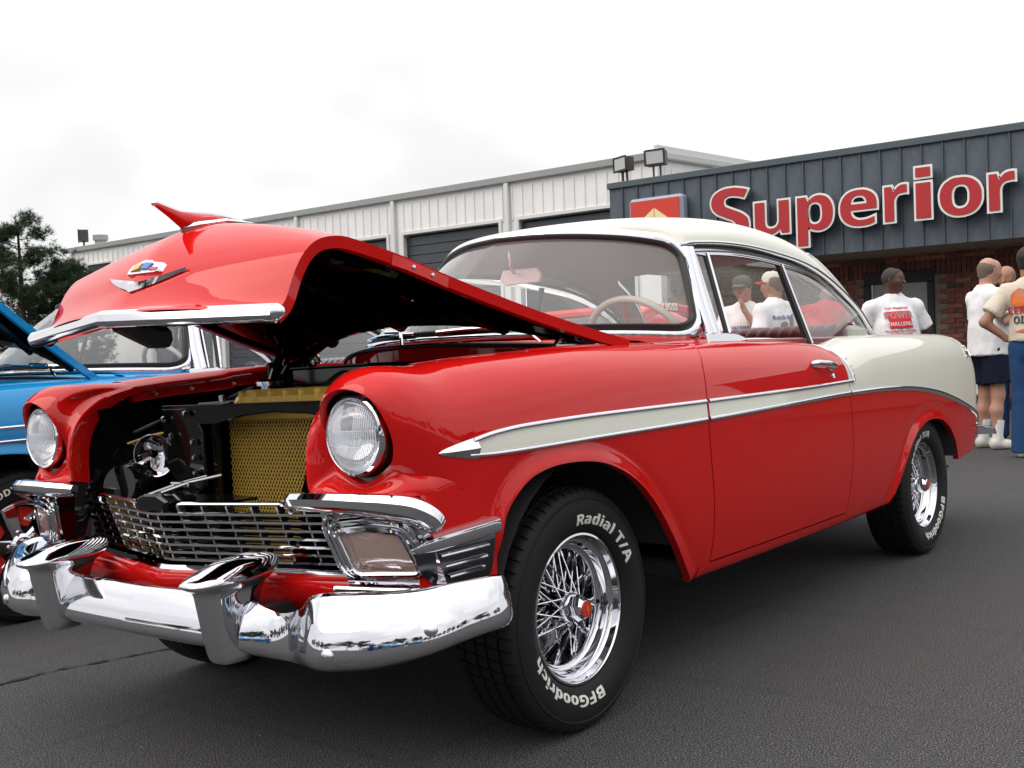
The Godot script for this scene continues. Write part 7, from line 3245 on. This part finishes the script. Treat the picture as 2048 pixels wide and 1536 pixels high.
func tree(label: String, at: Vector3, h: float, spread: float, seed_: int, kind: int, group := "") -> Node3D:
	var r := RandomNumberGenerator.new()
	r.seed = seed_
	var o := thing(["pine_tree", "cedar_tree", "leafy_tree"][kind], label, "tree", at, r.randf() * TAU, group)
	var bark := mat(Color(1, 1, 1), 0.95)
	bark.albedo_texture = M.bark_tex if M.has("bark_tex") else noise_tex(90, 0.05, 256, [[0.3, lin(0.03, 0.022, 0.017)], [0.7, lin(0.09, 0.065, 0.05)]])
	M.bark_tex = bark.albedo_texture
	bark.uv1_triplanar = true
	var b := MB.new()
	var lean := Vector3(r.randf_range(-0.03, 0.03), 0, r.randf_range(-0.03, 0.03)) * h
	var trunk := PackedVector3Array()
	var rad := PackedFloat32Array()
	for i in 10:
		var f := i / 9.0
		trunk.append(lean * f * f + Vector3(0, h * 0.97 * f, 0))
		rad.append(lerpf(0.024 * h, 0.004 * h, f))
	b.tube(trunk, rad, 9)
	var spots := []
	var n_limbs: int = [46, 80, 34][kind]
	for k in n_limbs:
		var f := 0.0
		var reach := 0.0
		var rise := 0.0
		if kind == 0:
			f = lerpf(0.22, 0.98, pow(r.randf(), 0.8))
			reach = spread * (0.35 + 0.65 * sin(PI * pow(f, 1.25))) * r.randf_range(0.6, 1.1)
			rise = r.randf_range(-0.05, 0.5)
		elif kind == 1:
			f = lerpf(0.04, 0.98, r.randf())
			reach = spread * (1.05 - f) * r.randf_range(0.75, 1.1)
			rise = r.randf_range(0.2, 0.9)
		else:
			f = lerpf(0.28, 0.95, r.randf())
			reach = spread * (0.35 + 0.75 * sin(PI * pow((f - 0.2) / 0.8, 0.8))) * r.randf_range(0.6, 1.1)
			rise = r.randf_range(0.2, 0.9)
		var a := r.randf() * TAU
		var base := lean * f * f + Vector3(0, h * 0.97 * f, 0)
		var d := Vector3(cos(a), rise, sin(a)).normalized()
		var tip := base + d * reach + Vector3(0, 0.06 * reach, 0)
		var mid := base.lerp(tip, 0.5) + Vector3(0, -0.06 * reach, 0)
		b.tube(PackedVector3Array([base, mid, tip]), [0.006 * h * (1.1 - f) + 0.006, 0.004 * h * (1.1 - f) + 0.005, 0.004], 5, false, false)
		var m: int = [5, 4, 7][kind]
		for j in m:
			# a bough carries several twigs
			var g := lerpf(0.45, 1.0, (j + 0.5) / m)
			var c := base.lerp(mid, g * 2) if g < 0.5 else mid.lerp(tip, g * 2 - 1)
			var sub := c + Vector3(r.randf_range(-1, 1), r.randf_range(-0.2, 0.8), r.randf_range(-1, 1)) * reach * 0.22
			for t in [14, 11, 12][kind]:
				spots.append(sub + Vector3(r.randfn(), r.randfn() * 0.75, r.randfn()) * [0.14, 0.12, 0.24][kind] * (h / 7.0))
	part("trunk", b, bark, o)
	var mm := MultiMesh.new()
	mm.transform_format = MultiMesh.TRANSFORM_3D
	mm.use_colors = true
	var key := "tuft%d" % kind
	if not M.has(key):
		M[key] = tuft_mesh(r, [26, 22, 9][kind], [0.19, 0.13, 0.16][kind], [0.006, 0.007, 0.034][kind])
	mm.mesh = M[key]
	mm.instance_count = spots.size()
	for i in spots.size():
		var s := r.randf_range(0.75, 1.3) * (h / 7.0)
		mm.set_instance_transform(i, Transform3D(Basis.from_euler(Vector3(r.randf_range(-0.6, 0.6), r.randf() * TAU, r.randf_range(-0.6, 0.6))).scaled(Vector3.ONE * s), spots[i]))
		var v := r.randf_range(0.65, 1.35)
		mm.set_instance_color(i, Color(v * r.randf_range(0.85, 1.25), v, v * r.randf_range(0.8, 1.1)))
	var mi := MultiMeshInstance3D.new()
	mi.name = "crown"
	mi.multimesh = mm
	var leaf := mat([lin(0.030, 0.062, 0.022), lin(0.022, 0.046, 0.022), lin(0.036, 0.070, 0.018)][kind], 0.7)
	leaf.vertex_color_use_as_albedo = true
	leaf.cull_mode = BaseMaterial3D.CULL_DISABLED
	leaf.backlight_enabled = true
	leaf.backlight = Color(0.12, 0.16, 0.06)
	mi.material_override = leaf
	o.add_child(mi, true)
	mi.set_meta("kind", "stuff")
	return o

func trees() -> void:
	tree("tall loose pine at the left edge behind the blue car", Vector3(15.2, 0, -30.8), 6.6, 1.55, 5, 0)
	tree("second pine with bare gaps, right of the tallest pine", Vector3(16.6, 0, -30.2), 5.4, 1.25, 9, 0)
	tree("short dense cedar beside the corner of the white building", Vector3(16.7, 0, -33.3), 4.75, 1.5, 14, 1)
	tree("low cedar between the pines and the cedar at the building corner", Vector3(15.3, 0, -34.6), 3.9, 1.5, 15, 1)

# ---------------------------------------------------------------- red coupe seen through the windscreen
func red_coupe() -> void:
	var o := thing("street_rod", "red vintage coupe parked by the brick building, seen through the windscreen", "car", Vector3(5.25, 0, -2.86))
	# body sections: x, half width at belt, roof half width, belt height, roof height
	var roof_ := p2([[-0.02, 1.16], [0.05, 1.36], [0.18, 1.46], [0.45, 1.50], [0.80, 1.49], [1.10, 1.42], [1.28, 1.28], [1.40, 1.12]])
	var b := MB.new()
	var rows := []
	# lower body with tail
	for i in 33:
		var x := lerpf(-0.95, 3.0, i / 32.0)
		var w := ev(p2([[-0.95, 0.30], [-0.80, 0.52], [-0.3, 0.66], [0.4, 0.74], [1.3, 0.72], [2.2, 0.52], [2.9, 0.40], [3.0, 0.34]]), x)
		var t := ev(p2([[-0.95, 0.66], [-0.7, 0.86], [-0.3, 1.02], [0.0, 1.14], [1.4, 1.12], [2.2, 1.06], [2.9, 1.0], [3.0, 0.92]]), x)
		var row := PackedVector3Array()
		for k in 21:
			var a := PI * k / 20.0
			row.append(Vector3(x, 0.40 + (t - 0.40) * pow(sin(a), 0.55), w * signf(cos(a)) * pow(absf(cos(a)), 0.55)))
		rows.append(row)
	b.grid(rows)
	part("body", b, M.red, o)
	# cab: pillars, roof, with the window openings left free
	var pt := func(x: float, u: float) -> Vector3:
		var top := ev(roof_, x)
		var a := absf(u)
		var w := lerpf(0.70, 0.60, clampf((a if a < 1 else 1.0), 0, 1))
		var z := 0.68 * u
		var y := 1.10 + (top - 1.10) * pow(maxf(0.0, 1.0 - pow(a, 5.0)), 0.5)
		return Vector3(x, y, z * (1.0 - 0.06 * (y - 1.1)))
	b = MB.new()
	rows = []
	for i in 29:
		var x := lerpf(0.10, 1.30, i / 28.0)
		var row := PackedVector3Array()
		for k in 25:
			row.append(pt.call(x, lerpf(-0.965, 0.965, k / 24.0)))
		rows.append(row)
	b.grid(rows)
	var fr := func(pts: Array, r: float) -> MB:
		var mb := MB.new()
		mb.tube(spl(pv(pts), 40, true), r, 8, true)
		return mb
	# back panel round the rear window, pillars and side frames
	for s in [-1, 1]:
		b.prism(p2([[-0.02, 1.08], [0.16, 1.08], [0.20, 1.30], [0.30, 1.40], [0.24, 1.47], [0.05, 1.40], [-0.02, 1.2]]), 0.05, Transform3D(Basis.IDENTITY, Vector3(0, 0, 0.655 * s)), 0.015)
		b.prism(p2([[0.18, 1.37], [0.55, 1.42], [1.02, 1.38], [1.14, 1.36], [1.0, 1.46], [0.5, 1.49], [0.2, 1.46]]), 0.05, Transform3D(Basis.IDENTITY, Vector3(0, 0, 0.652 * s)), 0.012)
		b.prism(p2([[1.05, 1.08], [1.14, 1.08], [1.06, 1.40], [0.97, 1.40]]), 0.05, Transform3D(Basis.IDENTITY, Vector3(0, 0, 0.655 * s)), 0.012)
		b.box(Vector3(0.045, 1.26, 0.575 * s), Vector3(0.08, 0.36, 0.14), 0.03)
	b.box(Vector3(0.10, 1.435, 0), Vector3(0.14, 0.09, 1.22), 0.03)
	b.box(Vector3(0.0, 1.12, 0), Vector3(0.10, 0.09, 1.22), 0.03)
	part("cab", b, M.red, o)
	b = MB.new()
	b.box(Vector3(0.03, 1.27, 0), Vector3(0.012, 0.26, 1.04), 0.004)
	part("rear_window", b, mat(lin(0.16, 0.17, 0.17), 0.06), o)
	b = MB.new()
	for s in [-1, 1]:
		b.lathe(p2([[0.0, 0.02], [0.035, 0.016], [0.045, 0.0]]), 18, Transform3D(Basis(Vector3(0, 0, 1), Vector3(-1, 0, 0), Vector3(0, -1, 0)).scaled(Vector3(1, 1.5, 1)), Vector3(0.015, 1.27, 0.47 * s)))
	part("window_light", b, M.ivory, o)
	b = MB.new()
	b.box(Vector3(0.62, 1.12, 0.0), Vector3(0.9, 0.02, 1.26), 0.004)
	b.box(Vector3(1.04, 1.2, 0.0), Vector3(0.02, 0.2, 1.2), 0.004)
	part("cab_interior", b, mat(lin(0.10, 0.095, 0.10), 0.8), o)
	b = MB.new()
	b.box(Vector3(0.45, 1.12, 0.0), Vector3(0.18, 0.24, 1.28), 0.05)
	part("seat", b, M.vinyl_red, o)
	var g := letters("Y BOSS", 0.085, 0.006)
	b = MB.new()
	for p in g.V:
		b.V.append(Vector3(0.36 + p.x, 1.425 + p.y - 0.02, 0.684 + p.z))
	part("roof_lettering", b, M.tyre_white, o)
	for q in [[0.0, 0.66], [0.0, -0.66], [2.3, 0.66], [2.3, -0.66]]:
		b = MB.new()
		b.lathe(p2([[0.0, 0.05], [0.17, 0.06], [0.18, 0.09], [0.28, 0.10], [0.31, 0.08], [0.32, 0.0], [0.31, -0.09], [0.0, -0.09]]), 32, AX if q[1] > 0 else AX * Transform3D(Basis(Vector3(1, 0, 0), PI), Vector3.ZERO))
		var w := part("wheel", b, M.rubber, o)
		w.position = Vector3(q[0], 0.32, q[1])

# ---------------------------------------------------------------- small things by the wall
func small_things() -> void:
	var c := thing("cooler", "white cooler on a low crate by the brick wall behind the balding man", "cooler", Vector3(14.75, 0.22, -2.12), 0.3)
	var b := MB.new()
	b.box(Vector3(0, 0.17, 0), Vector3(0.36, 0.30, 0.52), 0.02)
	part("tub", b, mat(lin(0.62, 0.62, 0.62), 0.5), c)
	b = MB.new()
	b.box(Vector3(0, 0.345, 0), Vector3(0.38, 0.05, 0.54), 0.015)
	part("lid", b, mat(lin(0.70, 0.70, 0.70), 0.5), c)
	b = MB.new()
	b.tube(pv([[-0.19, 0.24, -0.16], [-0.22, 0.27, -0.16], [-0.22, 0.27, 0.16], [-0.19, 0.24, 0.16]]), 0.010, 6)
	part("handle", b, M.black, c)
	c = thing("crate", "low dark crate under the white cooler by the brick wall", "crate", Vector3(14.75, 0, -2.12), 0.3)
	for y in [0.03, 0.10, 0.17]:
		for s in [-1, 1]:
			b = MB.new()
			b.box(Vector3(0.19 * s, y, 0), Vector3(0.02, 0.06, 0.54), 0.003)
			b.box(Vector3(0, y, 0.26 * s), Vector3(0.36, 0.06, 0.02), 0.003)
			part("slat", b, M.black, c)
	c = thing("folding_table", "small dark folding table standing over the white cooler", "table", Vector3(15.1, 0, -2.1), 0.3)
	b = MB.new()
	b.box(Vector3(0, 0.545, 0), Vector3(0.7, 0.03, 0.9), 0.008)
	part("table_top", b, M.black, c)
	for x in [-0.3, 0.3]:
		for z in [-0.4, 0.4]:
			b = MB.new()
			b.tube(PackedVector3Array([Vector3(x, 0.53, z), Vector3(x * 1.1, 0.0, z * 1.05)]), 0.014, 6)
			part("leg", b, M.steel, c)
	c = thing("carton", "brown cardboard carton on the folding table", "box", Vector3(15.0, 0.56, -2.15), 0.2)
	b = MB.new()
	b.box(Vector3(0, 0.11, 0), Vector3(0.36, 0.22, 0.5), 0.004)
	part("case", b, mat(lin(0.42, 0.24, 0.11), 0.85), c)
	b = MB.new()
	b.box(Vector3(0, 0.222, 0), Vector3(0.362, 0.004, 0.06))
	part("tape", b, mat(lin(0.5, 0.36, 0.2), 0.4), c)
	c = thing("plastic_bag", "crumpled white plastic bag on top of the brown carton", "bag", Vector3(15.0, 0.785, -2.15), 0.0)
	b = MB.new()
	nets(b, [bone(Vector3(0, 0.06, -0.10), Vector3(0, 0.06, 0.10), 0.09, 0.08, 0.05, 1.0, Vector3.ZERO, Vector3.DOWN), bone(Vector3(0.02, 0.1, 0), Vector3(0, 0.20, 0.03), 0.07, 0.03, 0.05)], 0.014, 0.05)
	part("sack", b, mat(lin(0.62, 0.66, 0.72), 0.4), c, "", 50.0)
	c = thing("wall_notice", "pale paper notice on the brick wall, seen through the vent window", "notice", Vector3(15.94, 1.98, -7.22))
	b = MB.new()
	b.box(Vector3.ZERO, Vector3(0.012, 0.50, 0.22), 0.003)
	part("sheet", b, mat(lin(0.50, 0.48, 0.42), 0.8), c)
	for k in 9:
		b = MB.new()
		b.box(Vector3(-0.008, 0.17 - 0.045 * k, 0), Vector3(0.002, 0.012, 0.16 - 0.03 * (k % 3)))
		part("text_line", b, M.black, c)
	c = thing("wall_letter", "dull grey letter S on the brick wall, seen through the door window", "sign", Vector3(15.95, 2.0, -6.76))
	var g := letters("S", 0.42, 0.03)
	b = MB.new()
	for p in g.V:
		b.V.append(Vector3(-p.z, p.y - 0.1, p.x))
	part("letter", b, mat(lin(0.16, 0.15, 0.155), 0.6), c)

# ---------------------------------------------------------------- what the chrome and the paint mirror
func behind_the_viewer() -> void:
	var r := RandomNumberGenerator.new()
	r.seed = 8
	var protos := []
	var lab := "leafy tree of the line across the lot, mirrored in the paint and chrome"
	var grp := "trees across the lot behind the viewer"
	for k in 3:
		protos.append(tree(lab, Vector3(-46, 0, -60 + k * 8), 8.5 + k, 3.4, 30 + k, 2, grp))
	var spots := []
	for i in 16:
		spots.append(Vector3(-46 + r.randf_range(-4, 4), 0, -36 + i * 6.5 + r.randf_range(-1.5, 1.5)))
	for i in 14:
		spots.append(Vector3(-36 + i * 6.5 + r.randf_range(-1.5, 1.5), 0, 58 + r.randf_range(-4, 4)))
	for i in spots.size():
		var c := copy(protos[i % 3], lab)
		c.position = spots[i]
		c.rotation.y = r.randf() * TAU
		c.scale = Vector3.ONE * r.randf_range(0.8, 1.25)
	# cars parked across the lane and a few onlookers, mirrored in the bumper
	var car: Node3D = get_node("classic_car_001")
	for q in [[-13.5, 3.5, 1.2, "blue hardtop across the lane, left one mirrored in the bumper"], [-12.5, 8.5, 1.5, "blue hardtop across the lane, right one mirrored in the bumper"]]:
		var c := copy(car, q[3])
		c.position = Vector3(q[0], 0, q[1])
		c.rotation.y = q[2]
	var ppl := []
	for n in get_children():
		if String(n.name).begins_with("person"):
			ppl.append(n)
	var who := [[0, -7.2, 3.4, 2.4, "onlooker in white tee and shorts walking across the lane, mirrored in the bumper"], [2, -9.0, 1.2, 0.5, "onlooker in beige tee standing across the lane, mirrored in the bumper"], [1, -9.2, 0.6, 1.4, "onlooker in blue shirt standing across the lane, mirrored in the bumper"], [6, -6.5, 7.5, 3.9, "onlooker in red shirt stooping across the lane, mirrored in the bumper"], [4, -8.0, 6.6, 2.2, "onlooker in grey cap across the lane, mirrored in the bumper"]]
	for q in who:
		var c := copy(ppl[q[0]], q[4])
		c.position = Vector3(q[1], 0, q[2])
		c.rotation.y = q[3]
